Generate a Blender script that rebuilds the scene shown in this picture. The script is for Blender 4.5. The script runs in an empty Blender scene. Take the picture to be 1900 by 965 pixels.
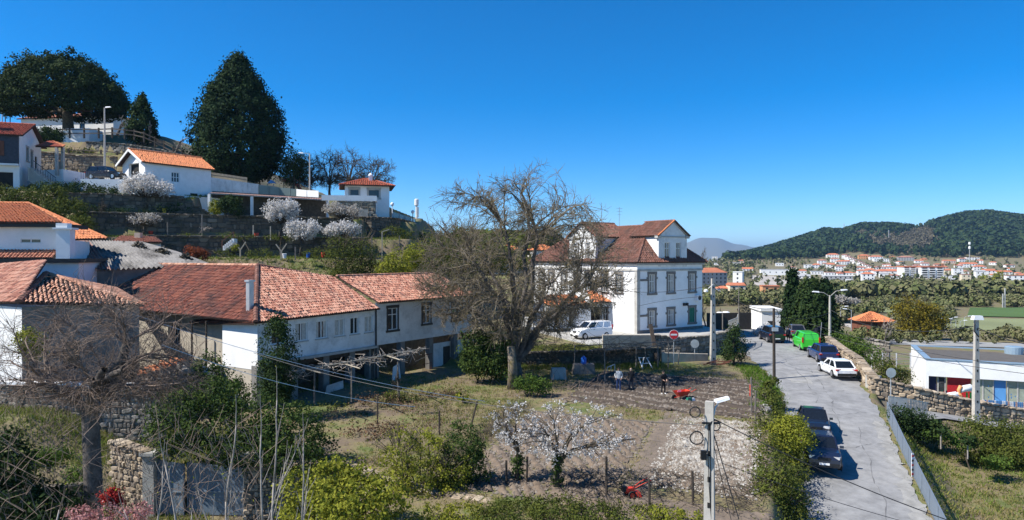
import bpy,math,random
import numpy as np
from mathutils import Vector,Matrix
R=math.radians
sc=bpy.context.scene
COL=sc.collection
F=1267.0
HV=475.0
def P(u,v,d):
 return Vector(((u-950.0)/F*d,d,-(v-HV)/F*d))
cd=bpy.data.cameras.new('camera');cam=bpy.data.objects.new('camera',cd);COL.objects.link(cam)
cd.sensor_width=36.0;cd.lens=36.0*F/1900.0
cd.clip_start=0.5;cd.clip_end=60000
cam.location=(0,0,0);cam.rotation_euler=(R(90.0)-math.atan(7.5/F),0,0)
sc.camera=cam
SUN_EL=R(47.0)
sh=Vector((-0.97,-0.24,0)).normalized()
sdir=Vector((sh.x*math.cos(SUN_EL),sh.y*math.cos(SUN_EL),math.sin(SUN_EL)))
w=bpy.data.worlds.new('World');sc.world=w;w.use_nodes=True
nt=w.node_tree;bg=nt.nodes['Background']
sky=nt.nodes.new('ShaderNodeTexSky');sky.sky_type='NISHITA';sky.sun_disc=False
sky.sun_elevation=SUN_EL;sky.sun_rotation=math.atan2(sdir.x,sdir.y)
sky.altitude=400;sky.air_density=0.75;sky.dust_density=0.0;sky.ozone_density=6.0
hs=nt.nodes.new('ShaderNodeHueSaturation');hs.inputs['Saturation'].default_value=1.36;hs.inputs['Value'].default_value=1.12
nt.links.new(sky.outputs[0],hs.inputs['Color']);nt.links.new(hs.outputs[0],bg.inputs[0])
bg.inputs[1].default_value=0.10
sl=bpy.data.lights.new('sun','SUN');so=bpy.data.objects.new('sun',sl);COL.objects.link(so)
sl.energy=4.9;sl.angle=R(0.53);sl.color=(1.0,0.95,0.87)
so.rotation_euler=sdir.to_track_quat('Z','Y').to_euler();so.location=(-60,-20,80)
sc.view_settings.view_transform='Standard';sc.view_settings.look='None'
sc.view_settings.gamma=1.0;sc.view_settings.exposure=0.72;sc.view_settings.use_curve_mapping=False
sc.cycles.use_denoising=True
sc.cycles.max_bounces=6;sc.cycles.diffuse_bounces=3;sc.cycles.glossy_bounces=2
sc.cycles.transparent_max_bounces=6;sc.cycles.volume_bounces=0
rng=np.random.default_rng(7)
rnd=random.Random(11)
MATS={}
def _new(name):
 m=bpy.data.materials.new(name);m.use_nodes=True
 n=m.node_tree.nodes;b=n['Principled BSDF']
 MATS[name]=m
 return m,m.node_tree,b
def _coords(nt_):
 g_=nt_.nodes.new('ShaderNodeNewGeometry');return g_.outputs['Position']
def plain(name,col,rough=0.7,var=0.12,scale=3.0,bump=0.0,metal=0.0,dirt=None,dirt_amt=0.4,dscale=1.2,spec=0.4):
 m,t,b=_new(name)
 N=t.nodes;L=t.links
 pos=_coords(t)
 no=N.new('ShaderNodeTexNoise');no.inputs['Scale'].default_value=scale;no.inputs['Detail'].default_value=6;no.inputs['Roughness'].default_value=0.65
 L.new(pos,no.inputs['Vector'])
 cr=N.new('ShaderNodeValToRGB')
 c0=[max(0,c*(1-var*1.6))for c in col];c1=[min(1,c*(1+var))for c in col]
 cr.color_ramp.elements[0].position=0.3;cr.color_ramp.elements[1].position=0.72
 cr.color_ramp.elements[0].color=(*c0,1);cr.color_ramp.elements[1].color=(*c1,1)
 L.new(no.outputs['Fac'],cr.inputs['Fac'])
 out=cr.outputs['Color']
 if dirt:
  n2=N.new('ShaderNodeTexNoise');n2.inputs['Scale'].default_value=dscale;n2.inputs['Detail'].default_value=8;n2.inputs['Roughness'].default_value=0.7
  L.new(pos,n2.inputs['Vector'])
  r2=N.new('ShaderNodeValToRGB');r2.color_ramp.elements[0].position=0.48;r2.color_ramp.elements[1].position=0.68
  r2.color_ramp.elements[1].color=(dirt_amt,)*3+(1,)
  r2.color_ramp.elements[0].color=(0,0,0,1)
  L.new(n2.outputs['Fac'],r2.inputs['Fac'])
  mx=N.new('ShaderNodeMix');mx.data_type='RGBA'
  L.new(r2.outputs['Color'],mx.inputs['Factor']);L.new(out,mx.inputs['A']);mx.inputs['B'].default_value=(*dirt,1)
  out=mx.outputs['Result']
 L.new(out,b.inputs['Base Color'])
 b.inputs['Roughness'].default_value=rough;b.inputs['Metallic'].default_value=metal
 b.inputs['Specular IOR Level'].default_value=spec
 if bump:
  bp=N.new('ShaderNodeBump');bp.inputs['Strength'].default_value=bump;bp.inputs['Distance'].default_value=0.05
  n3=N.new('ShaderNodeTexNoise');n3.inputs['Scale'].default_value=scale*6;n3.inputs['Detail'].default_value=4
  L.new(pos,n3.inputs['Vector']);L.new(n3.outputs['Fac'],bp.inputs['Height']);L.new(bp.outputs[0],b.inputs['Normal'])
 return m
def ramp_attr(name,cols,rough=0.7,patch=None,patch_scale=1.0,patch_amt=0.7,trans=0.0,patch_pos=(0.5,0.62),spec=0.3):
 """colour by the per-piece attribute 'rnd' (0..1); optional patches (moss, lichen) by noise"""
 m,t,b=_new(name);N=t.nodes;L=t.links
 at=N.new('ShaderNodeAttribute');at.attribute_name='rnd'
 cr=N.new('ShaderNodeValToRGB')
 el=cr.color_ramp.elements
 while len(el)<len(cols):el.new(0.5)
 for i,c in enumerate(cols):
  el[i].position=i/max(1,len(cols)-1);el[i].color=(*c,1)
 L.new(at.outputs['Fac'],cr.inputs['Fac']);out=cr.outputs['Color']
 if patch:
  pos=_coords(t)
  n2=N.new('ShaderNodeTexNoise');n2.inputs['Scale'].default_value=patch_scale;n2.inputs['Detail'].default_value=7;n2.inputs['Roughness'].default_value=0.7
  L.new(pos,n2.inputs['Vector'])
  r2=N.new('ShaderNodeValToRGB');r2.color_ramp.elements[0].position=patch_pos[0];r2.color_ramp.elements[1].position=patch_pos[1]
  r2.color_ramp.elements[0].color=(0,0,0,1);r2.color_ramp.elements[1].color=(patch_amt,)*3+(1,)
  L.new(n2.outputs['Fac'],r2.inputs['Fac'])
  mx=N.new('ShaderNodeMix');mx.data_type='RGBA'
  L.new(r2.outputs['Color'],mx.inputs['Factor']);L.new(out,mx.inputs['A']);mx.inputs['B'].default_value=(*patch,1)
  out=mx.outputs['Result']
 L.new(out,b.inputs['Base Color']);b.inputs['Roughness'].default_value=rough
 b.inputs['Specular IOR Level'].default_value=spec
 if trans:
  tr=N.new('ShaderNodeBsdfTranslucent');L.new(out,tr.inputs['Color'])
  ms=N.new('ShaderNodeMixShader');ms.inputs[0].default_value=trans
  L.new(b.outputs[0],ms.inputs[1]);L.new(tr.outputs[0],ms.inputs[2])
  L.new(ms.outputs[0],N['Material Output'].inputs['Surface'])
 return m
plain('white_wall',(0.80,0.80,0.79),0.8,0.05,0.8,dirt=(0.55,0.54,0.50),dirt_amt=0.25)
plain('old_white',(0.72,0.72,0.71),0.85,0.10,0.7,0.1,dirt=(0.33,0.33,0.32),dirt_amt=0.6,dscale=0.9)
plain('stained_white',(0.74,0.74,0.72),0.85,0.08,0.9,dirt=(0.24,0.24,0.23),dirt_amt=0.45,dscale=0.7)
plain('beige_wall',(0.46,0.41,0.33),0.9,0.15,1.0,0.2,dirt=(0.24,0.22,0.19),dirt_amt=0.6)
plain('grey_plaster',(0.22,0.21,0.195),0.9,0.2,1.0,0.2,dirt=(0.12,0.12,0.11),dirt_amt=0.6)
plain('concrete',(0.42,0.41,0.38),0.9,0.12,1.5,0.1,dirt=(0.22,0.21,0.19),dirt_amt=0.5)
plain('concrete_pole',(0.46,0.43,0.38),0.85,0.10,4.0,0.1,dirt=(0.28,0.26,0.23),dirt_amt=0.4)
plain('granite',(0.20,0.18,0.16),0.9,0.25,5.0,0.2)
plain('mortar',(0.20,0.175,0.14),0.95,0.25,4.0,0.3)
plain('dark_mortar_and_shade',(0.085,0.078,0.066),0.95,0.3,3.0,0.3)  # mortar of the dark walls, also the painted shade of the undercrofts
plain('asphalt',(0.25,0.25,0.25),0.9,0.22,1.1,0.15,dirt=(0.33,0.325,0.315),dirt_amt=0.7,dscale=0.45)
plain('path_dirt',(0.24,0.19,0.14),0.95,0.2,1.5,0.3)
plain('dark_wood',(0.055,0.042,0.032),0.85,0.25,6.0,0.2)
plain('grey_wood',(0.17,0.15,0.13),0.9,0.25,6.0,0.2)
plain('pale_wood',(0.36,0.32,0.25),0.85,0.2,6.0,0.2)
plain('black_metal',(0.02,0.02,0.022),0.5,0.1,5.0)
plain('cable',(0.025,0.025,0.027),0.6,0.1,5.0)
plain('grey_metal',(0.30,0.33,0.37),0.45,0.08,2.0,metal=0.3)
plain('rail_grey',(0.15,0.185,0.23),0.5,0.08,2.0)
plain('galvanised',(0.55,0.57,0.58),0.4,0.1,3.0,metal=0.5)
plain('gate_blue',(0.165,0.215,0.27),0.6,0.10,1.2,dirt=(0.11,0.12,0.13),dirt_amt=0.5)
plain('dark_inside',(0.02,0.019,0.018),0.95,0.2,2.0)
plain('slate',(0.045,0.052,0.07),0.7,0.2,4.0)
plain('rust_brown',(0.16,0.06,0.035),0.8,0.2,4.0)
plain('frame_white',(0.72,0.72,0.70),0.5,0.05,4.0)
plain('frame_dark',(0.05,0.045,0.04),0.7,0.15,4.0)
plain('shutter_green',(0.015,0.17,0.11),0.5,0.1,4.0)
plain('curtain',(0.5,0.48,0.44),0.9,0.2,5.0)
plain('brown_bark',(0.085,0.067,0.05),0.95,0.35,5.0,0.4,dirt=(0.18,0.15,0.075),dirt_amt=0.5,dscale=5.0)
plain('walnut_bark',(0.185,0.155,0.118),0.95,0.35,5.0,0.4,dirt=(0.20,0.15,0.045),dirt_amt=0.8,dscale=2.2)
plain('grey_bark',(0.135,0.115,0.10),0.95,0.4,4.0,0.4,dirt=(0.05,0.043,0.036),dirt_amt=0.7,dscale=2.5)
plain('pale_twig',(0.34,0.30,0.26),0.9,0.25,6.0)
plain('red_twig',(0.21,0.155,0.12),0.9,0.3,6.0)
plain('tyre',(0.018,0.018,0.018),0.85,0.1,8.0)
plain('rim',(0.42,0.42,0.44),0.35,0.05,5.0,metal=0.7)
plain('car_black',(0.012,0.012,0.013),0.5,0.05,5.0)
plain('plate_white',(0.75,0.75,0.75),0.5,0.03,5.0)
plain('lamp_red',(0.45,0.02,0.015),0.3,0.05,5.0)
plain('lamp_clear',(0.7,0.72,0.75),0.15,0.05,5.0,metal=0.4)
plain('sign_red',(0.55,0.02,0.03),0.5,0.05,5.0)
plain('bright_red',(0.62,0.045,0.02),0.5,0.08,4.0)
plain('bucket_blue',(0.02,0.13,0.55),0.5,0.05,4.0)
plain('bucket_red',(0.6,0.05,0.03),0.5,0.05,4.0)
plain('paint_yellow',(0.55,0.40,0.03),0.6,0.1,4.0)
plain('orange_play',(0.75,0.33,0.13),0.5,0.05,4.0)
plain('green_play',(0.1,0.55,0.08),0.5,0.05,4.0)
plain('school_navy',(0.012,0.014,0.05),0.6,0.05,4.0)
plain('school_red',(0.36,0.010,0.016),0.6,0.05,4.0)
plain('school_blue',(0.09,0.27,0.55),0.6,0.05,4.0)
plain('gravel_roof',(0.105,0.095,0.085),0.95,0.15,2.0,0.3,dirt=(0.13,0.12,0.10),dirt_amt=0.5)
plain('roof_edge',(0.30,0.40,0.48),0.4,0.06,2.0,metal=0.3)
plain('white_plastic',(0.78,0.79,0.80),0.5,0.06,3.0)
plain('fence_blue',(0.10,0.25,0.5),0.6,0.1,4.0)
plain('fence_pink',(0.65,0.38,0.30),0.6,0.1,4.0)
plain('green_panel',(0.20,0.26,0.24),0.8,0.1,1.0)
plain('glass_fence',(0.10,0.20,0.24),0.2,0.05,2.0)
plain('zinc',(0.23,0.23,0.23),0.6,0.1,4.0)
m,t,b=_new('glass');b.inputs['Base Color'].default_value=(0.03,0.035,0.04,1);b.inputs['Roughness'].default_value=0.06;b.inputs['Specular IOR Level'].default_value=0.6
m,t,b=_new('car_glass');b.inputs['Base Color'].default_value=(0.01,0.012,0.015,1);b.inputs['Roughness'].default_value=0.05;b.inputs['Specular IOR Level'].default_value=0.7
def paint(name,col,rough=0.3):
 m,t,b=_new(name);b.inputs['Base Color'].default_value=(*col,1);b.inputs['Roughness'].default_value=rough
 b.inputs['Coat Weight'].default_value=0.6;b.inputs['Coat Roughness'].default_value=0.06
 return m
paint('paint_white',(0.78,0.79,0.80));paint('paint_navy',(0.010,0.014,0.034));paint('paint_black',(0.010,0.010,0.014))
paint('paint_blue',(0.012,0.028,0.10));paint('paint_green',(0.05,0.52,0.04));paint('paint_brown',(0.022,0.013,0.011));paint('paint_grey',(0.10,0.10,0.11))
ramp_attr('tile_old',[(0.15,0.05,0.036),(0.30,0.095,0.058),(0.37,0.145,0.092),(0.22,0.08,0.06),(0.10,0.055,0.048)],0.9,patch=(0.055,0.047,0.045),patch_scale=0.45,patch_amt=0.75,patch_pos=(0.45,0.7))
ramp_attr('tile_mid',[(0.28,0.11,0.075),(0.44,0.19,0.125),(0.56,0.31,0.22),(0.36,0.145,0.10),(0.19,0.10,0.08)],0.9,patch=(0.12,0.10,0.085),patch_scale=0.8,patch_amt=0.5,patch_pos=(0.5,0.75))
ramp_attr('tile_worn',[(0.46,0.22,0.14),(0.58,0.34,0.24),(0.50,0.25,0.16),(0.30,0.15,0.10),(0.40,0.17,0.10)],0.9,patch=(0.16,0.13,0.11),patch_scale=1.2,patch_amt=0.6,patch_pos=(0.5,0.72))
ramp_attr('tile_dark',[(0.16,0.075,0.052),(0.22,0.105,0.075),(0.19,0.082,0.058),(0.25,0.13,0.10)],0.9,patch=(0.07,0.06,0.05),patch_scale=0.6,patch_amt=0.5)
ramp_attr('tile_orange',[(0.62,0.20,0.08),(0.70,0.26,0.11),(0.66,0.23,0.09),(0.56,0.18,0.08)],0.8,patch=(0.35,0.16,0.10),patch_scale=1.0,patch_amt=0.3)
ramp_attr('tile_salmon',[(0.50,0.21,0.13),(0.56,0.25,0.155),(0.45,0.18,0.11)],0.85,patch=(0.25,0.14,0.10),patch_scale=1.5,patch_amt=0.4)
ramp_attr('tile_red',[(0.42,0.10,0.06),(0.50,0.13,0.07),(0.38,0.09,0.05)],0.85,patch=(0.2,0.09,0.07),patch_scale=1.0,patch_amt=0.4)
plain('tile_under',(0.055,0.03,0.022),0.95,0.3,3.0)
plain('sheet_pink',(0.30,0.18,0.155),0.9,0.25,2.0,dirt=(0.16,0.12,0.11),dirt_amt=0.6)
plain('sheet_grey',(0.23,0.22,0.21),0.9,0.2,2.0,dirt=(0.018,0.016,0.014),dirt_amt=0.98,dscale=0.38)
ramp_attr('stone_warm',[(0.22,0.17,0.12),(0.36,0.28,0.19),(0.46,0.38,0.28),(0.30,0.235,0.17),(0.17,0.14,0.11)],0.95,patch=(0.10,0.09,0.08),patch_scale=1.5,patch_amt=0.6)
ramp_attr('stone_grey',[(0.16,0.145,0.125),(0.26,0.235,0.20),(0.34,0.31,0.27),(0.12,0.11,0.095)],0.95,patch=(0.07,0.065,0.05),patch_scale=1.2,patch_amt=0.7)
ramp_attr('stone_dark',[(0.075,0.064,0.05),(0.16,0.135,0.105),(0.11,0.092,0.072),(0.23,0.195,0.15)],0.95,patch=(0.045,0.05,0.028),patch_scale=0.8,patch_amt=0.7)
def leaf(name,cols,trans=0.25):return ramp_attr(name,cols,0.85,trans=trans,spec=0.08)
leaf('leaf_pine',[(0.012,0.026,0.009),(0.026,0.046,0.014),(0.065,0.085,0.024)],0.1)  # last colour raised to paint sunlit tufts, spread at random over the clumps
leaf('leaf_cypress',[(0.007,0.018,0.008),(0.015,0.034,0.012),(0.036,0.06,0.02)],0.08)
leaf('leaf_dark',[(0.015,0.03,0.012),(0.03,0.055,0.018),(0.05,0.075,0.02)],0.2)
leaf('leaf_olive',[(0.045,0.06,0.016),(0.085,0.105,0.022),(0.14,0.15,0.03)],0.25)
leaf('leaf_yellow',[(0.10,0.12,0.018),(0.19,0.21,0.025),(0.30,0.30,0.04),(0.06,0.085,0.02)],0.35)
leaf('leaf_green',[(0.045,0.085,0.02),(0.08,0.13,0.025),(0.12,0.18,0.03)],0.3)
leaf('leaf_ivy',[(0.02,0.042,0.012),(0.048,0.08,0.02),(0.11,0.145,0.032)],0.2)
leaf('leaf_gold',[(0.13,0.105,0.012),(0.20,0.16,0.02),(0.09,0.08,0.015)],0.3)
leaf('leaf_red',[(0.30,0.02,0.02),(0.42,0.05,0.04),(0.22,0.015,0.02)],0.3)
leaf('leaf_pink',[(0.45,0.20,0.20),(0.55,0.30,0.28),(0.35,0.13,0.14)],0.3)
leaf('leaf_rust',[(0.20,0.05,0.025),(0.26,0.08,0.035),(0.13,0.035,0.02)],0.25)
leaf('blossom',[(0.62,0.60,0.57),(0.72,0.70,0.68),(0.50,0.47,0.43)],0.3)
leaf('blossom_dim',[(0.42,0.39,0.35),(0.55,0.52,0.48),(0.28,0.25,0.21)],0.3)
leaf('grass_mix',[(0.06,0.115,0.016),(0.12,0.18,0.025),(0.22,0.22,0.06),(0.29,0.25,0.12)],0.3)
leaf('grass_dry',[(0.14,0.125,0.04),(0.28,0.235,0.095),(0.36,0.29,0.15),(0.10,0.12,0.03)],0.3)
leaf('grass_lush',[(0.05,0.10,0.012),(0.09,0.16,0.02),(0.13,0.20,0.03)],0.3)
leaf('forest_pine',[(0.017,0.034,0.014),(0.03,0.053,0.02),(0.05,0.07,0.026)],0.0)
leaf('forest_bare',[(0.085,0.078,0.05),(0.125,0.108,0.072),(0.07,0.07,0.04)],0.0)
leaf('forest_mixed',[(0.065,0.085,0.03),(0.115,0.13,0.048),(0.155,0.145,0.075),(0.085,0.105,0.04)],0.0)
leaf('dead_leaf',[(0.10,0.06,0.035),(0.16,0.10,0.06),(0.08,0.05,0.03)],0.1)
ramp_attr('clod',[(0.13,0.105,0.085),(0.30,0.275,0.235),(0.45,0.43,0.39),(0.20,0.17,0.14)],0.95)
ramp_attr('rubble',[(0.10,0.085,0.07),(0.22,0.19,0.16),(0.15,0.12,0.10)],0.95)
m,t,b=_new('ground_mix');N=t.nodes;L=t.links
pos=_coords(t)
n1=N.new('ShaderNodeTexNoise');n1.inputs['Scale'].default_value=0.35;n1.inputs['Detail'].default_value=12;n1.inputs['Roughness'].default_value=0.75
L.new(pos,n1.inputs['Vector'])
cr=N.new('ShaderNodeValToRGB');el=cr.color_ramp.elements
for p_,c_ in((0.42,(0.15,0.112,0.075)),(0.52,(0.18,0.15,0.07)),(0.60,(0.10,0.125,0.03))):
 e_=el.new(p_);e_.color=(*c_,1)
el[0].color=(0.085,0.066,0.045,1);el[-1].color=(0.045,0.07,0.016,1);el[-1].position=0.75
L.new(n1.outputs['Fac'],cr.inputs['Fac']);L.new(cr.outputs[0],b.inputs['Base Color']);b.inputs['Roughness'].default_value=0.95
n3=N.new('ShaderNodeTexNoise');n3.inputs['Scale'].default_value=6;n3.inputs['Detail'].default_value=6;L.new(pos,n3.inputs['Vector'])
bp=N.new('ShaderNodeBump');bp.inputs['Strength'].default_value=0.5;bp.inputs['Distance'].default_value=0.1
L.new(n3.outputs['Fac'],bp.inputs['Height']);L.new(bp.outputs[0],b.inputs['Normal'])
plain('field_green',(0.07,0.125,0.025),0.95,0.15,0.05)
plain('field_pale',(0.20,0.22,0.10),0.95,0.15,0.05)
plain('bare_pale',(0.42,0.38,0.33),0.95,0.15,0.08)
plain('far_road',(0.30,0.30,0.29),0.95,0.1,0.1)
plain('asphalt_dark',(0.14,0.14,0.14),0.9,0.2,1.5,0.1)
plain('asphalt_pale',(0.30,0.295,0.28),0.95,0.2,1.5,0.1)
for sname,c_lo,c_hi in(('soil',(0.085,0.063,0.045,1),(0.22,0.165,0.118,1)),('soil_dark',(0.03,0.023,0.018,1),(0.11,0.082,0.061,1))):
 m,t,b=_new(sname);N=t.nodes;L=t.links;pos=_coords(t)
 at=N.new('ShaderNodeAttribute');at.attribute_name='rnd'
 n1=N.new('ShaderNodeTexNoise');n1.inputs['Scale'].default_value=1.6;n1.inputs['Detail'].default_value=9;n1.inputs['Roughness'].default_value=0.75;L.new(pos,n1.inputs['Vector'])
 cr=N.new('ShaderNodeValToRGB');cr.color_ramp.elements[0].position=0.32;cr.color_ramp.elements[1].position=0.7
 cr.color_ramp.elements[0].color=c_lo;cr.color_ramp.elements[1].color=c_hi
 L.new(n1.outputs['Fac'],cr.inputs['Fac'])
 mx=N.new('ShaderNodeMix');mx.data_type='RGBA';L.new(at.outputs['Fac'],mx.inputs['Factor']);L.new(cr.outputs[0],mx.inputs['A']);mx.inputs['B'].default_value=(0.44,0.42,0.375,1)
 L.new(mx.outputs['Result'],b.inputs['Base Color']);b.inputs['Roughness'].default_value=0.97
 bp=N.new('ShaderNodeBump');bp.inputs['Strength'].default_value=0.6;bp.inputs['Distance'].default_value=0.06
 n3=N.new('ShaderNodeTexNoise');n3.inputs['Scale'].default_value=9;n3.inputs['Detail'].default_value=6;L.new(pos,n3.inputs['Vector'])
 L.new(n3.outputs['Fac'],bp.inputs['Height']);L.new(bp.outputs[0],b.inputs['Normal'])
ORG={}
def tagp(o,label=None,cat=None,group=None,kind=None):
 if label:o['label']=label
 if cat:o['category']=cat
 if group:o['group']=group
 if kind:o['kind']=kind
 return o
def thing(name,label,cat,loc=(0,0,0),rz=0.0,group=None,local=False):
 o=bpy.data.objects.new(name,None);COL.objects.link(o);o.empty_display_size=0.2
 o.location=loc;o.rotation_euler=(0,0,rz)
 ORG[o]=Vector((0,0,0))if local else Vector(loc)
 return tagp(o,label,cat,group)
def place(name,me,parent=None,org=None):
 o=bpy.data.objects.new(name,me);COL.objects.link(o)
 if parent is not None:
  o.parent=parent;ORG[o]=ORG.get(parent,Vector((0,0,0)))
 elif org is not None:
  o.location=org;ORG[o]=Vector(org)
 return o
def copy_tree(o,parent=None,**props):
 c=o.copy();COL.objects.link(c);c.parent=parent
 for ch in list(o.children):copy_tree(ch,c)
 for k,v in props.items():c[k]=v
 return c
def setmesh(name,V,Fc,mats,rv=None,smooth=False,mi=None):
 me=bpy.data.meshes.new(name)
 V=np.asarray(V,dtype=np.float32);
 if isinstance(Fc,np.ndarray):
  k=Fc.shape[1];n=len(Fc)
  me.vertices.add(len(V));me.vertices.foreach_set('co',V.ravel())
  me.loops.add(n*k);me.loops.foreach_set('vertex_index',Fc.astype(np.int32).ravel())
  me.polygons.add(n);me.polygons.foreach_set('loop_start',np.arange(0,n*k,k,dtype=np.int32))
  me.polygons.foreach_set('loop_total',np.full(n,k,dtype=np.int32))
  me.update(calc_edges=True)
 else:
  me.from_pydata([tuple(map(float,v))for v in V],[],Fc);me.update()
 for mm in(mats if isinstance(mats,(list,tuple))else[mats]):me.materials.append(MATS[mm])
 if mi is not None:me.polygons.foreach_set('material_index',np.asarray(mi,dtype=np.int32))
 if rv is not None:
  a=me.attributes.new('rnd','FLOAT','FACE');a.data.foreach_set('value',np.asarray(rv,dtype=np.float32))
 if smooth:me.polygons.foreach_set('use_smooth',np.ones(len(me.polygons),dtype=bool))
 me.validate()
 return me
def npobj(name,V,Fc,mats,parent=None,rv=None,smooth=False,mi=None):
 V=np.asarray(V,dtype=np.float64)
 if parent is not None:org=ORG.get(parent,Vector((0,0,0)))
 else:org=Vector(((V[:,0].min()+V[:,0].max())/2,(V[:,1].min()+V[:,1].max())/2,V[:,2].min()))
 me=setmesh(name,V-np.array(org),Fc,mats,rv,smooth,mi)
 return place(name,me,parent,org)
class MB:
 def __init__(s):s.v=[];s.f=[];s.m=[];s.r=[];s.cm=0;s.cr=0.5
 def add(s,vs,fs):
  b0=len(s.v);s.v.extend([tuple(v)for v in vs])
  for f in fs:s.f.append([b0+i for i in f]);s.m.append(s.cm);s.r.append(s.cr)
  return s
 def poly(s,pts):return s.add(pts,[list(range(len(pts)))])
 def hexa(s,p):
  return s.add(p,[[3,2,1,0],[4,5,6,7],[0,1,5,4],[1,2,6,5],[2,3,7,6],[3,0,4,7]])
 def box(s,c,sz,rz=0.0,taper=1.0):
  cx,cy,cz=c;x,y,z=sz[0]/2,sz[1]/2,sz[2]/2;ca,sa=math.cos(rz),math.sin(rz);pts=[]
  for zz,k in((-z,1.0),(z,taper)):
   for a,b_ in((-x,-y),(x,-y),(x,y),(-x,y)):
    a*=k;b_*=k
    pts.append((cx+a*ca-b_*sa,cy+a*sa+b_*ca,cz+zz))
  return s.hexa(pts)
 def bar(s,p0,p1,w_,h_=None):
  p0=Vector(p0);p1=Vector(p1);d=p1-p0
  if d.length<1e-6:return s
  d.normalize();up=Vector((0,0,1))if abs(d.z)<0.95 else Vector((0,1,0))
  a=d.cross(up).normalized()*(w_/2);b_=a.normalized().cross(d).normalized()*((h_ or w_)/2)
  return s.hexa([p0-a-b_,p0+a-b_,p0+a+b_,p0-a+b_,p1-a-b_,p1+a-b_,p1+a+b_,p1-a+b_])
 def tube(s,pts,rad,n=6,cap=True):
  pts=[Vector(p)for p in pts];k=len(pts)
  if not hasattr(rad,'__len__'):rad=[rad]*k
  vs=[];prev=None
  for i in range(k):
   d=(pts[min(i+1,k-1)]-pts[max(i-1,0)])
   d=d.normalized()if d.length>1e-9 else Vector((0,0,1))
   if prev is None:
    a=d.cross(Vector((0.31,0.9,0.17)));a=a if a.length>0.05 else d.cross(Vector((1,0,0)))
   else:
    a=prev-d*prev.dot(d)
    if a.length<1e-4:a=d.cross(Vector((0.31,0.9,0.17)))
   a.normalize();prev=a;b_=d.cross(a)
   for j in range(n):
    t_=2*math.pi*j/n;vs.append(pts[i]+(a*math.cos(t_)+b_*math.sin(t_))*rad[i])
  fs=[]
  for i in range(k-1):
   for j in range(n):
    j2=(j+1)%n;fs.append([i*n+j,i*n+j2,(i+1)*n+j2,(i+1)*n+j])
  if cap:fs.append(list(range(n))[::-1]);fs.append([(k-1)*n+j for j in range(n)])
  return s.add(vs,fs)
 def prism(s,poly,z0,z1):
  n=len(poly);z0=z0 if hasattr(z0,'__len__')else[z0]*n;z1=z1 if hasattr(z1,'__len__')else[z1]*n
  vs=[(p[0],p[1],z0[i])for i,p in enumerate(poly)]+[(p[0],p[1],z1[i])for i,p in enumerate(poly)]
  fs=[list(range(n))[::-1],list(range(n,2*n))]+[[i,(i+1)%n,n+(i+1)%n,n+i]for i in range(n)]
  return s.add(vs,fs)
 def lathe(s,c,prof,n=12,axis='z'):
  vs=[];
  for r_,h_ in prof:
   for j in range(n):
    t_=2*math.pi*j/n;a,b_=r_*math.cos(t_),r_*math.sin(t_)
    vs.append((c[0]+a,c[1]+b_,c[2]+h_)if axis=='z' else((c[0]+a,c[1]+h_,c[2]+b_)if axis=='y' else(c[0]+h_,c[1]+a,c[2]+b_)))
  fs=[list(range(n))[::-1],[(len(prof)-1)*n+j for j in range(n)]]
  for i in range(len(prof)-1):
   for j in range(n):
    j2=(j+1)%n;fs.append([i*n+j,i*n+j2,(i+1)*n+j2,(i+1)*n+j])
  return s.add(vs,fs)
 def build(s,name,mats,parent=None,smooth=False,kind=None,org=None,attr=False):
  V=np.array(s.v,dtype=np.float64).reshape(-1,3)
  if parent is not None:o_=ORG.get(parent,Vector((0,0,0)))
  elif org is not None:o_=Vector(org)
  else:o_=Vector(((V[:,0].min()+V[:,0].max())/2,(V[:,1].min()+V[:,1].max())/2,V[:,2].min()))
  me=setmesh(name,V-np.array(o_),s.f,mats,s.r if attr else None,smooth,s.m)
  o=place(name,me,parent,o_)
  if kind:o['kind']=kind
  return o
def one(name,mb,mats,label,cat,group=None,**k):
 return tagp(mb.build(name,mats,**k),label,cat,group)
class Fr:
 """flat frame: origin (x,y), first axis along angle phi; maps (s,t,z) to the world"""
 def __init__(s,o,phi=None,e=None):
  s.o=Vector((o[0],o[1]));s.e=Vector((math.cos(phi),math.sin(phi)))if e is None else Vector(e).normalized();s.n=Vector((-s.e.y,s.e.x))
 def __call__(s,a,b_,z=0.0):
  p=s.o+s.e*a+s.n*b_;return Vector((p.x,p.y,z))
 def box(s,mb,a0,a1,b0,b1,z0,z1):
  return mb.hexa([s(a0,b0,z0),s(a1,b0,z0),s(a1,b1,z0),s(a0,b1,z0),s(a0,b0,z1),s(a1,b0,z1),s(a1,b1,z1),s(a0,b1,z1)])
 @property
 def rz(s):return math.atan2(s.e.y,s.e.x)
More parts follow.
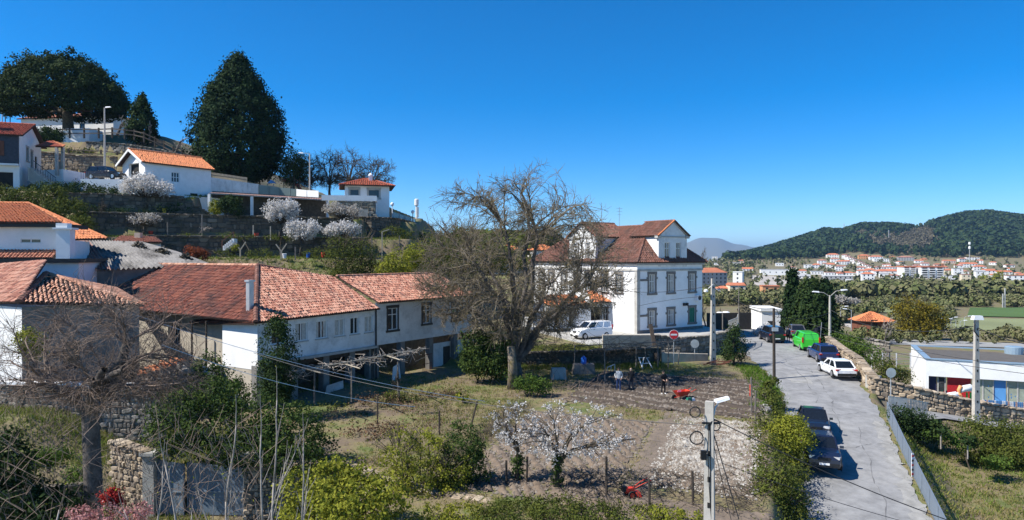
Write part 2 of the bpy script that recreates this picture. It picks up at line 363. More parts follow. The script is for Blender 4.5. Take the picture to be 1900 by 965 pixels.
def wall_mesh(mb,p0,p1,z0,z1,ops,depth=0.2,z1b=None):
 """front face from p0 to p1 (left to right seen from outside), openings (s0,s1,za,zb) with reveals"""
 p0=Vector(p0[:2]);p1=Vector(p1[:2]);L_=(p1-p0).length;e=(p1-p0)/L_;inn=Vector((-e.y,e.x))
 def W(s_,z_,d_=0.0):
  p=p0+e*s_+inn*d_;return(p.x,p.y,z_)
 ss=sorted(set([0,L_]+[x for o in ops for x in o[:2]]));zs=sorted(set([z0,z1]+[x for o in ops for x in o[2:4]]))
 for i in range(len(ss)-1):
  for j in range(len(zs)-1):
   cs=(ss[i]+ss[i+1])/2;cz=(zs[j]+zs[j+1])/2
   if any(o[0]<cs<o[1]and o[2]<cz<o[3]for o in ops):continue
   mb.poly([W(ss[i],zs[j]),W(ss[i+1],zs[j]),W(ss[i+1],zs[j+1]),W(ss[i],zs[j+1])])
 for a,b_,za,zb in[o[:4]for o in ops]:
  mb.poly([W(a,za),W(a,za,depth),W(a,zb,depth),W(a,zb)]);mb.poly([W(b_,za,depth),W(b_,za),W(b_,zb),W(b_,zb,depth)])
  mb.poly([W(a,za),W(b_,za),W(b_,za,depth),W(a,za,depth)]);mb.poly([W(a,zb,depth),W(b_,zb,depth),W(b_,zb),W(a,zb)])
def window(parent,p0,p1,s0,s1,z0,z1,depth=0.14,frame='frame_white',glass='glass',mull=1,trans=0.0,bar=0.06,surround=None,sill=None,name='window',proud=0.05,sw=0.16,ears=False,curtain=0.0):
 p0=Vector(p0[:2]);p1=Vector(p1[:2]);e=(p1-p0).normalized();inn=Vector((-e.y,e.x))
 def W(s_,z_,d_=0.0):
  p=p0+e*s_+inn*d_;return Vector((p.x,p.y,z_))
 g_=MB();g_.poly([W(s0-.02,z0-.02,depth),W(s1+.02,z0-.02,depth),W(s1+.02,z1+.02,depth),W(s0-.02,z1+.02,depth)])
 go=g_.build(name,glass,parent)
 f=MB();d0=depth-0.05;d1=depth-0.004
 def bx(a0,a1,b0,b1,da=d0,db=d1,mb=f):
  mb.hexa([W(a0,b0,da),W(a1,b0,da),W(a1,b0,db),W(a0,b0,db),W(a0,b1,da),W(a1,b1,da),W(a1,b1,db),W(a0,b1,db)])
 bx(s0,s0+bar,z0,z1);bx(s1-bar,s1,z0,z1);bx(s0+bar,s1-bar,z0,z0+bar);bx(s0+bar,s1-bar,z1-bar,z1)
 for k in range(mull):
  c=s0+(s1-s0)*(k+1)/(mull+1);bx(c-bar*.6,c+bar*.6,z0+bar,z1-bar)
 if trans:
  zt=z0+(z1-z0)*trans;bx(s0+bar,s1-bar,zt-bar*.5,zt+bar*.5,d0-.004)
 f.build('window_frame',frame,go)
 if curtain:
  dd=depth-0.002
  for a,b_ in((s0+bar,s0+(s1-s0)*curtain*.5),(s1-(s1-s0)*curtain*.5,s1-bar)):
   c=MB();c.poly([W(a,z0+bar,dd),W(b_,z0+bar,dd),W(b_,z1-bar,dd),W(a,z1-bar,dd)]);c.build('curtain','curtain',go)
 if surround:
  q=MB();a,b_=s0-sw,s1+sw
  bx(a,s0,z0,z1,-proud,0.02,q);bx(s1,b_,z0,z1,-proud,0.02,q);bx(a-.04,b_+.04,z1,z1+sw*1.5,-proud-.01,0.02,q)
  bx(a-.08,b_+.08,z0-sw*1.1,z0,-proud-.05,0.02,q)
  if ears:
   bx(a-.16,a,z1-.55,z1-.3,-proud,.02,q);bx(b_,b_+.16,z1-.55,z1-.3,-proud,.02,q)
  q.build('stone_surround',surround,go)
 elif sill:
  q=MB();bx(s0-.08,s1+.08,z0-.07,z0-.003,-.07,0.05,q);q.build('window_sill',sill,go)
 return go
def roof_plane(name,pts,mat,parent,pitch=0.22,course=0.38,jit=0.02,under='tile_under',segs=4,lift=0.03,r=None):
 """pts: eave0, eave1, then the rest of a convex outline; real cover tiles laid in courses over a base sheet"""
 rg=r or rng
 pts=[Vector(p)for p in pts];e=(pts[1]-pts[0]).normalized()
 nrm=None
 for q in pts[2:]:
  c=e.cross(q-pts[0])
  if c.length>0.5:nrm=c.normalized();break
 hi_=max(pts[2:],key=lambda q:q.z);nrm=e.cross(hi_-pts[0]).normalized()
 if nrm.z<0:nrm=-nrm
 for q in pts[2:]:
  if q is not hi_:q.z=pts[0].z-((q.x-pts[0].x)*nrm.x+(q.y-pts[0].y)*nrm.y)/nrm.z
 up=nrm.cross(e).normalized()
 if up.z<0:up=-up
 o=pts[0];st=[((q-o).dot(e),(q-o).dot(up))for q in pts]
 tiles=[]
 smin=min(a for a,_ in st);smax=max(a for a,_ in st);ncol=max(1,int((smax-smin)/pitch))
 for i in range(ncol):
  s_=smin+(i+0.5)*pitch;hit=[]
  for k in range(len(st)):
   (a0,b0),(a1,b1)=st[k],st[(k+1)%len(st)]
   if(a0-s_)*(a1-s_)<0:hit.append(b0+(b1-b0)*(s_-a0)/(a1-a0))
  if len(hit)<2:continue
  t0,t1=min(hit),max(hit);t_=t0
  while t_<t1-0.05:
   tiles.append((s_,t_,min(t_+course*1.08,t1)));t_+=course
 T=np.array(tiles);n=len(T)
 rr=pitch*0.385
 offs=np.array([-1,-0.62,0,0.62,1])*rr if segs==4 else np.array([-1,0,1])*rr
 hts=np.array([0,0.72,1,0.72,0])*rr*0.95 if segs==4 else np.array([0,1,0])*rr*0.9
 k=len(offs)
 E=np.array(e);U=np.array(up);Nn=np.array(nrm);O=np.array(o)
 js=rg.normal(0,jit,n);jl=np.abs(rg.normal(0,jit,n))
 V=np.zeros((n,2,k,3))
 for row,(tt,li)in enumerate(((T[:,1],lift),(T[:,2],0.0))):
  ss_=(T[:,0]+js)[:,None]+offs[None,:]*(1.0 if row==0 else 0.9)
  hh=hts[None,:]+li+jl[:,None]*(0.6 if row==0 else 0.2)
  V[:,row]=O+ss_[...,None]*E+tt[:,None,None]*U+hh[...,None]*Nn
 V=V.reshape(-1,3);base=(np.arange(n)*2*k)[:,None]
 q=np.array([[i,i+1,k+i+1,k+i]for i in range(k-1)])
 Fc=(base[:,:,None]+q[None]).reshape(-1,4)
 _cid=np.unique(T[:,0],return_inverse=True)[1];_cv=rg.random(_cid.max()+1)[_cid];rv=np.repeat(np.clip(.5+(_cv-.5)*.45+(rg.random(n)-.5)*.75,0,1),k-1)
 ob=npobj(name,V,Fc,mat,parent,rv);ob['kind']='stuff'
 b_=MB();b_.poly([p+nrm*0.005 for p in pts]);b_.poly([p-nrm*0.10 for p in reversed(pts)])
 for i in range(len(pts)):
  p,q2=pts[i],pts[(i+1)%len(pts)];b_.poly([p-nrm*.10,q2-nrm*.10,q2+nrm*.005,p+nrm*.005])
 b_.build('roof_deck',under,parent)
 return ob
def ridge(name,path,mat,parent,r_=0.13,L_=0.42,squash=1.0):
 V=[];Fc=[];rv=[]
 for p,q in zip(path[:-1],path[1:]):
  p=Vector(p);q=Vector(q);d=(q-p);n=max(1,int(d.length/L_));d.normalize();st_=(q-p).length/n
  a=d.cross(Vector((0,0,1))).normalized();u_=a.cross(d)
  for i in range(n):
   j=rnd.uniform(-.012,.012)
   for tt,rr in((i*st_,r_*1.1),((i+1.12)*st_,r_*0.92)):
    for k in range(5):
     th=math.pi*k/4;V.append(p+d*tt+a*(rr*math.cos(th)+j)+u_*(rr*math.sin(th)*squash+.02))
   b0=len(V)-10
   for k in range(4):Fc.append([b0+k,b0+k+1,b0+6+k,b0+5+k]);
   Fc.append([b0,b0+1,b0+2,b0+3,b0+4])
   rv+=[rnd.random()]*5
 V=np.array([tuple(v)for v in V])
 org=ORG.get(parent,Vector((0,0,0)))
 me=setmesh(name,V-np.array(org),Fc,mat,rv);ob=place(name,me,parent);ob['kind']='stuff'
 return ob
STONES=[]
def stone_shape(rg):
 k=8;ang=np.linspace(0,2*math.pi,k,endpoint=False)+math.pi/8
 x=np.sign(np.cos(ang))*np.abs(np.cos(ang))**0.55*0.5;z=np.sign(np.sin(ang))*np.abs(np.sin(ang))**0.55*0.5
 x=x+rg.normal(0,.045,k);z=z+rg.normal(0,.045,k)
 V=[]
 for f,y in((1.0,0.3),(1.0,-0.35),(0.78,-0.95)):
  for i in range(k):V.append((x[i]*f,y+(rg.normal(0,.08)if y<-.5 else 0),z[i]*f))
 Fc=[[k*2+i for i in range(k)]]
 for a in range(2):
  for i in range(k):j=(i+1)%k;Fc.append([a*k+i,a*k+j,(a+1)*k+j,(a+1)*k+i])
 return np.array(V),Fc
_rs=np.random.default_rng(3)
SHAPES=[stone_shape(_rs)for _ in range(8)]
def stone_layout(path,size,rg,gap=0.02):
 """path: [(x,y,zbase,ztop)...] left to right; yields centre, size and direction of each stone"""
 out=[]
 for a,b_ in zip(path[:-1],path[1:]):
  p0=Vector(a[:2]);p1=Vector(b_[:2]);L_=(p1-p0).length;e=(p1-p0)/L_
  hmax=max(a[3]-a[2],b_[3]-b_[2]);zlow=0.0
  while zlow<hmax-0.05:
   h=size*rg.uniform(0.55,1.2);s_=-rg.uniform(0,size)
   while s_<L_:
    wd=size*rg.choice([.6,.9,1.3,1.9])*rg.uniform(.8,1.2);c=s_+wd/2;f=min(1,max(0,c/L_))
    zb=a[2]+(b_[2]-a[2])*f;zt=a[3]+(b_[3]-a[3])*f
    if zlow<zt-zb-0.04 and 0<c<L_:
     hh=min(h,zt-zb-zlow+0.06);p=p0+e*c
     hk=rg.uniform(.72,1.08);out.append((p.x,p.y,zb+zlow+hh/2+rg.normal(0,.05)*size,(wd-gap)*rg.uniform(.9,1.04),hh*hk,e.x,e.y))
    s_+=wd
   zlow+=h
 return out
def stone_wall(name,label,path,th=0.5,size=0.32,mat='stone_warm',mort='mortar',single=0,depth=0.07,cap=True,parent=None,group=None,cat='stone wall',seed=1):
 rg=np.random.default_rng(seed)
 if parent is None:
  root=thing(name,label,cat,(path[0][0],path[0][1],path[0][2]),group=group)
 else:root=parent
 core=MB()
 for a,b_ in zip(path[:-1],path[1:]):
  p0=Vector(a[:2]);p1=Vector(b_[:2]);e=(p1-p0).normalized();inn=Vector((-e.y,e.x))*th
  q=[p0,p1,p1+inn,p0+inn]
  core.hexa([(q[0].x,q[0].y,a[2]-.6),(q[1].x,q[1].y,b_[2]-.6),(q[2].x,q[2].y,b_[2]-.6),(q[3].x,q[3].y,a[2]-.6),(q[0].x,q[0].y,a[3]),(q[1].x,q[1].y,b_[3]),(q[2].x,q[2].y,b_[3]),(q[3].x,q[3].y,a[3])])
 core.build('wall_core',mort,root)
 S=stone_layout(path,size,rg)
 if cap:
  for a,b_ in zip(path[:-1],path[1:]):
   p0=Vector(a[:2]);p1=Vector(b_[:2]);L_=(p1-p0).length;e=(p1-p0)/L_;inn=Vector((-e.y,e.x));s_=0
   while s_<L_-.1:
    wd=size*rg.uniform(1.0,2.0);f=min(1,(s_+wd/2)/L_);p=p0+e*(s_+wd/2)
    S.append((p.x,p.y,a[3]+(b_[3]-a[3])*f+.0,wd+.03,size*rg.uniform(.28,.5),e.x,e.y,th));s_+=wd
 order=sorted(range(len(S)),key=lambda i:-(S[i][3]*S[i][4])/(S[i][1]**2))if single else[]
 singles=set(order[:single])
 V=[];Fs=[];rv=[]
 nv=0
 org=ORG[root]
 if single:
  smesh=[setmesh('stone',v,f,mat,[0.12+0.11*i]*len(f))for i,(v,f)in enumerate(SHAPES)]
 for i,st in enumerate(S):
  x,y,z,wd,hh,ex,ey=st[:7];k=int(rg.integers(0,len(SHAPES)));v,f=SHAPES[k]
  dp=depth*rg.uniform(.5,1.6)
  if len(st)>7:
   dpt=st[7]+.12;yy=dpt/2;sy=dpt/1.25;offy=(st[7]/2-.0)
  else:sy=dp;offy=0
  if i in singles:
   o=place('stone',smesh[k],root);o.location=Vector((x-ey*offy,y+ex*offy,z))-org
   o.rotation_euler=(0,float(rg.normal(0,.13)),math.atan2(ey,ex));o.scale=(wd,sy,hh)
  else:
   w_=v*np.array([wd,sy,hh]);w_[:,1]+=offy
   q=np.stack([x+w_[:,0]*ex-w_[:,1]*ey,y+w_[:,0]*ey+w_[:,1]*ex,z+w_[:,2]],1)
   V.append(q);Fs+=[[nv+j for j in ff]for ff in f];rv+=[rg.random()]*len(f);nv+=len(v)
 if V:
  Vn=np.concatenate(V)-np.array(org)
  o=place('stones',setmesh('stones',Vn,Fs,mat,rv),root);o['kind']='stuff'
 return root
def quads(C,Nn,size,rg,aspect=1.0):
 n=len(C);Nn=Nn/np.maximum(1e-6,np.linalg.norm(Nn,axis=1))[:,None]
 t_=rg.normal(size=(n,3));a=np.cross(Nn,t_);a/=np.maximum(1e-6,np.linalg.norm(a,axis=1))[:,None];b_=np.cross(Nn,a)
 s_=(size*rg.uniform(.6,1.35,n))[:,None];a=a*s_;b_=b_*s_*aspect
 V=np.stack([C-a,C-b_*.6,C+a,C+b_*.6],1).reshape(-1,3)
 return V,np.arange(n*4).reshape(-1,4)
def cloud(blobs,n,rg,clump=0.22,shell=0.55,per=28):
 """points gathered in clumps through ellipsoids [(cx,cy,cz,rx,ry,rz)]"""
 B=np.array(blobs,dtype=float);wgt=(B[:,3]*B[:,4]*B[:,5])**(2/3.);wgt/=wgt.sum()
 nc=max(3,n//per);bi=rg.choice(len(B),nc,p=wgt)
 d=rg.normal(size=(nc,3));d/=np.linalg.norm(d,axis=1)[:,None]
 r_=(shell+(1-shell)*rg.random(nc)**0.6)[:,None]
 cc=B[bi,:3]+d*r_*B[bi,3:6]
 ci=rg.integers(0,nc,n);sg=clump*rg.uniform(.6,1.4,nc)
 C=cc[ci]+rg.normal(size=(n,3))*sg[ci][:,None]*np.array([1,1,.8])
 out=C-B[bi[ci],:3];out/=np.maximum(1e-6,np.linalg.norm(out,axis=1))[:,None]
 loc_=C-cc[ci];loc_/=np.maximum(1e-6,np.linalg.norm(loc_,axis=1))[:,None]
 return C,out*.5+loc_*.5+rg.normal(size=(n,3))*.55+np.array([0,0,.25]),rg.random(nc)[ci]
def leaves(name,blobs,n,size,mat,parent,rg,clump=0.22,shell=0.55,per=28,aspect=1.0,zmin=None):
 C,Nn,cv=cloud(blobs,n,rg,clump,shell,per)
 if zmin is not None:k=C[:,2]>zmin;C=C[k];Nn=Nn[k];cv=cv[k]
 V,Fc=quads(C,Nn,size,rg,aspect)
 return npobj(name,V,Fc,mat,parent,np.clip(cv*.6+rg.random(len(C))*.4,0,1))
def bush(name,label,cat,c,blobs,n,size,mat,seed=1,stem='brown_bark',group=None,clump=.22,zmin=None,stems=5,sr=0.05,shell=.55,twigs=0,tmat='brown_bark',per=28):
 """c base point; blobs relative to c"""
 rg=np.random.default_rng(seed);c=Vector(c)
 root=thing(name,label,cat,c,group=group)
 B=[(c.x+b_[0],c.y+b_[1],c.z+b_[2],b_[3],b_[4],b_[5])for b_ in blobs]
 leaves('foliage',B,n,size,mat,root,rg,clump,zmin=zmin,shell=shell,per=per)
 mb=MB()
 for i in range(stems):
  b_=B[i%len(B)];top=Vector((b_[0]+rg.normal(0,b_[3]*.3),b_[1]+rg.normal(0,b_[4]*.3),b_[2]+b_[5]*.3))
  p0=Vector((b_[0]*.6+c.x*.4,b_[1]*.6+c.y*.4,min(c.z,b_[2]-b_[5])-.15));md=(p0+top)/2+Vector(rg.normal(0,.12,3))
  mb.tube([p0,md,top],[sr,sr*.7,sr*.3],5)
 mb.build('stem',stem,root)
 if twigs:
  tb=MB()
  for i in range(twigs):
   b_=B[int(rg.integers(0,len(B)))];d=rg.normal(size=3);d[2]=abs(d[2])+.3;d/=np.linalg.norm(d)
   p=Vector((b_[0],b_[1],b_[2]))+Vector((d[0]*b_[3]*.5,d[1]*b_[4]*.5,d[2]*b_[5]*.5));q=Vector((b_[0]+d[0]*b_[3]*1.25,b_[1]+d[1]*b_[4]*1.25,b_[2]+d[2]*b_[5]*1.3))
   tb.tube([p,(p+q)/2+Vector(rg.normal(0,.06,3)),q],[.02,.015,.006],3,False)
  tb.build('twigs',tmat,root)['kind']='stuff'
 return root
def grow(rg,p,d,length,rad,lev,prm,out,tips):
 """prm: levels, kids per level, length ratio, radius ratio, spread, wander, up pull"""
 nseg=5 if lev<=1 else(4 if lev==2 else 3)
 pts=[Vector(p)];d=Vector(d).normalized();st=length/nseg;dirs=[d.copy()]
 for i in range(nseg):
  d=(d+Vector(rg.normal(0,prm['wander'],3))+Vector((0,0,prm['up'][min(lev,len(prm['up'])-1)]))).normalized()
  pts.append(pts[-1]+d*st);dirs.append(d.copy())
 last=lev>=prm['levels']-1
 r1=rad*(0.35 if last else prm.get('taper',.55))
 rads=[rad+(r1-rad)*i/nseg for i in range(nseg+1)]
 out.append((pts,rads,lev))
 if last:tips.append((pts,lev));return
 kids=prm['kids'][min(lev,len(prm['kids'])-1)]
 for k in range(kids):
  f=prm.get('first',.3)+(1-prm.get('first',.3))*(k+rg.random()*.8)/kids;f=min(f,.999);i=min(int(f*nseg),nseg-1);ff=f*nseg-i
  base=pts[i].lerp(pts[i+1],ff);dd=dirs[i+1]
  a=dd.cross(Vector(rg.normal(size=3))).normalized()
  sp=prm['spread']*rg.uniform(.6,1.25)
  nd=(dd*math.cos(sp)+a*math.sin(sp)).normalized()
  L2=length*prm['lr']*rg.uniform(.65,1.2)*(1.15-.45*f);
  rr=max(prm['rmin'],(rads[i]*(1-ff)+rads[i+1]*ff)*prm['rr'])
  grow(rg,base,nd,L2,rr,lev+1,prm,out,tips)
 if prm.get('leader',True):
  grow(rg,pts[-1],dirs[-1],length*prm['lr']*rg.uniform(.8,1.1),max(prm['rmin'],r1),lev+1,prm,out,tips)
def branches_obj(out,levs,name,mat,parent,stuff=False,rmin=0.0):
 mb=MB()
 for pts,rads,lev in out:
  if lev in levs:mb.tube(pts,[max(r_,rmin)for r_ in rads],8 if lev==0 else(6 if lev==1 else(4 if lev==2 else 3)),lev<2)
 if not mb.v:return None
 o=mb.build(name,mat,parent,smooth=True)
 if stuff:o['kind']='stuff'
 return o
# ================================================================== terrain
def sm(a,b_,x):
 t_=np.clip((np.asarray(x,float)-a)/(b_-a),0,1);return t_*t_*(3-2*t_)
RY=[0,12,25,33.9,40.5,47,52,59,72,85,97,140]
RXL=[4.0,6.0,11.0,14.4,16.9,19.0,21.0,22.4,24.4,24.5,22.0,22.0]
RXR=[10.5,12.3,17.0,20.4,22.9,25.4,27.1,29.3,33.2,33.0,31.0,31.0]
RZ=[-16.2,-15.2,-13.7,-12.7,-11.95,-11.1,-10.7,-10.2,-10.0,-9.9,-9.6,-9.6]
def road_l(y):return np.interp(y,RY,RXL)
def road_r(y):return np.interp(y,RY,RXR)
def road_z(y):return np.interp(y,RY,RZ)
RIDGE_U=[900,1250,1330,1375,1420,1480,1530,1560,1600,1650,1700,1740,1790,1830,1870,1900,2000,2200,2500]
RIDGE_V=[486,486,484,479,468,450,434,436,425,424,428,416,404,401,407,410,400,405,430]
def g(x,y):
 x=np.asarray(x,float);y=np.asarray(y,float);x,y=np.broadcast_arrays(x,y)
 a=x/np.maximum(y,1.0)
 zr=road_z(y);xl=road_l(y);xr=road_r(y)
 zR=np.interp(y,[0,30,40,50,53,70,100,150,300,600,800,950,1150],[-17,-14.7,-13.6,-12.9,-13.1,-13.2,-13.6,-16,-20,-26,-25,-20,-8])
 zR=np.where(y<51,zR+np.clip((x-xr-8)*-0.03,-1.5,0),zR)
 zG=np.interp(y,[0,20,30,50,62.5],[-12.6,-11.3,-10.75,-10.05,-10.0])
 lane=np.interp(y,[0,33.75,34.5,36],[-13.0,-12.7,-10.5,-10.3])
 zG=np.where(y<40,zG+(np.minimum(lane,zG)-zG)*(1-sm(-8.5,-5.5,x)),zG)
 zB=np.interp(y,[62.5,63.3,66,100,125,160,230,400,800],[-10,-9.3,-9.0,-8.95,-7,-3,1,-10,-24])
 zM=np.where(y<62.5,zG,zB)
 wy=np.interp(x,[12,13.6,16.2,19,22.4,25.4,40],[64.3,65.8,66,67.7,70.8,76.6,77]);zM=np.where((x>12)&(y<wy+.3)&(y>60),np.minimum(zM,-10.0+.02*(y-60)),zM)
 hy=y-0.43*(x+35)
 zH=np.interp(hy,[30,44,50,56,66,69,74.5,74.9,79.5,79.9,83.6,84.0,88.0,92,97,104,112,122,150,220,400,800],[-10.3,-9.5,-8.5,-6.5,-1.6,-.3,-.1,2.0,2.2,4.6,4.8,6.9,7.5,8.2,9.3,13.2,17.5,20.0,22,18,0,-24])
 zH3=np.interp(hy,[79.5,79.9,89.2,95,99.5,106],[2.2,4.6,4.7,5.2,8.4,10])
 zH=np.where((x>-38.5)&(hy>79.6),np.minimum(zH,zH3),zH)
 zH4=np.interp(hy,[79.5,84.0,84.5,92,100],[2.2,2.3,4.7,4.9,6]);zH=np.where((x>-19.3)&(hy>79.0),np.minimum(zH,zH4),zH)
 zH=np.where(hy>86,np.minimum(zH,np.interp(x,[-75,-58,-51,-45.6,-39,-29,-15],[21.5,20,15.7,12.4,11,9.3,7])),zH)
 yw=np.interp(x,[-64.8,-58,-51.8,-47.8],[104,103,101,100]);wb0=np.interp(x,[-64.8,-58,-51.8,-47.8],[16.0,14.2,13.2,12.6]);wt0=np.interp(x,[-64.8,-58,-51.8,-47.8],[17.4,16.7,15.6,14.5])
 t5=np.clip((y-93.6)/np.maximum(yw-93.6,1),0,1);z5=np.where(y<93.3,np.minimum(zH,9.2),np.where(y<yw,13.9+(wb0-13.9)*t5,wt0+(np.maximum(zH,wt0)-wt0)*sm(0,12,y-yw)))
 k5=(1-sm(-50.5,-47,x))*(y>84);zH=zH+(z5-zH)*k5
 edge=-12.0+np.interp(y,[50,80,88,100,140,300],[1.0,.5,.0,-.6,-3.0,-30])
 kH=1-sm(edge-1.2,edge+1.5,x)
 kH=kH*sm(46,58,y+0.9*(-x-16).clip(-6,30)*.25)
 z=zM+(zH-zM)*kH
 kl=(1-sm(-26,-21,x))*sm(34.5,36.5,y)*(1-sm(50,60,y))
 z=z+(np.maximum(z,-8.6)-z)*kl
 kr=sm(-1.6,-0.1,x-xl);z=np.where(y<100,z+(zr-z)*kr,z)
 drop=np.where(y<50,sm(0.5,3.5,x-xr),sm(0.9,1.3,x-xr));z=np.where(y<400,z+(zR-z)*drop,z)
 lz=np.interp(x,[26,30.5,34.5,40,46],[-11.05,-11.5,-12.2,-12.75,-13.0])-.1;kl2=sm(46.3,47.8,y)*(1-sm(51.6,52.4,y))*sm(.4,1.2,x-xr);z=z+(lz-z)*kl2
 kv=sm(0.06,0.22,a);far=zM+(zR-zM)*kv
 f2=sm(88,112,y);z=z+(np.where(kH>.5,z,far)-z)*f2
 rv=np.interp(a,[(u-950)/F for u in RIDGE_U],RIDGE_V);rz=(HV-rv)/F*1900
 up=sm(1080,1900,y)*(1-sm(1900,3000,y));z=np.where(y>900,z*(1-up)+rz*up,z)
 z=np.where(y>2000,z+(-70-z)*sm(2000,3200,y),z)
 mt=130+110*np.exp(-((a-0.285)/0.055)**2)+30*np.sin(a*23+1)+14*np.sin(a*71)+7*np.sin(a*190)
 z=z+np.clip(mt,20,400)*sm(10000,14000,y)*(1-sm(14000,19000,y))*1.6
 return z
def gz(x,y):return float(g(x,y))
rr_=np.concatenate([np.linspace(6,24,16),np.geomspace(24.6,150,220),np.geomspace(152,2600,120),np.geomspace(2650,20000,40)])
aa_=np.concatenate([np.linspace(-80,-43,30)[:-1],np.linspace(-43,43,330),np.linspace(43,80,30)[1:]])
A_,R_=np.meshgrid(np.radians(aa_),rr_)
X_=R_*np.sin(A_);Y_=R_*np.cos(A_);Z_=g(X_,Y_)
nj=len(aa_);ni=len(rr_);idx=np.arange(ni*nj).reshape(ni,nj)
Fc=np.stack([idx[:-1,:-1],idx[:-1,1:],idx[1:,1:],idx[1:,:-1]],-1).reshape(-1,4)
npobj('ground',np.stack([X_,Y_,Z_],-1).reshape(-1,3),Fc,'ground_mix',smooth=True)['kind']='structure'
def drape(name,poly,mat,off=0.05,n=24,kind='structure',fn=None):
 """convex quad of (x,y) corners laid over the ground"""
 q=[np.array(p,float)for p in poly];s_,t_=np.meshgrid(np.linspace(0,1,n),np.linspace(0,1,n))
 x=(1-s_)*(1-t_)*q[0][0]+s_*(1-t_)*q[1][0]+s_*t_*q[2][0]+(1-s_)*t_*q[3][0]
 y=(1-s_)*(1-t_)*q[0][1]+s_*(1-t_)*q[1][1]+s_*t_*q[2][1]+(1-s_)*t_*q[3][1]
 z=g(x,y)+off;i_=np.arange(n*n).reshape(n,n)
 f=np.stack([i_[:-1,:-1],i_[:-1,1:],i_[1:,1:],i_[1:,:-1]],-1).reshape(-1,4)
 o=npobj(name,np.stack([x,y,z],-1).reshape(-1,3),f,mat,smooth=True);o['kind']=kind;return o
ys=np.linspace(8,99,183);ks=np.linspace(0,1,15)
Yg,Kg=np.meshgrid(ys,ks,indexing='ij');wob=0.12*np.sin(Yg*1.7)+.08*np.sin(Yg*4.1)
Xg=road_l(Yg)-.25+(road_r(Yg)+.35-road_l(Yg))*Kg+wob*(np.abs(Kg-.5)>.49)
Zg=road_z(Yg)+0.05+0.05*(1-(2*Kg-1)**2);i_=np.arange(Yg.size).reshape(Yg.shape)
Fc=np.stack([i_[:-1,:-1],i_[:-1,1:],i_[1:,1:],i_[1:,:-1]],-1).reshape(-1,4)
npobj('road',np.stack([Xg,Yg,Zg],-1).reshape(-1,3),Fc,'asphalt',smooth=True)['kind']='structure'
rg_=np.random.default_rng(66)
def strip(name,pts,wd,mat,lift,jag=.03):
 V=[]
 for i,(x,y)in enumerate(pts):
  x2,y2=pts[min(i+1,len(pts)-1)];x1,y1=pts[max(i-1,0)];dx,dy=x2-x1,y2-y1;l=math.hypot(dx,dy)or 1;w_=wd/2*(1+rg_.normal(0,.25))
  for sg in(-1,1):
   px_,py_=x-sg*dy/l*w_+rg_.normal(0,jag),y+sg*dx/l*w_+rg_.normal(0,jag);kk=(px_-float(road_l(py_))+.25)/(float(road_r(py_))+.6-float(road_l(py_)));V.append((px_,py_,float(road_z(py_))+.05+.05*(1-(2*kk-1)**2)+lift))
 o=npobj(name,V,[[2*i,2*i+2,2*i+3,2*i+1]for i in range(len(pts)-1)],mat);o['kind']='structure'
def along(f,y0,y1,n=24,wob=.12):
 return[(float(road_l(y)+(road_r(y)-road_l(y))*f)+wob*math.sin(y*1.3+f*9)+rg_.normal(0,.03),float(y))for y in np.linspace(y0,y1,n)]
strip('road_crack',along(.52,44,62,40),.035,'asphalt_dark',.006);strip('road_crack',along(.36,50,70,40),.03,'asphalt_dark',.006);strip('road_crack',along(.7,31,45,30),.03,'asphalt_dark',.006)
for y0,f0,f1 in((53.2,.05,.75),(47.5,.1,.9),(63.5,.0,.6),(69.0,.2,.8),(42.0,.4,.95)):strip('road_crack',[(float(road_l(y0)+(road_r(y0)-road_l(y0))*f),y0+.25*math.sin(f*9)+rg_.normal(0,.05))for f in np.linspace(f0,f1,22)],.035,'asphalt_dark',.0065)
strip('worn_edge',along(.95,30,46,60,.05),.7,'asphalt_pale',.005,.10);strip('road_patch',along(.30,55.5,58.5,8,.02),1.6,'asphalt_dark' if False else 'asphalt_pale',.004,.02)
lane_p=[(26.3,46.5),(30.5,49.2),(34.5,49.6),(40.0,49.4),(46,49.2)]
mb=MB();pv=[]
for i,(x,y)in enumerate(lane_p):
 zz=[-11.0,-11.45,-12.15,-12.7,-12.95][i];pv+=[(x,y-1.1,zz),(x,y+1.5,zz)]
mb.add(pv,[[2*i,2*i+2,2*i+3,2*i+1]for i in range(4)])
mb.build('lane','asphalt')['kind']='structure'
mb=MB();mb.prism([(9.0,65.5),(14,67.0),(19,68.7),(22.3,71.6),(25.6,77.5),(24.5,86),(15,100),(-2,100),(3,80),(7,70)],-9.9,-8.9);mb.build('yard_paving','concrete')['kind']='structure'
GE=np.array([0.352,0.936]);GN=np.array([0.936,-0.352])
def nz(a,b_,s_,k=5,seed=0):
 r_=np.random.default_rng(seed);o=0
 for i in range(k):
  th=r_.uniform(0,6.28);fq=s_*r_.uniform(.6,2.2);o=o+np.sin((a*math.cos(th)+b_*math.sin(th))*fq+r_.uniform(0,6.28))
 return o/k
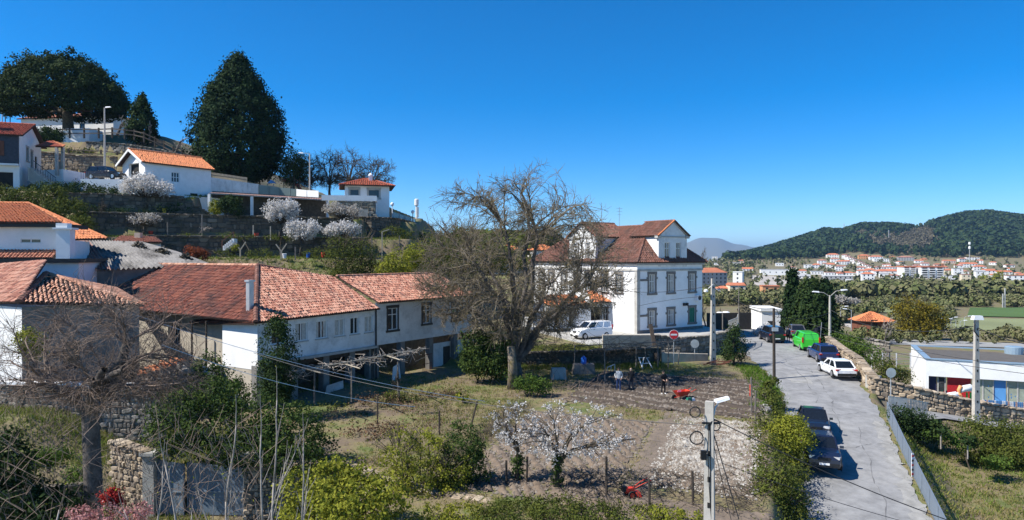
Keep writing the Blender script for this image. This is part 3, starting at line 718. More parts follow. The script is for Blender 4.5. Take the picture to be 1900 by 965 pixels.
def bed(name,o,L_,Wd,step,zfun,limefun,mat='soil'):
 na=int(Wd/step)+1;nb=int(L_/step)+1
 a,b_=np.meshgrid(np.linspace(0,Wd,na),np.linspace(0,L_,nb));x=o[0]+GE[0]*b_+GN[0]*a;y=o[1]+GE[1]*b_+GN[1]*a
 e=np.clip(np.minimum(np.minimum(a,Wd-a),np.minimum(b_,L_-b_))/.5,0,1)
 z=g(x,y)-.05+e*(.10+zfun(a,b_));i_=np.arange(a.size).reshape(a.shape)
 f=np.stack([i_[:-1,:-1],i_[:-1,1:],i_[1:,1:],i_[1:,:-1]],-1).reshape(-1,4)
 lm=limefun(a,b_)[:-1,:-1].ravel()
 dm=np.minimum(np.minimum(a,Wd-a),np.minimum(b_,L_-b_))+.28*nz(a,b_,2.5,8,61)-.22;keep=(dm>0)[:-1,:-1].ravel();f=f[keep];lm=lm[keep]
 ob=npobj(name,np.stack([x,y,z],-1).reshape(-1,3),f,mat,rv=lm);ob['kind']='structure'
bed('ploughed_bed',(-3.6,31.5),14.6,8.0,0.09,lambda a,b_:.07*np.sin((b_*.55+a*.83+.25*nz(a,b_,1.0))*2*math.pi/0.66)+.06*nz(a,b_,6,7,2)+rng.normal(0,.028,a.shape),lambda a,b_:.10*np.clip(nz(a,b_,2,6,4)+.1,0,1))
bed('raked_soil_strip',(4.35,30.6),15.5,1.9,0.10,lambda a,b_:.03*nz(a,b_,3,6,5)+rng.normal(0,.01,a.shape),lambda a,b_:.06+0*a)
bed('limed_bed',(6.1,31.6),13.4,5.0,0.09,lambda a,b_:.11*nz(a,b_,7,9,8)+rng.normal(0,.05,a.shape),lambda a,b_:np.clip(.34+.9*nz(a,b_,3.2,8,9)+.5*nz(a,b_,1.1,6,19)+rng.normal(0,.25,a.shape),0,.9)*np.clip((b_-1.5)/2,0.1,1)*np.clip((np.minimum(a,5.0-a)+.5*nz(a,b_,2,6,71)-.2)/.9,0,1)*np.clip((13.4-b_+.6*nz(a,b_,2,6,72)-.3)/.9,0,1))
bed('raked_soil_edge',(10.9,30.4),14.0,2.2,0.11,lambda a,b_:.03*nz(a,b_,3,6,15)+rng.normal(0,.012,a.shape),lambda a,b_:.05+0*a)
bed('dug_soil',(3.2,47.3),12.8,13.5,0.11,lambda a,b_:.11*np.sin((b_*.9+a*.3+.5*nz(a,b_,.8))*2*math.pi/1.2)+.06*nz(a,b_,5,7,12)+rng.normal(0,.035,a.shape),lambda a,b_:0*a,'soil_dark')
bed('front_soil',(2.0,28.3),3.6,10.5,0.10,lambda a,b_:.06*nz(a,b_,5,7,22)+rng.normal(0,.03,a.shape),lambda a,b_:.05+0*a)
def clods(name,o,L_,Wd,n,s0,mat,seed,rlo=0.,rhi=1.):
 r_=np.random.default_rng(seed);a=Wd/2+(r_.beta(1.6,1.6,n)-.5)*(Wd+.3);b_=L_/2+(r_.beta(1.5,1.5,n)-.5)*(L_+.2)
 x=o[0]+GE[0]*b_+GN[0]*a;y=o[1]+GE[1]*b_+GN[1]*a;s_=s0*r_.uniform(.4,1.5,n)**1.5
 T=np.array([[-1,-.6,0],[1,-.7,0],[.2,1,0],[0,.05,1.1]]);Fq=np.array([[0,1,3],[1,2,3],[2,0,3]])
 th=r_.uniform(0,6.28,n);ca,sa=np.cos(th),np.sin(th)
 V=np.zeros((n,4,3));t_=T[None]*(1+r_.normal(0,.25,(n,4,3)))
 V[:,:,0]=x[:,None]+(t_[:,:,0]*ca[:,None]-t_[:,:,1]*sa[:,None])*s_[:,None]
 V[:,:,1]=y[:,None]+(t_[:,:,0]*sa[:,None]+t_[:,:,1]*ca[:,None])*s_[:,None]
 V[:,:,2]=g(x,y)[:,None]+.03+t_[:,:,2]*s_[:,None]*.75
 f=(np.arange(n)*4)[:,None,None]+Fq[None]
 ob=npobj(name,V.reshape(-1,3),f.reshape(-1,3),mat,rv=np.repeat(r_.uniform(rlo,rhi,n),3));return ob
tagp(clods('soil_clods',(6.1,31.6),13.0,4.9,10000,.055,'clod',41),'pale lime dusted clods of earth in the white bed','soil clods',kind='stuff')
tagp(clods('earth_lumps',(3.2,47.3),12.8,13.5,6000,.085,'rubble',43),'dark lumps of earth on the dug patch behind','earth lumps',kind='stuff')
tagp(clods('ploughed_lumps',(-3.6,31.5),14.6,8.0,5000,.07,'rubble',44),'brown lumps of earth between the ploughed furrows','earth lumps',kind='stuff')
def grass(name,label,xs,ys_,n,h,wd,mat,seed,mask=None,tuft=6):
 r_=np.random.default_rng(seed);nt_=max(1,n//tuft)
 tx=r_.uniform(xs[0],xs[1],nt_);ty=r_.uniform(ys_[0],ys_[1],nt_);th_=r_.uniform(.5,1.5,nt_)
 if mask is not None:k=mask(tx,ty,r_);tx=tx[k];ty=ty[k];th_=th_[k]
 tv=r_.random(len(tx));i_=np.repeat(np.arange(len(tx)),tuft);m_=len(i_)
 x=tx[i_]+r_.normal(0,h*.7,m_);y=ty[i_]+r_.normal(0,h*.7,m_);z=g(x,y)-.02
 an=r_.uniform(0,6.28,m_);ww=wd*r_.uniform(.6,1.4,m_);hh=h*th_[i_]*r_.uniform(.5,1.3,m_);lx=r_.normal(0,.45,m_)*hh;ly=r_.normal(0,.45,m_)*hh
 V=np.zeros((m_,3,3));V[:,0]=np.stack([x-np.cos(an)*ww,y-np.sin(an)*ww,z],1);V[:,1]=np.stack([x+np.cos(an)*ww,y+np.sin(an)*ww,z],1)
 V[:,2]=np.stack([x+lx,y+ly,z+hh],1)
 o=npobj(name,V.reshape(-1,3),np.arange(m_*3).reshape(-1,3),mat,rv=np.clip(tv[i_]*.7+r_.random(m_)*.3,0,1))
 return tagp(o,label,'grass',kind='stuff')
def inbed(x,y):
 b_=(x+3.6)*GE[0]+(y-31.5)*GE[1];a=(x+3.6)*GN[0]+(y-31.5)*GN[1]
 m1=(a>0)&(a<8)&(b_>0)&(b_<14.6);m2=(a>8.6)&(a<18.5)&(b_>-1.5)&(b_<14.5)
 b2=(x-3.2)*GE[0]+(y-47.3)*GE[1];a2=(x-3.2)*GN[0]+(y-47.3)*GN[1];m3=(a2>0)&(a2<13.5)&(b2>0)&(b2<12.8)
 return m1|m2|m3
def mgarden(x,y,r_):return(~inbed(x,y))&(x<road_l(y)-1.0)&(nz(x,y,.5,6,3)+r_.normal(0,.25,len(x))>-.15)
grass('garden_grass','short patchy grass over the garden in front of the long house',(-16,20),(27,62),70000,.15,.024,'grass_mix',51,mgarden)
grass('dry_garden_grass','dry straw coloured grass tufts between the garden beds',(-14,20),(27,62),90000,.14,.022,'grass_dry',52,mgarden)
grass('slope_grass','rough green and yellow grass on the slope right of the road',(20,60),(26,49),90000,.17,.03,'grass_mix',53,lambda x,y,r_:(x>road_r(y)+.5)&(y<48+0*x)&(x<y*.85))
grass('slope_dry_grass','dry pale grass patches on the slope right of the road',(20,60),(26,47),70000,.12,.03,'grass_dry',54,lambda x,y,r_:(x>road_r(y)+1.5)&(x<y*.85)&(nz(x,y,.35,6,31)>-.1))
grass('verge_grass','bright green verge grass at the garden end by the road',(14,24),(46,62),16000,.26,.03,'grass_lush',55,lambda x,y,r_:(x>road_l(y)-2.6)&(x<road_l(y)-.25))
grass('bank_grass','green weedy bank below the parked white van',(-4,14),(60,68),22000,.28,.035,'grass_mix',56)
grass('terrace_grass','grass along the hill terraces above the long house',(-60,-14),(62,92),50000,.22,.05,'grass_mix',57,lambda x,y,r_:(nz(x,y,.4,6,33)>-.1))
grass('yard_grass','uneven grass in the sunken yard at the lower left',(-36,-15),(28,41),60000,.22,.025,'grass_mix',59)
grass('kerb_weeds','thin green weeds along the railing edge of the road',(18,28),(30,50),7000,.13,.02,'grass_lush',58,lambda x,y,r_:np.abs(x-road_r(y)-.25)<.3)
def bi(u,v,z):
 d=-z*F/(v-HV);return((u-950)/F*d,d)
def gp(u,v):
 ds=np.geomspace(60,2400,1500);xs=(u-950)/F*ds;zs=-(v-HV)/F*ds;hit=g(xs,ds)>=zs;k=np.argmax(hit)if hit.any()else 1300
 return(float(xs[k]),float(ds[k]))
def gquad(*uv):return[gp(*p)for p in uv]
drape('green_field',gquad((1795,588),(2000,592),(2000,572),(1800,572)),'field_green',.25)
drape('pale_field',gquad((1730,612),(2000,618),(2000,596),(1735,590)),'field_pale',.2)
drape('valley_road',gquad((1640,640),(2000,652),(2000,643),(1650,630)),'far_road',.12)
drape('cleared_ground',gquad((1395,533),(1475,537),(1500,522),(1400,520)),'bare_pale',.4)
drape('cleared_lot',gquad((1400,520),(1470,524),(1440,513),(1380,511)),'bare_pale',.5)
drape('meadow_path',gquad((1560,603),(1700,640),(1704,634),(1566,598)),'bare_pale',.1)
drape('meadow_patch',gquad((1560,582),(1740,580),(1720,570),(1575,571)),'field_pale',.15)
drape('hill_track',gquad((1650,489),(1690,497),(1672,489),(1645,483)),'bare_pale',.6)
drape('dirt_lot',gquad((1370,610),(1420,610),(1410,596),(1375,598)),'path_dirt',.12)
def treeish(kind,r_,dens=15):
 """a small far-tree template: jittered shells of faces with gaps"""
 nn=dens
 if kind=='pine':n=nn;rx,rz_,z0=.33,.42,.60
 elif kind=='cone':n=nn;rx,rz_,z0=.24,.5,.52
 else:n=nn;rx,rz_,z0=.42,.42,.5
 d=r_.normal(size=(n,3));d/=np.linalg.norm(d,axis=1)[:,None]
 C=d*np.array([rx,rx,rz_])*r_.uniform(.65,1.0,(n,1))+np.array([0,0,z0])
 if kind=='cone':k=1.25-(C[:,2:3]);C[:,:2]*=np.clip(k,.1,1.4)
 V,Fq=quads(C,d+r_.normal(0,.35,(n,3)),.17*(26/dens)**.5,r_,1.5)
 return V,Fq
def wood(name,label,xy,hs,kind,mat,seed,cat='wood',slim=1.0,dens=15):
 r_=np.random.default_rng(seed);tm=[treeish(kind,r_,dens)for _ in range(5)];Vs=[];Fs=[];rv=[];nv=0
 xy=np.array(xy);z=g(xy[:,0],xy[:,1]);which=r_.integers(0,5,len(xy))
 for k in range(5):
  q=which==k;m_=q.sum()
  if not m_:continue
  v,f=tm[k];th=r_.uniform(0,6.28,m_);h=hs*r_.uniform(.65,1.3,m_);wx=h*r_.uniform(.8,1.2,m_)*slim
  ca,sa=np.cos(th),np.sin(th)
  V=np.zeros((m_,len(v),3));V[:,:,0]=(v[None,:,0]*ca[:,None]-v[None,:,1]*sa[:,None])*wx[:,None]+xy[q,0][:,None]
  V[:,:,1]=(v[None,:,0]*sa[:,None]+v[None,:,1]*ca[:,None])*wx[:,None]+xy[q,1][:,None];V[:,:,2]=v[None,:,2]*h[:,None]+z[q][:,None]
  Vs.append(V.reshape(-1,3));Fs.append(((np.arange(m_)*len(v))[:,None,None]+f[None]).reshape(-1,4)+nv);nv+=m_*len(v)
  rv.append(np.clip(np.repeat(r_.random(m_),len(f))*.6+r_.random(m_*len(f))*.4,0,1))
 o=npobj(name,np.concatenate(Vs),np.concatenate(Fs),mat,rv=np.concatenate(rv));return tagp(o,label,cat,kind='stuff')
r_=np.random.default_rng(77)
n=15000;a=r_.uniform(0.31,0.86,n);y=1180+760*r_.random(n)**.8;x=a*y
uu=a*F+950;vv=HV-g(x,y)/y*F
clear=np.exp(-((uu-1655)/85)**2-((vv-452)/22)**2)+np.exp(-((uu-1712)/30)**2-((vv-440)/28)**2)+0.8*np.exp(-((uu-1600)/22)**2-((vv-437)/6)**2)
town_top=np.interp(uu,[1375,1400,1480,1540,1570,1660,1760,1800,1900,2050],[482,484,484,474,468,472,480,474,490,492])
k=(vv<town_top+r_.normal(0,2,n))&(clear+r_.normal(0,.22,n)<.5)
wood('pine_wood','dense dark green pine wood covering the far hill',np.stack([x[k],y[k]],1),13.5,'pine','forest_pine',78)
k2=(vv<town_top)&~k&(r_.random(n)<.8)
wood('bare_scrub','brown leafless scrub on the clearing of the far hill',np.stack([x[k2],y[k2]],1),7.0,'round','forest_bare',79)
n=1500;u=r_.uniform(1480,2050,n);v=r_.uniform(546,570,n)-np.interp(u,[1480,1620,1700,1900],[2,4,0,0]);xy=[bi(a_,b_,-23.5)for a_,b_ in zip(u,v)]
wood('valley_wood','olive green wood of spring trees below the far town',xy,7.2,'round','forest_mixed',80,dens=38)
n=500;u=r_.uniform(1300,1500,n);v=r_.uniform(536,580,n);xy=[bi(a_,b_,-21.0)for a_,b_ in zip(u,v)]
wood('hedgerow_trees','mixed hedgerow trees left of the tall conifers in the valley',xy,4.6,'round','forest_mixed',81,dens=55)
n=300;u=r_.uniform(1570,1960,n);v=r_.uniform(577,640,n);v=v[(u<1730)|(v>622)];u=u[:len(v)]
xy=[gp(a_,b_)for a_,b_ in zip(u,v)if not(1720<a_ and b_<622)and not(1565<a_<1665 and b_<625)]
wood('roadside_scrub','low bare and green scrub along the valley road',xy,2.2,'round','forest_mixed',82,'scrub',dens=110)
n=900;u=r_.uniform(1250,1480,n);v=r_.uniform(482,520,n);xy=[gp(a_,b_)for a_,b_ in zip(u,v)]
k=[i for i in range(len(xy))if(v[i]<492 or u[i]<1400)and r_.random()<.55]
wood('far_hedges','dark hedges and small trees among the farthest houses',[xy[i]for i in k],6.0,'round','forest_mixed',83)
n=700;u=r_.uniform(1375,1960,n);v=r_.uniform(476,536,n);xy=[gp(a_,b_)for a_,b_ in zip(u,v)]
wood('town_trees','small dark trees between the houses of the far town',[q for q in xy if r_.random()<.6],6.0,'round','forest_mixed',84)
n=900;u=r_.uniform(1550,1900,n);v=np.where(u<1770,r_.uniform(560,602,n),r_.uniform(556,571,n));xy=[gp(a_,b_)for a_,b_ in zip(u,v)if nz(np.array(a_),np.array(b_),.12,5,91)>-.2 and not(1575<a_<1660 and b_>585)]
wood('meadow_scrub','brownish scrub and low trees on the meadow beyond the pavilion',xy,3.2,'round','forest_mixed',86,'scrub',dens=50)
n=200;u=r_.uniform(1375,1480,n);v=r_.uniform(575,612,n);xy=[gp(a_,b_)for a_,b_ in zip(u,v)]
wood('valley_thicket','leafless thicket left of the roadside conifer',xy,2.6,'round','forest_bare',87,'scrub',dens=90)
n=380;y=r_.uniform(150,260,n);a=r_.uniform(-.098,.06,n);wood('wooded_rise','dark wooded rise behind the leafless walnut tree',np.stack([a*y,y],1),7.5,'round','leaf_olive',85,dens=120)
# ================================================================== the big white building with dormers
def block_roof_hip(parent,fr,L_,W_,z0,z1,mat,ov=0.35,pitch=.24,hip0=True,hip1=True,inset=None,ridge_mat=None):
 """hipped or gabled roof over rectangle 0..L along e, 0..W along n"""
 a0,a1,b0,b1=-ov,L_+ov,-ov,W_+ov;h=inset if inset is not None else(b1-b0)/2;bc=(b0+b1)/2
 r0=fr(a0+(h if hip0 else 0),bc,z1);r1=fr(a1-(h if hip1 else 0),bc,z1)
 c=[fr(a0,b0,z0),fr(a1,b0,z0),fr(a1,b1,z0),fr(a0,b1,z0)]
 roof_plane('roof_tiles',[c[0],c[1],r1,r0],mat,parent,pitch);roof_plane('roof_tiles',[c[2],c[3],r0,r1],mat,parent,pitch)
 if hip0:roof_plane('roof_tiles',[c[3],c[0],r0],mat,parent,pitch)
 if hip1:roof_plane('roof_tiles',[c[1],c[2],r1],mat,parent,pitch)
 rm=ridge_mat or mat
 ridge('ridge_tiles',[r0,r1],rm,parent)
 if hip0:ridge('ridge_tiles',[c[0],r0],rm,parent);ridge('ridge_tiles',[c[3],r0],rm,parent)
 if hip1:ridge('ridge_tiles',[c[1],r1],rm,parent);ridge('ridge_tiles',[c[2],r1],rm,parent)
 return c,r0,r1
def walls(parent,fr,L_,W_,z0,z1,mat,ops=None,sides=(0,1,2,3),name='wall',depth=.2):
 """four walls of a rectangle; ops: side -> list of openings. side 0 front (n=0), 1 right (e=L), 2 back, 3 left (e=0)"""
 C=[fr(0,0),fr(L_,0),fr(L_,W_),fr(0,W_)];ops=ops or{}
 for sd in sides:
  mb=MB();wall_mesh(mb,C[sd],C[(sd+1)%4],z0,z1,ops.get(sd,[]),depth);mb.build(name,mat,parent)
 return C
BG=Fr((14.3,78.0),e=(0.835,0.55))
BL,BW=10.9,20.5;Z0,ZE,ZR=-9.5,-0.95,3.75
big=thing('white_building','large white two storey building with granite window surrounds and gabled dormers','building',BG(0,0,Z0))
r_ops=[];cols=[2.35,5.45,9.1]
for c in cols:r_ops+=[(c-.5,c+.5,-4.3,-2.15)]
r_ops+=[(cols[0]-.5,cols[0]+.5,-8.1,-6.35),(cols[1]-.5,cols[1]+.5,-8.1,-6.35),(cols[2]-.5,cols[2]+.5,-8.05,-6.3)]
l_cols=[3.0,5.6,8.6,10.9,13.6,16.4,18.6];l_ops=[(BW-c-.5,BW-c+.5,-4.3,-2.15)for c in l_cols]+[(BW-c-.5,BW-c+.5,-8.1,-6.35)for c in l_cols[1:2]]
C=walls(big,BG,BL,BW,Z0,ZE,'white_wall',{0:r_ops,3:l_ops})
for i,o in enumerate(r_ops):
 sh_=i==5
 window(big,C[0],C[1],*o,trans=.62,surround='granite',sw=.22,ears=True,mull=1,frame='shutter_green' if sh_ else 'frame_white',glass='shutter_green' if sh_ else 'glass',curtain=0 if sh_ else .7)
for o in l_ops:window(big,C[3],C[0],*o,trans=.62,surround='granite',sw=.2,ears=True,curtain=.5)
mb=MB()
for z,h,p in((-1.75,.22,.10),(-1.05,.22,.22)):
 BG.box(mb,-p,BL+p,-p,0.04,z,z+h);BG.box(mb,-p,0.04,.04,BW+p,z+.002,z+h+.002)
mb.build('cornice','concrete',big)
mb=MB();BG.box(mb,0.02,BL+.06,-.07,.03,Z0-.3,Z0+.95);BG.box(mb,BL,BL+.06,.03,BW,Z0-.3,Z0+.9);mb.build('plinth','granite',big)
mb=MB();BG.box(mb,-.05,.42,-.05,.03,Z0+.3,-1.75);BG.box(mb,-.06,.03,-.04,.42,Z0+.3,-1.752);mb.build('corner_pilaster','concrete',big)
for zz_ in(-2.9,-7.0):mb=MB();BG.box(mb,.42,cols[0]-.75,-.045,.03,zz_,zz_+.24);mb.build('band_course','granite',big)
c,r0,r1=block_roof_hip(big,BG,BL,BW,ZE+.18,ZR,'tile_dark',ov=.45,pitch=.26)if False else(None,None,None)
ov=.45;a0,a1,b0,b1=-ov,BL+ov,-ov,BW+ov;ac=(a0+a1)/2;hin=4.2
q=[BG(a0,b0,ZE+.2),BG(a1,b0,ZE+.2),BG(a1,b1,ZE+.2),BG(a0,b1,ZE+.2)];r0=BG(ac,b0+hin,ZR);r1=BG(ac,b1-hin,ZR)
roof_plane('roof_tiles',[q[0],q[1],r0],'tile_dark',big,.30);roof_plane('roof_tiles',[q[3],q[0],r0,r1],'tile_dark',big,.30)
roof_plane('roof_tiles',[q[1],q[2],r1,r0],'tile_dark',big,.30);roof_plane('roof_tiles',[q[2],q[3],r1],'tile_dark',big,.30)
for p_ in([q[0],r0],[q[1],r0],[r0,r1],[q[2],r1],[q[3],r1]):ridge('ridge_tiles',p_,'tile_dark',big)
def dormer(P0,P1,zb,ze,zp,back,frame,tmat,edge,cap):
 """gabled wall dormer flush with the facade from P0 to P1 (left to right seen from outside)"""
 P0=Vector(P0[:2]);P1=Vector(P1[:2]);e=(P1-P0).normalized();inn=Vector((-e.y,e.x));Lw=(P1-P0).length
 def W(s_,d_,z_):p=P0+e*s_+inn*d_;return Vector((p.x,p.y,z_))
 out=-inn*.06;A=P0+out;B=P1+out
 ops=[(Lw*.30-.45,Lw*.30+.45,zb+.55,zb+2.55),(Lw*.70-.45,Lw*.70+.45,zb+.55,zb+2.55)]
 mb=MB();wall_mesh(mb,A,B,zb-.3,ze,ops)
 mb.poly([W(0,-.06,ze),W(Lw,-.06,ze),W(Lw/2,-.06,zp)])
 mb.poly([W(0,back,zb-.3),W(0,-.06,zb-.3),W(0,-.06,ze),W(0,back,ze)]);mb.poly([W(Lw,-.06,zb-.3),W(Lw,back,zb-.3),W(Lw,back,ze),W(Lw,-.06,ze)])
 dm=mb.build('dormer','stained_white',big)
 for o in ops:window(big,A,B,*o,trans=.65,frame='frame_white',curtain=.5,surround=None,sill='concrete')
 k=MB()
 for s_ in(0,Lw):k.hexa([W(s_-.3,-.22,ze-.25),W(s_+.3,-.22,ze-.25),W(s_+.3,.3,ze-.25),W(s_-.3,.3,ze-.25),W(s_-.3,-.22,ze+.1),W(s_+.3,-.22,ze+.1),W(s_+.3,.3,ze+.1),W(s_-.3,.3,ze+.1)])
 for s0_,s1_ in((-.25,Lw/2),(Lw+.25,Lw/2)):k.bar(W(s0_,-.16,ze),W(s1_,-.16,zp+.1),.2,.16)
 k.bar(W(0.3,-.1,ze-.08),W(Lw-.3,-.1,ze-.08),.1,.14)
 k.build('dormer_moulding',edge,dm)
 sl_=[W(-.3,-.28,ze+.0),W(-.3,back,ze+.0),W(Lw/2,back,zp+.14),W(Lw/2,-.28,zp+.14)]
 sr_=[W(Lw+.3,back,ze+.0),W(Lw+.3,-.28,ze+.0),W(Lw/2,-.28,zp+.14),W(Lw/2,back,zp+.14)]
 roof_plane('dormer_tiles',sl_,tmat,big,.26);roof_plane('dormer_tiles',sr_,tmat,big,.26)
 ridge('ridge_tiles',[W(Lw/2,-.3,zp+.14),W(Lw/2,back,zp+.14)],tmat,big)
 ridge('verge_tiles',[W(-.3,-.3,ze+.02),W(Lw/2,-.3,zp+.15)],cap,big,r_=.11);ridge('verge_tiles',[W(Lw+.3,-.3,ze+.02),W(Lw/2,-.3,zp+.15)],'tile_dark',big,r_=.11)
dormer(BG(3.35,0),BG(8.1,0),-.95,2.35,4.05,4.6,None,'tile_dark','concrete','tile_orange')
dormer(BG(0,12.4),BG(0,7.2),-.95,2.35,4.05,5.3,None,'tile_dark','concrete','tile_orange')
mb=MB();BG.box(mb,9.55,10.35,-.45,-.02,-5.45,-4.75);ac_=mb.build('air_conditioner','white_plastic',big)
mb=MB();cc=BG(9.95,-.47,-5.1);mb.lathe((0,0,0),[(.28,0),(.28,.02)],14,'y');V=[BG.o.to_3d()*0+cc+Vector((v[0]*BG.e.x+v[1]*BG.n.x,v[0]*BG.e.y+v[1]*BG.n.y,v[2]))for v in mb.v];mb.v=[tuple(v)for v in V];mb.build('fan_grille','black_metal',ac_)
for a in(7.6,8.1):
 mb=MB();BG.box(mb,a-.12,a+.12,-.25,-.02,-6.0,-5.65);mb.build('wall_lantern','black_metal',big)
for(s_,h_,lb)in((9.0,2.6,'tall thin television aerial with crossbars on the roof ridge'),(12.5,3.4,'bare thin mast on the roof ridge left of the aerial')):
 p=BG(ac,s_,ZR);mb=MB();mb.tube([p,p+Vector((0,0,h_))],.025,5)
 if s_<10:
  for k in range(3):mb.bar(p+Vector((-.45+.1*k,0,h_-.2-.4*k)),p+Vector((.45-.1*k,0,h_-.2-.4*k)),.03)
  mb.bar(p+Vector((0,-.5,h_-.4)),p+Vector((0,.5,h_-.4)),.03)
 one('roof_aerial',mb,'zinc',lb,'aerial')
ax=thing('garage_annex','low white annex with orange tiled lean-to roof beside the big building','annex',(8.5,79,-8.45))
AF=Fr((4.2,79.5),e=(.93,.36))
C=walls(ax,AF,9.6,4.5,-8.5,-5.75,'white_wall',{0:[(5.6,9.0,-8.45,-6.1),(.8,1.8,-8.4,-6.3),(2.7,3.6,-8.4,-6.3)]},depth=1.2)
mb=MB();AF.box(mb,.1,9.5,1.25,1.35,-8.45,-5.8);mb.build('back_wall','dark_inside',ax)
roof_plane('roof_tiles',[AF(-.2,-.5,-5.75),AF(5.3,-.5,-5.75),AF(5.3,3.5,-4.8),AF(-.2,3.5,-4.8)],'tile_orange',ax,.24)
roof_plane('roof_tiles',[AF(5.3,-.8,-5.5),AF(9.9,-.8,-5.5),AF(8.6,2.6,-4.3),AF(6.4,2.6,-4.3)],'tile_orange',ax,.24)
roof_plane('roof_tiles',[AF(9.9,-.8,-5.5),AF(9.9,4.5,-5.5),AF(8.6,2.6,-4.3)],'tile_orange',ax,.24)
# ================================================================== long old house with the glazed upper storey
HA=Fr((-16.9,45.3),e=(0.54,0.84))
lh=thing('long_house','long old white house with worn red tile roof and row of windows','house',(-16.9,45.3,-10.2))
zE,zF=-4.25,-7.15
fops=[(1.1,2.2),(3.1,4.2),(4.95,6.05),(6.75,7.75),(8.3,9.25),(9.85,10.75)]
mb=MB();ops=[(a,b_,zF+1.12,zF+2.42)for a,b_ in fops];wall_mesh(mb,HA(0,0),HA(11.1,0),zF,zE,ops,.16);mb.build('wall','old_white',lh)
for i,o in enumerate(ops):window(lh,HA(0,0),HA(11.1,0),*o,depth=.11,frame='frame_white',mull=1,sill='concrete',bar=.07,curtain=(.0,.75,.6,.9,.35,.95)[i])
mb=MB();HA.box(mb,-.1,11.1,-.25,-.02,zF-.18,zF);mb.build('floor_slab','concrete',lh)
mb=MB();wall_mesh(mb,HA(0,3.8),HA(0,0),-7.6,zE,[],.16);mb.build('end_wall','white_wall',lh)
mb=MB();HA.box(mb,.02,.5,.02,3.7,-10.6,-7.6);mb.build('end_base','beige_wall',lh)
BW0=HA(.6,3.81);BW1=HA(.6,11.5)
mb=MB();o1=(7.69-2.9,7.69-1.7,-6.3,-4.7);o2=(7.69-7.4,7.69-6.2,-5.9,-4.3);wall_mesh(mb,BW1,BW0,-9,zE+.2,[(.3,1.5,-6.6,-4.9),(4.8,6.0,-6.5,-5.0)],.2);mb.build('rear_wall','beige_wall',lh)
window(lh,BW1,BW0,.3,1.5,-6.6,-4.9,mull=3,trans=.5,bar=.05,frame='frame_white',glass='dark_inside',depth=.1)
window(lh,BW1,BW0,4.8,6.0,-6.5,-5.0,mull=1,frame='frame_white',glass='frame_white',sill='concrete',depth=.08)
mb=MB();HA.box(mb,.5,11.05,3.2,3.4,-10.6,zF);HA.box(mb,10.6,10.9,.0,3.2,-10.6,zF-.2);mb.build('undercroft_wall','dark_mortar_and_shade',lh)  # back wall coloured dark to put the undercroft's deep shade into it
for a in(0.25,3.1,6.0,8.6,10.7):
 mb=MB();HA.box(mb,a-.28,a+.28,.05,.6,-10.7,zF-.18);mb.build('pillar','grey_plaster',lh)
mb=MB();HA.box(mb,0,11,.1,.35,zF-.5,zF-.2);mb.build('beam','dark_wood',lh)
for a,b_,z1 in((4.2,5.0,-8.4),(7.1,7.9,-8.3),(9.2,10.0,-8.3)):
 mb=MB();HA.box(mb,a,b_,3.13,3.19,-10.4,z1);mb.build('door','dark_wood',lh)
zP=-.75;Pk=Vector((-20.0,53.6,zP));c0=HA(-.45,-.4,zE-.12);c1=HA(11.2,-.4,zE+.05)
Rt=Vector((-36.2,62.5,-.75));dv=HA(11.2,4.8,-1.9)
el=HA(-.45,3.2,zE-.1);far_e=Vector((-34.5,50.5,zE+.05))
roof_plane('roof_tiles',[c0,c1,dv+Vector((0,0,-.05)),Pk],'tile_mid',lh,.21,jit=.025)
EL0=HA(.25,4.0,zE+.05)
roof_plane('roof_tiles',[Vector((-33.2,54.5,zE+.25)),c0+Vector((0,0,.02)),Pk,Rt],'tile_old',lh,.21,jit=.03)
ridge('ridge_tiles',[c0+Vector((0,0,.02)),Pk],'tile_dark',lh,r_=.17);ridge('ridge_tiles',[Pk,Rt],'tile_worn',lh,r_=.14);ridge('ridge_tiles',[Pk,dv],'tile_dark',lh,r_=.15)
roof_plane('lean_to_tiles',[P(352,600,49.2),c0+Vector((-.1,0,-.06)),P(468,571,49.2),P(392,570,52.5)],'tile_old',lh,.21,jit=.03)
for a in(4.6,6.3):
 p=HA(-.7,a,0);mb=MB();mb.tube([(p.x,p.y,-7.7),(p.x,p.y,zE-.25)],.07,6);mb.build('porch_post','dark_wood',lh)
mb=MB();HA.box(mb,-1.0,.6,3.8,8.0,-8.3,-7.65);mb.build('porch_slab','concrete',lh)
p=HA(.6,1.6,0);mb=MB();mb.box((p.x,p.y,-2.95),(.36,.36,2.4),HA.rz);mb.box((p.x,p.y,-1.7),(.5,.5,.12),HA.rz);mb.build('chimney','galvanised',lh)
mb=MB();wall_mesh(mb,(-33.0,54.7),(-20.35,48.1),-9,zE+.2,[(8.3,9.7,-9,-4.9)],.3);mb.build('rear_wall','beige_wall',lh)
mb=MB();mb.tube([HA(11.0,-.12,-10.2),HA(11.0,-.12,zE)],.07,6);mb.build('drain_pipe','black_metal',lh)
h2=thing('row_house','white upper storey house adjoining the long house behind bare branches','house',HA(11.2,0,-10.2))
L2=12.5;z2E,z2F=-3.75,-7.2
o2=[(1.4,2.5,-6.1,-4.3),(5.6,6.6,-5.9,-4.3),(9.6,10.6,-5.9,-4.3)]
H2=Fr(HA(11.2,.15)[:2],e=(0.57,0.82))
mb=MB();wall_mesh(mb,H2(0,0),H2(L2,0),z2F,z2E,o2,.15);mb.build('wall','old_white',h2)
for o in o2:window(h2,H2(0,0),H2(L2,0),*o,depth=.1,frame='frame_white',surround='frame_dark',sw=.16,trans=.7,proud=.02)
roof_plane('roof_tiles',[H2(0.1,-.35,z2E),H2(L2,-.35,z2E),H2(L2-.3,4.6,-1.75),H2(.1,4.6,-1.75)],'tile_mid',h2,.21,jit=.03)
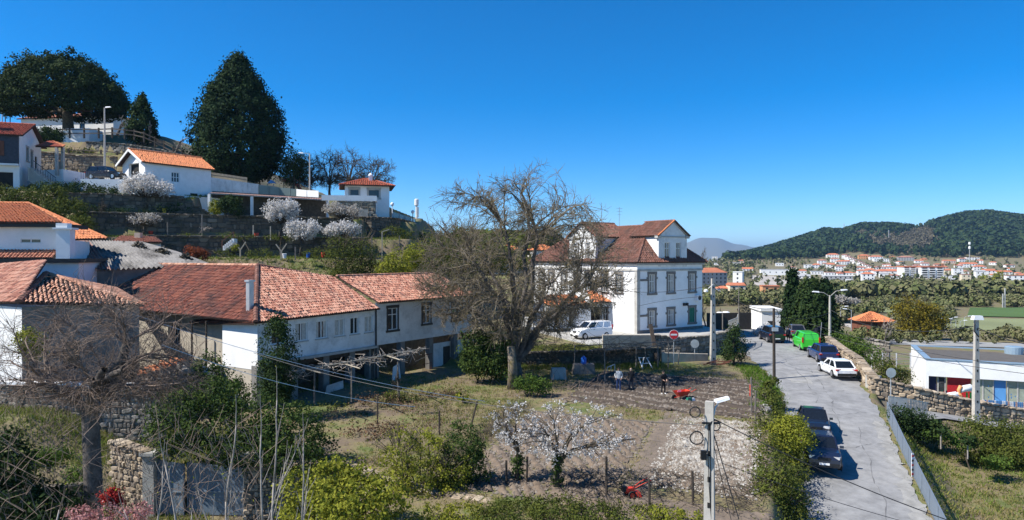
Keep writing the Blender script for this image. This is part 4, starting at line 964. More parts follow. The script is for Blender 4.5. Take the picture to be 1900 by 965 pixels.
ridge('ridge_tiles',[H2(0,4.6,-1.72),H2(L2-.3,4.6,-1.72)],'tile_worn',h2);ridge('ridge_tiles',[H2(L2,-.35,z2E),H2(L2-.3,4.6,-1.72)],'tile_mid',h2)
mb=MB();H2.box(mb,0,L2,2.6,2.8,-10.6,z2F);H2.box(mb,L2-.25,L2,.02,4.6,-10.6,z2E);mb.build('undercroft_wall','dark_mortar_and_shade',h2)  # same dark colour paints the shade under the row house
for a in(0.2,3.2,6.8,10.2,12.2):
 mb=MB();H2.box(mb,a-.25,a+.25,.06,.55,-10.7,z2F);mb.build('pillar','grey_plaster',h2)
mb=MB();H2.box(mb,7.2,12,.5,.62,-10.5,-7.9);mb.build('lower_wall','old_white',h2)
for a in(1.6,8.9):
 mb=MB();H2.box(mb,a,a+.9,(2.53 if a<3 else .44),(2.59 if a<3 else .49),-10.4,-8.3);mb.build('door','dark_wood',h2)
mb=MB()
for k in range(8):mb.bar(H2(5.4+k*.16,-.2,-10.3),H2(5.4+k*.16,-.2,-8.55),.035)
for z in(-10.2,-9.4,-8.6):mb.bar(H2(5.35,-.2,z),H2(6.6,-.2,z),.04)
one('iron_gate',mb,'rust_brown','rusty barred iron gate leaning under the row house','gate')
mb=MB();a=H2(.6,-1.2,-10.25);b_=H2(1.7,-1.0,-10.25);mb.hexa([a,b_,b_+Vector((.1,.3,.02)),a+Vector((.1,.3,.02)),a+Vector((0.05,.35,1.3)),b_+Vector((-.1,.35,1.45)),b_+Vector((-.1,.42,1.45)),a+Vector((.05,.42,1.3))]);one('white_board',mb,'white_plastic','white board leaning outside the dark undercroft','board')
mb=MB();a=HA(5.2,-.6,-10.3);b_=HA(7.0,-.5,-10.3);mb.hexa([a,b_,b_+Vector((.1,.2,0)),a+Vector((.1,.2,0)),a+Vector((.1,.3,.85)),b_+Vector((0,.3,.95)),b_+Vector((0,.36,.95)),a+Vector((.1,.36,.85))]);one('grey_board',mb,'galvanised','grey sheet leaning below the row of glazed windows','board')
# ================================================================== near left house with the worn hip roof
nl=thing('worn_roof_house','old stone house with worn pale hip roof at the left edge','house',P(60,640,42))
k0=P(86,508,46);e_l=P(-30,575,40.5);e_r=P(268,566,43.5);cn=P(34,562,39.5)
roof_plane('roof_tiles',[cn,e_r,k0],'tile_worn',nl,.25,course=.42,jit=.03)
roof_plane('roof_tiles',[P(-200,560,52),cn,k0,P(-120,500,57)],'tile_mid',nl,.25,course=.42,jit=.03)
roof_plane('roof_tiles',[e_r,P(215,535,52),k0],'tile_worn',nl,.25,course=.42)
ridge('ridge_tiles',[cn,k0],'tile_dark',nl,r_=.2);ridge('ridge_tiles',[k0,e_r],'tile_worn',nl,r_=.16)
mb=MB();wall_mesh(mb,P(40,562,39.9),P(258,562,43.9),-8.8,e_r.z+.15,[(2.0,2.9,-6.9,-5.2),(5.0,5.9,-8.6,-6.6)],.25);mb.build('wall','grey_plaster',nl)
mb=MB();wall_mesh(mb,P(-200,560,52.3),P(40,562,39.9),-9.2,e_r.z+.1,[(11.5,12.3,-6,-4.4)],.25);mb.build('side_wall','old_white',nl)
window(nl,P(40,562,39.9),P(258,562,43.9),2.0,2.9,-6.9,-5.2,frame='frame_dark',depth=.15)
window(nl,P(40,562,39.9),P(258,562,43.9),5.0,5.9,-8.6,-6.6,frame='dark_wood',glass='dark_wood',depth=.15,name='door',mull=0)
window(nl,P(-200,560,52.3),P(40,562,39.9),11.5,12.3,-6,-4.4,frame='frame_dark',depth=.15)
# ================================================================== white house with flat eaves, chimney and solar heater
wf=thing('white_villa','white house with orange hip roof, black eaves and a tall white chimney','house',P(60,520,56))
VF=Fr(P(-140,480,52)[:2],e=(0.985,0.17));pr=lambda u,d:P(u,0,d)
vL=12.0
def vpt(u):
 aa=(u-950)/F;return(aa*VF.o.y-VF.o.x)/(VF.e.x-aa*VF.e.y)
sA,sB=0.0,vpt(146);sC=vpt(106)
z_b=-3.2;d_=VF(sB,0).y
zt1=-(418-HV)/F*d_;zm=-(484-HV)/F*d_
mb=MB();wall_mesh(mb,VF(0,0),VF(sB,0),-4.5,zm-.1,[(2.2,3.6,-3.0,-1.2)],.2);mb.build('wall','white_wall',wf)
window(wf,VF(0,0),VF(sB,0),2.2,3.6,-3.0,-1.2)
mb=MB();wo=[(vpt(26),vpt(65),-(451-HV)/F*d_,-(443-HV)/F*d_)];wall_mesh(mb,VF(0,.9),VF(sC,.9),zm,zt1,wo,.2);mb.build('upper_wall','white_wall',wf)
window(wf,VF(0,.9),VF(sC,.9),*wo[0],frame='frame_white',depth=.12)
for(s1,z_,dd)in((sB+.3,zm,-.45),(sC+.1,zt1,.3)):
 mb=MB();VF.box(mb,-.5,s1,dd,dd+.5,z_-.15,z_+.17);VF.box(mb,s1-.4,s1+.004,dd+.5,dd+5,z_-.149,z_+.168);mb.build('eaves_band','car_black',wf)
roof_plane('skirt_tiles',[VF(-.3,-.3,zm+.2),VF(sC-.2,-.3,zm+.2),VF(sC-.2,.88,zm+.85),VF(-.3,.88,zm+.85)],'tile_salmon',wf,.25)
mb=MB();VF.box(mb,sC+.02,sC+1.02,-.25,.65,zm-.1,zt1-.35);VF.box(mb,sC-.18,sC+1.22,-.4,.8,zt1-.35,zt1-.2);VF.box(mb,sC+.0,sC+.8,-.2,.6,zt1-.2,zt1+.15);mb.build('chimney','white_wall',wf)
mb=MB();wall_mesh(mb,VF(sB,0),VF(sB,6),-4.5,zm-.1,[],.2);mb.build('side_wall','white_wall',wf)
pk=P(52,378,62);q0=VF(-2,.3,zt1+.25);q1=P(198,443,60)
roof_plane('roof_tiles',[VF(-4,.2,zt1+.2),VF(sC+.3,.2,zt1+.2),pk+Vector((0,0,0)),pk+Vector((-8,-1,0))],'tile_orange',wf,.25,course=.4)
roof_plane('roof_tiles',[P(112,445,56.5),q1,pk],'tile_orange',wf,.25,course=.4)
ridge('ridge_tiles',[pk,q1],'tile_orange',wf,r_=.17);ridge('ridge_tiles',[pk,pk+Vector((-8,-1,0))],'tile_orange',wf,r_=.15)
mb=MB();wall_mesh(mb,VF(sC+.6,1.5),q1+Vector((-1.5,0,0)),-4,1.25,[],.2);mb.build('rear_side_wall','white_wall',wf)
sh_=thing('solar_heater','solar water heater with silver tank on the orange roof','solar heater',P(32,412,55.5))
mb=MB();a=P(10,417,54.5);b_=P(36,417,54.5);mb.hexa([a,b_,b_+Vector((0,.1,-.05)),a+Vector((0,.1,-.05)),a+Vector((.1,1.0,.62)),b_+Vector((.1,1.0,.62)),b_+Vector((.1,1.05,.55)),a+Vector((.1,1.05,.55))]);mb.build('collector_panel','slate',sh_)
mb=MB();mb.tube([P(34,410,55),P(55,410,55.3)],.27,14);mb.build('tank','galvanised',sh_,smooth=False)
mb=MB();mb.bar(P(36,413,55),P(36,422,55),.06);mb.bar(P(53,413,55.3),P(53,422,55.3),.06);mb.build('stand','black_metal',sh_)
# ================================================================== corrugated shed, partly mossy
cs=thing('corrugated_shed','shed with corrugated roof, pinkish sheets and mossy grey sheets','shed',P(240,505,60))
def corr(name,a0,a1,b1,b0,mat,pitch=.36,amp=.085):
 a0,a1,b0,b1=[Vector(p)for p in(a0,a1,b0,b1)];n=int(max((a1-a0).length,(b1-b0).length)/pitch)*6;V=[];nrm=(a1-a0).cross(b0-a0).normalized()
 if nrm.z<0:nrm=-nrm
 rows=8
 for j in range(rows+1):
  for i in range(n+1):
   f=i/n;lo=a0.lerp(a1,f);hi=b0.lerp(b1,f);V.append(tuple(lo.lerp(hi,j/rows)+nrm*(amp*math.sin(f*n/6*2*math.pi)+.01*(j%2))))
 ii=np.arange(len(V)).reshape(rows+1,n+1);Fq=np.stack([ii[:-1,:-1],ii[:-1,1:],ii[1:,1:],ii[1:,:-1]],-1).reshape(-1,4)
 return npobj(name,V,Fq,mat,cs)
corr('pink_sheets',P(132,500,57),P(207,500,56.5),P(165,446,63),P(108,441,63.5),'sheet_pink')
corr('grey_sheets',P(207,500,56.5),P(382,492,60),P(262,449,66.5),P(165,446,63),'sheet_grey')
corr('grey_sheets',P(382,492,60),P(392,491,64),P(330,468,67),P(262,449,66.5),'sheet_grey')
mb=MB();wall_mesh(mb,P(134,505,57.4),P(206,505,57),-5.5,-1.2,[(.8,2.0,-4.5,-2.6)],.2);wall_mesh(mb,P(206,505,57),P(380,500,60.4),-5.5,-.95,[],.2);mb.build('wall','stone_fill' if 'stone_fill' in MATS else 'grey_plaster',cs)
_r=np.random.default_rng(31);_f=_r.random(1500);_k=_r.random(1500)**1.5;_c=[P(225+140*a_*.95,458+34*a_-8*b_+8*math.sin(a_*19),64.5-3.2*a_)for a_,b_ in zip(_f,_k)];_p=np.array([list(q_)for q_ in _c])+_r.normal(0,.12,(1500,3));_V,_F=quads(_p,_r.normal(size=(1500,3))+np.array([0,0,1.2]),.16,_r);npobj('moss',_V,_F,'stone_dark',cs,_r.random(1500)*.3)['kind']='stuff'
so_=thing('small_roof_shed','low shed with small salmon tiled roof behind the corrugated shed','shed',P(250,452,69))
roof_plane('roof_tiles',[P(204,450,68),P(302,450,69),P(288,440,72),P(225,438,72)],'tile_salmon',so_,.25)
mb=MB();wall_mesh(mb,P(207,449,68.4),P(299,449,69.3),-2.5,1.3,[],.2);mb.build('wall','old_white',so_);mb=MB();mb.box(P(257,440,71),(.6,.5,.9));mb.build('chimney','beige_wall',so_)
# ================================================================== stone walls
rw=[(33.4,72.5,-10,-8.55),(31.0,64.5,-10,-8.6),(29.75,59,-10.15,-8.75),(28.4,54.6,-10.6,-9.2),(27.9,52.8,-10.9,-9.4)]
rw2=[(27.9,52.8,-10.9,-9.4),(30.6,51.6,-11.5,-10.0),(34.0,51.1,-12.2,-10.75),(38.0,50.8,-12.7,-11.45),(46,50.4,-13.0,-12.1)]
stone_wall('roadside_wall','rubble stone wall from the parked cars along the right side of road, bending right',rw+rw2[1:],.55,.34,'stone_warm',single=260,seed=5,depth=.10)
stone_wall('yard_wall','grey stone retaining wall curving below the shaded face of the big building',[(13.6,65.8,-10.1,-7.6),(16.2,66.0,-10.1,-7.9),(19,67.7,-10.1,-7.95),(22.4,70.8,-10.1,-7.85),(25.4,76.6,-10,-7.6)],.45,.36,'stone_grey',mort='mortar',seed=6)
mb=MB();mb.prism([(8.6,64.6),(13.7,65.6),(13.7,66.1),(8.6,65.1)],[-9.8]*4,[-7.5,-7.6,-7.6,-7.5]);one('low_yard_wall',mb,'beige_wall','plastered beige low wall right of the white van','wall')
stone_wall('garden_back_wall','dark stone wall at the back of the dug garden patch',[(-1.5,61.6,-10.1,-8.8),(5.0,62.0,-10.1,-8.7),(10.5,62.6,-10.1,-8.6),(13.8,63.4,-10.1,-8.5)],.5,.34,'stone_dark',mort='dark_mortar_and_shade',seed=7)
mb=MB();mb.prism([(13.9,63.3),(18.6,64.6),(18.6,65.0),(13.9,63.7)],[-10.2]*4,[-9.0,-9.3,-9.3,-9.0]);one('rendered_kerb_wall',mb,'beige_wall','low rendered wall below the round no entry sign','wall')
GWy=33.2
stone_wall('gate_wall','pale rubble retaining wall around the blue gate',[(-12.9,32.8,-12.7,-10.0),(-8.5,33.4,-12.6,-10.15),(-4.5,31.2,-12.2,-10.6),(-1.0,29.9,-11.8,-10.8)],.5,.30,'stone_warm',single=140,seed=8,depth=.10)
stone_wall('gate_side_wall','pale rubble wall left of the blue gate with a ragged top',[(-20.2,34.4,-12.7,-9.3),(-17.9,33.2,-12.7,-9.5)],.5,.30,'stone_warm',single=60,seed=9,depth=.10)
stone_wall('terrace_wall_near','ivy grown rubble wall below the worn roof house',[(-36,41.0,-10.2,-7.3),(-28,38.6,-10.2,-7.4),(-20.5,38.2,-10.4,-7.5),(-19.6,38.2,-10.4,-8.2)],.5,.34,'stone_grey',single=120,seed=10)
mb=MB();mb.prism([(-29.6,38.95),(-20.6,38.1),(-20.6,38.7),(-29.6,39.5)],-7.42,-7.2);one('wall_coping',mb,'white_wall','white painted coping along the near rubble wall','coping')
stone_wall('sunken_wall','low dark stone wall of the sunken yard, lower left corner',[(-27,30.6,-12.9,-10.9),(-19.8,31.6,-12.9,-10.6)],.4,.32,'stone_dark',mort='dark_mortar_and_shade',seed=11)
mb=MB()
gt=thing('metal_gate','blue grey sheet metal double gate set in rubble wall','gate',(-15.0,33.3,-12.65))
for i,(x0,x1)in enumerate(((-17.35,-15.95),(-15.9,-12.95))):
 mb=MB();mb.prism([(x0,33.35),(x1,33.2),(x1,33.26),(x0,33.41)],-12.65,[-9.95,-10.15,-10.15,-9.95]if i==0 else[-10.1,-10.35,-10.35,-10.1]);lf=mb.build('gate_leaf','gate_blue',gt)
 fb=MB();fb.bar((x0+.05,33.33,-12.6),(x0+.05,33.33,-10.1),.07);fb.bar((x1-.05,33.18,-12.6),(x1-.05,33.18,-10.3),.07);fb.bar((x0+.09,33.33,-11.5),(x1-.09,33.18,-11.5),.06);fb.build('leaf_frame','gate_blue',lf)
for x in(-17.65,-12.75):
 mb=MB();mb.box((x,33.35,-11.2),(.55,.6,3.0));mb.box((x,33.35,-9.62),(.8,.8,.16));one('gate_pier',mb,'concrete','square gate pier with slab cap, %s end of the blue gate'%('left' if x<-15 else 'right'),'gate pier')
def onh(u,hy):
 a=(u-950)/F;y=(hy+15.05)/(1-.43*a);return(a*y,y)
def hwall(name,label,hy,us,seed,zb=None,zt=None,size=.55):
 pts=[]
 for u in us:
  x,y=onh(u,hy);x2,y2=onh(u,hy+1.0);x1,y1=onh(u,hy-.6);pts.append((x,y,gz(x1,y1)-.1,gz(x2,y2)+.12))
 stone_wall(name,label,pts,.5,size,'stone_dark',mort='dark_mortar_and_shade',seed=seed)
hwall('lower_terrace_wall','dark stone terrace wall, lowest step of the hill garden',74.45,[250,330,420,520,600,680],21)
hwall('middle_terrace_wall','dark stone terrace wall behind the three blossoming trees, middle step',79.45,[150,230,330,420,520,600,655],22)
hwall('upper_terrace_wall','dark overgrown stone wall below the white garage, top step',83.55,[100,170,240,330,400],23)
rtw=[P(u,vb,d)for u,vb,d in((640,428,91),(690,432,90),(735,436,92),(765,440,97),(778,444,104))];tops=[402,403,405,412,420]
stone_wall('round_terrace_wall','tall dark stone retaining wall curving below the glass fence',[(p.x,p.y,p.z-1.0,-(t_-HV)/F*p.y)for p,t_ in zip(rtw,tops)],.5,.42,'stone_dark',mort='dark_mortar_and_shade',seed=24)
ts=[(P(u,vt,d),P(u,vb,d))for u,vt,vb,d in((160,263,276,104),(235,268,300,103),(300,278,308,101),(345,290,312,100))]
stone_wall('hilltop_wall','grey stone retaining wall under the hilltop rail fence',[(b_.x,b_.y,b_.z-.5,t_.z)for t_,b_ in ts],.5,.45,'stone_grey',mort='dark_mortar_and_shade',seed=25)
ts=[(P(u,vt,d),P(u,vb,d))for u,vt,vb,d in((68,281,310,93),(150,289,312,93),(235,292,313,94))]
stone_wall('car_terrace_wall','pale stone wall behind the parked dark car',[(b_.x,b_.y,9.3,t_.z)for t_,b_ in ts],.5,.4,'stone_warm',seed=26)
# ================================================================== hillside houses
GF=Fr((-43.6,81.2),e=(0.57,0.82));gg=thing('white_garage','white garage with bright orange gable roof on the hillside','garage',GF(0,0,6.6))
gL,gW=8.4,5.4;ze_,zr_=11.25,12.75
ops={0:[(3.2,4.2,9.1,10.3),(5.6,6.6,7.3,7.9)],3:[(1.5,4.0,9.6,11.2)]}
C=walls(gg,GF,gL,gW,5.5,ze_,'white_wall',ops,depth=.25)
mb=MB();mb.poly([GF(0,gW,ze_),GF(0,0,ze_),GF(0,gW/2,zr_)]);mb.poly([GF(gL,0,ze_),GF(gL,gW,ze_),GF(gL,gW/2,zr_)]);mb.build('gable','white_wall',gg)
window(gg,C[0],C[1],*ops[0][0],mull=2,trans=.5,frame='frame_white');window(gg,C[0],C[1],*ops[0][1],mull=1,frame='frame_dark');window(gg,C[3],C[0],*ops[3][0],mull=0,frame='frame_white',glass='dark_inside',depth=.3,name='opening')
roof_plane('roof_tiles',[GF(-.6,-.4,ze_-.15),GF(gL+.4,-.4,ze_-.15),GF(gL+.4,gW/2,zr_+.1),GF(-.6,gW/2,zr_+.1)],'tile_orange',gg,.26)
roof_plane('roof_tiles',[GF(gL+.4,gW+.4,ze_-.15),GF(-.6,gW+.4,ze_-.15),GF(-.6,gW/2,zr_+.1),GF(gL+.4,gW/2,zr_+.1)],'tile_orange',gg,.26)
ridge('ridge_tiles',[GF(-.6,gW/2,zr_+.12),GF(gL+.4,gW/2,zr_+.12)],'tile_orange',gg)
mb=MB()
for z0_,s_ in((0,-1),(0,1)):mb.bar(GF(-.62,gW/2+s_*(gW/2+.4),ze_-.2),GF(-.62,gW/2,zr_+.02),.08,.24)
mb.build('barge_board','white_wall',gg)
mb=MB();a=GF(2.5,-1.9,0);b_=GF(9.0,-1.9,0);
wall_mesh(mb,a,b_,5.0,7.35,[],.2);wall_mesh(mb,b_,GF(9.0,0,0),5.0,7.35,[],.2);mb.poly([GF(2.5,-1.9,7.35),GF(9,-1.9,7.35),GF(9,.0,7.35),GF(2.5,.0,7.35)]);one('garage_terrace',mb,'white_wall','low white terrace block at the foot of the garage','terrace')
cp=thing('car_terrace','white walled parking terrace under the dark hillside car','terrace',P(200,352,84))
a,b_,c_=P(150,331,82),P(228,331,82.5),P(120,331,92);
mb=MB();mb.prism([(a.x,a.y),(b_.x,b_.y),(b_.x+1,b_.y+9),(a.x-6,a.y+10)],5.5,9.25);mb.build('platform','white_wall',cp)
mb=MB();k=20
for i in range(k+1):p=Vector((a.x,a.y+.1,9.25)).lerp(Vector((b_.x,b_.y+.1,9.25)),i/k);mb.bar(p,p+Vector((0,0,.0 if i%1 else .95)),.03)
mb.bar((a.x,a.y+.1,10.2),(b_.x,b_.y+.1,10.2),.05);mb.build('railing','black_metal',cp)
sf=Fr(P(37,300,80)[:2],e=(-0.36,0.933));S0=P(37,345,80).z
sl_h=thing('slate_house','white house with dark slate upper storey and orange roof, far left','house',sf(0,0,S0-.3))
zE_=P(37,253,80).z;zmid=P(37,305,80).z
Lh,Wh=9.0,12.0
C=walls(sl_h,sf,Lh,Wh,S0-1.5,zE_,'white_wall',{0:[(2.6,3.5,zmid+.8,zmid+2.4),(4.4,5.2,zmid+.2,zmid+2.2),(6.2,7.2,zmid-.6,zmid+1.8)],3:[(Wh-3.5,Wh-.6,S0-.3,S0+1.6)]})
for o in[(2.6,3.5,zmid+.8,zmid+2.4),(4.4,5.2,zmid+.2,zmid+2.2)]:window(sl_h,C[0],C[1],*o,surround='concrete',sw=.14,frame='frame_dark')
window(sl_h,C[0],C[1],6.2,7.2,zmid-.6,zmid+1.8,frame='frame_dark',glass='dark_inside',name='door',mull=0);window(sl_h,C[3],C[0],Wh-3.5,Wh-.6,S0-.3,S0+1.6,frame='white_wall',glass='dark_inside',mull=0)
mb=MB();sf.box(mb,-.35,-.02,.05,Wh,zmid,zE_-.02);clad=mb.build('slate_cladding','slate',sl_h)
mb=MB();sf.box(mb,-.45,-.36,1.4,3.3,zmid+.9,zmid+2.6);mb.build('window_surround','rust_brown',clad);mb=MB();sf.box(mb,-.5,-.46,1.8,2.9,zmid+1.15,zmid+2.35);mb.build('window_pane','glass',clad)
mb=MB();sf.box(mb,-.55,-.02,-.0,Wh,zmid-.22,zmid-.003);mb.build('ledge','white_wall',sl_h)
zr2=P(60,236,84).z-.3;gc=Lh/2
roof_plane('roof_tiles',[sf(-.7,Wh,zE_),sf(-.7,-.5,zE_),sf(gc,-.5,zr2+.6),sf(gc,Wh,zr2+.6)],'tile_red',sl_h,.25)
roof_plane('roof_tiles',[sf(Lh+.6,-.5,zE_),sf(Lh+.6,Wh,zE_),sf(gc,Wh,zr2+.6),sf(gc,-.5,zr2+.6)],'tile_red',sl_h,.25)
mb=MB();mb.poly([sf(0,0,zE_),sf(Lh,0,zE_),sf(gc,0,zr2+.5)]);mb.build('gable','white_wall',sl_h);ridge('ridge_tiles',[sf(gc,-.5,zr2+.62),sf(gc,Wh,zr2+.62)],'tile_red',sl_h)
pc=sf(1.6,3.4,0);mb=MB();mb.box((pc.x,pc.y,zE_+1.5),(.9,.9,2.6),sf.rz);mb.box((pc.x,pc.y,zE_+2.95),(1.2,1.2,.1),sf.rz);mb.build('chimney','white_wall',sl_h)
mb=MB();mb.box((pc.x,pc.y,zE_+3.12),(1.0,1.0,.25),sf.rz,taper=.4);mb.build('chimney_cap','rust_brown',sl_h)
vr=thing('veranda','open veranda with concrete posts and red tiled roof beside the slate house','veranda',P(95,322,84))
va=[P(66,272,84),P(117,273,83),P(122,270,90),P(72,268,90)];vp=[P(88,262,87),P(98,262,87.5)]
roof_plane('roof_tiles',[va[0],va[1],vp[1],vp[0]],'tile_red',vr,.25);roof_plane('roof_tiles',[va[1],va[2],vp[1]],'tile_orange',vr,.25)
for u,d in((106,83.3),(117,84.5),(118,89)):
 mb=MB();q=P(u,274,d);mb.box((q.x,q.y,q.z-1.7),(.28,.28,3.4));mb.build('post','concrete',vr)
mb=MB();a=P(73,300,84.5);b_=P(118,302,83.5);mb.prism([(a.x,a.y),(b_.x,b_.y),(b_.x+.3,b_.y+5),(a.x,a.y+5)],8.2,10.6);mb.build('base','white_wall',vr)
mb=MB();mb.prism([(a.x+2,a.y-.02),(b_.x,b_.y-.02),(b_.x,b_.y+.15),(a.x+2,a.y+.15)],10.6,11.6);mb.build('parapet','beige_wall',vr)
st=thing('outdoor_stairs','outdoor stairs with black handrail beside the slate house','stairs',P(85,340,82))
for i in range(9):
 q=P(62+i*4.6,0,81.5);z=P(0,312+i*3.4,81.5).z;mb=MB();mb.box((q.x,q.y,z-.8),(.36,1.3,1.6));mb.build('step','concrete',st)
mb=MB();mb.bar(P(62,298,80.7),P(104,330,80.7),.06)
for i in range(10):mb.bar(P(62+i*4.6,300+i*3.5,80.7),P(62+i*4.6,312+i*3.5,80.7),.03)
mb.build('handrail','black_metal',st)
bh=thing('hilltop_bungalow','white bungalow with orange roof behind the umbrella pine','house',P(150,250,122));bf=Fr(P(40,245,128)[:2],e=(.985,-.17));bL=19.5
zb_,zt_=P(0,252,124).z,P(0,214,124).z
C=walls(bh,bf,bL,8,zb_-1,zt_,'white_wall',{0:[(12.5,13.6,zb_+.6,zb_+2.6),(5,6,zb_+1,zb_+2.2)]})
window(bh,C[0],C[1],12.5,13.6,zb_+.6,zb_+2.6,frame='frame_dark');window(bh,C[0],C[1],5,6,zb_+1,zb_+2.2,frame='frame_dark')
block_roof_hip(bh,bf,bL,8,zt_,zt_+1.5,'tile_salmon',ov=.5,pitch=.3,hip0=False)
mb=MB();q=bf(1.5,2,0);mb.box((q.x,q.y,zt_+1.4),(1.3,1.0,2.4),bf.rz);mb.build('chimney','white_wall',bh)
mb=MB();q=P(155,256,108);mb.box((q.x,q.y,q.z+.1),(4.4,3,2.2),-.1);one('water_tank_block',mb,'white_wall','plain white concrete block below the umbrella pine','block')
tf=Fr(P(640,400,95)[:2],e=(.97,.24));th_=thing('terrace_house','small white house with red hip roof above a stone terrace','house',tf(0,0,5))
zb_,zt_=4.6,P(0,344,95).z
o0=[(.7,1.9,P(0,362,95).z,P(0,351,95).z),(3.2,4.7,P(0,362,95).z-.3,P(0,351,95).z)];o1=[(1.2,2.0,7.0,9.2),(3.2,4.0,7.0,9.2),(1.4,2.2,4.2,5.8)]
C=walls(th_,tf,6.1,5.5,zb_-2,zt_,'white_wall',{0:o0,1:o1})
for o in o0:window(th_,C[0],C[1],*o,surround='concrete',sw=.2,mull=0,frame='concrete')
for o in o1:window(th_,C[1],C[2],*o,frame='frame_dark',mull=0)
block_roof_hip(th_,tf,6.1,5.5,zt_,zt_+1.25,'tile_red',ov=.75,pitch=.26)
mb=MB();q=tf(3.6,2.0,0);mb.box((q.x,q.y,zt_+1.0),(.5,.5,1.3),tf.rz);mb.lathe((q.x,q.y,zt_+1.65),[(.35,0),(.35,.1),(.1,.4)],8);mb.build('chimney','white_wall',th_)
pt=thing('stone_terrace','stone faced terrace with white parapet in front of the small house','terrace',P(650,404,90));tq=Fr(P(597,404,90)[:2],e=(.985,.17))
stone_wall('x','x',[(*tq(1.9,0)[:2],4.0,P(0,373,90).z),(*tq(7.0,0)[:2],4.0,P(0,373,90).z)],.4,.4,'stone_warm',parent=pt,cap=False,seed=27)
mb=MB();tq.box(mb,0,7.1,-.1,.25,P(0,372,90).z,P(0,362,90).z);tq.box(mb,6.85,7.1,.25,4.5,P(0,372,90).z,P(0,362,90).z);mb.build('parapet','white_wall',pt)
mb=MB();wall_mesh(mb,tq(7.0,.02),tq(7.0,5),3.5,P(0,373,90).z,[],.1);mb.build('side_wall','white_wall',pt)
mb=MB();tq.box(mb,4.7,6.0,-.14,-.09,4.6,6.2);mb.build('panel','beige_wall',pt)
cw=thing('panel_wall','pale concrete panel wall stepping down below the big cypress','wall',P(376,350,88));segs=[(375,327,352,88),(405,331,355,91),(432,335,358,94),(460,339,362,97),(480,342,362,99)]
for s0_,s1_ in zip(segs[:-1],segs[1:]):
 a,b_=P(s0_[0],s0_[1],s0_[3]),P(s1_[0],s1_[1],s1_[3]);mb=MB();mb.prism([(a.x,a.y),(b_.x-.06,b_.y-.06),(b_.x,b_.y+.2),(a.x,a.y+.2)],7.0,[a.z,b_.z,b_.z,a.z]);mb.build('panel','old_white',cw)
gwl=thing('green_panel_wall','grey green panel wall with white end, left of the small house','wall',P(540,362,102));segs=[(480,343,363,99),(500,345,365,100),(520,348,367,101),(540,350,368,101),(550,351,368,101),(570,353,370,100),(592,354,371,99)]
for i,(s0_,s1_)in enumerate(zip(segs[:-1],segs[1:])):
 a,b_=P(s0_[0],s0_[1],s0_[3]),P(s1_[0],s1_[1],s1_[3]);mb=MB();mb.prism([(a.x,a.y),(b_.x-.07,b_.y),(b_.x-.07,b_.y+.2),(a.x,a.y+.2)],6.0,[a.z,b_.z,b_.z,a.z]);mb.build('panel','green_panel' if i<4 else 'white_wall',gwl)
wp=thing('picket_fence','grey wooden picket fence on top of the concrete panel wall','fence',P(420,330,90))
for i in range(34):
 f=i/33;u=376+82*f;d=89+8*f;v=318+12*f;p=P(u,v,d);mb=MB();mb.box((p.x,p.y,p.z-.45),(.14,.03,1.0));mb.build('picket','pale_wood',wp)
mb=MB();mb.bar(P(375,322,89.1),P(459,334,97.1),.05,.09);mb.build('rail','grey_wood',wp)
cn_=thing('garden_canopy','long low canopy with white posts against the hill terrace','canopy',P(480,400,86));ca_,cb_=P(388,358,84),P(612,371,93)
mb=MB();n_=90
for i in range(n_):
 f0,f1=i/n_,(i+1)/n_;p,q=ca_.lerp(cb_,f0),ca_.lerp(cb_,f1);hz=.03 if i%2 else 0
 mb.add([p+Vector((0,0,hz)),q+Vector((0,0,.03-hz)),q+Vector((-1.0,3.2,.45-hz)),p+Vector((-1.0,3.2,.42+hz))],[[0,1,2,3]])
mb.build('roof_sheet','sheet_pink',cn_);mb=MB();mb.bar(ca_-Vector((0,0,.08)),cb_-Vector((0,0,.08)),.08,.09);mb.build('fascia','concrete',cn_)
for f in(.0,.33,.98):
 p=ca_.lerp(cb_,f);mb=MB();mb.box((p.x,p.y+.1,p.z-1.6),(.3,.3,2.9));mb.build('post','white_wall',cn_)
mb=MB();mb.poly([ca_+Vector((-.9,3,-3.4)),cb_+Vector((-.9,3,-3.4)),cb_+Vector((-.9,3,.5)),ca_+Vector((-.9,3,.5))]);mb.build('back_wall','dark_mortar_and_shade',cn_)
rf=thing('rail_fence','dark wooden rail fence running along the hilltop and down the slope','fence',P(200,250,104));pts=[(106,240,107),(130,240,106),(157,240,105),(184,240,104),(209,239,104),(232,241,103),(250,243,103),(268,247,102),(288,256,102),(305,265,102),(322,274,101),(338,282,101),(354,290,101)]
for u,v,d in pts:p=P(u,v,d);mb=MB();mb.box((p.x,p.y,p.z-.6),(.2,.2,1.6));mb.build('post','dark_wood',rf)
for dz in(-.05,-.65):
 for q0_,q1_ in zip(pts[:-1],pts[1:]):mb=MB();mb.bar(P(*q0_)+Vector((0,-.11,dz)),P(*q1_)+Vector((0,-.11,dz)),.06,.16);mb.build('rail','dark_wood',rf)
rf2=thing('rail_fence','dark wooden rail fence on the ledge above the parked dark car','fence',P(180,283,97));pts=[(128,278,98),(156,279,98),(188,280,97),(218,283,96),(236,287,96)]
for u,v,d in pts:p=P(u,v,d);mb=MB();mb.box((p.x,p.y,p.z-.5),(.18,.18,1.3));mb.build('post','dark_wood',rf2)
for dz in(-.05,-.5):
 for q0_,q1_ in zip(pts[:-1],pts[1:]):mb=MB();mb.bar(P(*q0_)+Vector((0,-.1,dz)),P(*q1_)+Vector((0,-.1,dz)),.05,.12);mb.build('rail','dark_wood',rf2)
gf=thing('glass_fence','blue tinted mesh fence on the curved terrace wall','fence',P(750,412,96));pts=[(729,393,93),(741,397,95),(752,400,97),(762,404,99),(771,407,102)]
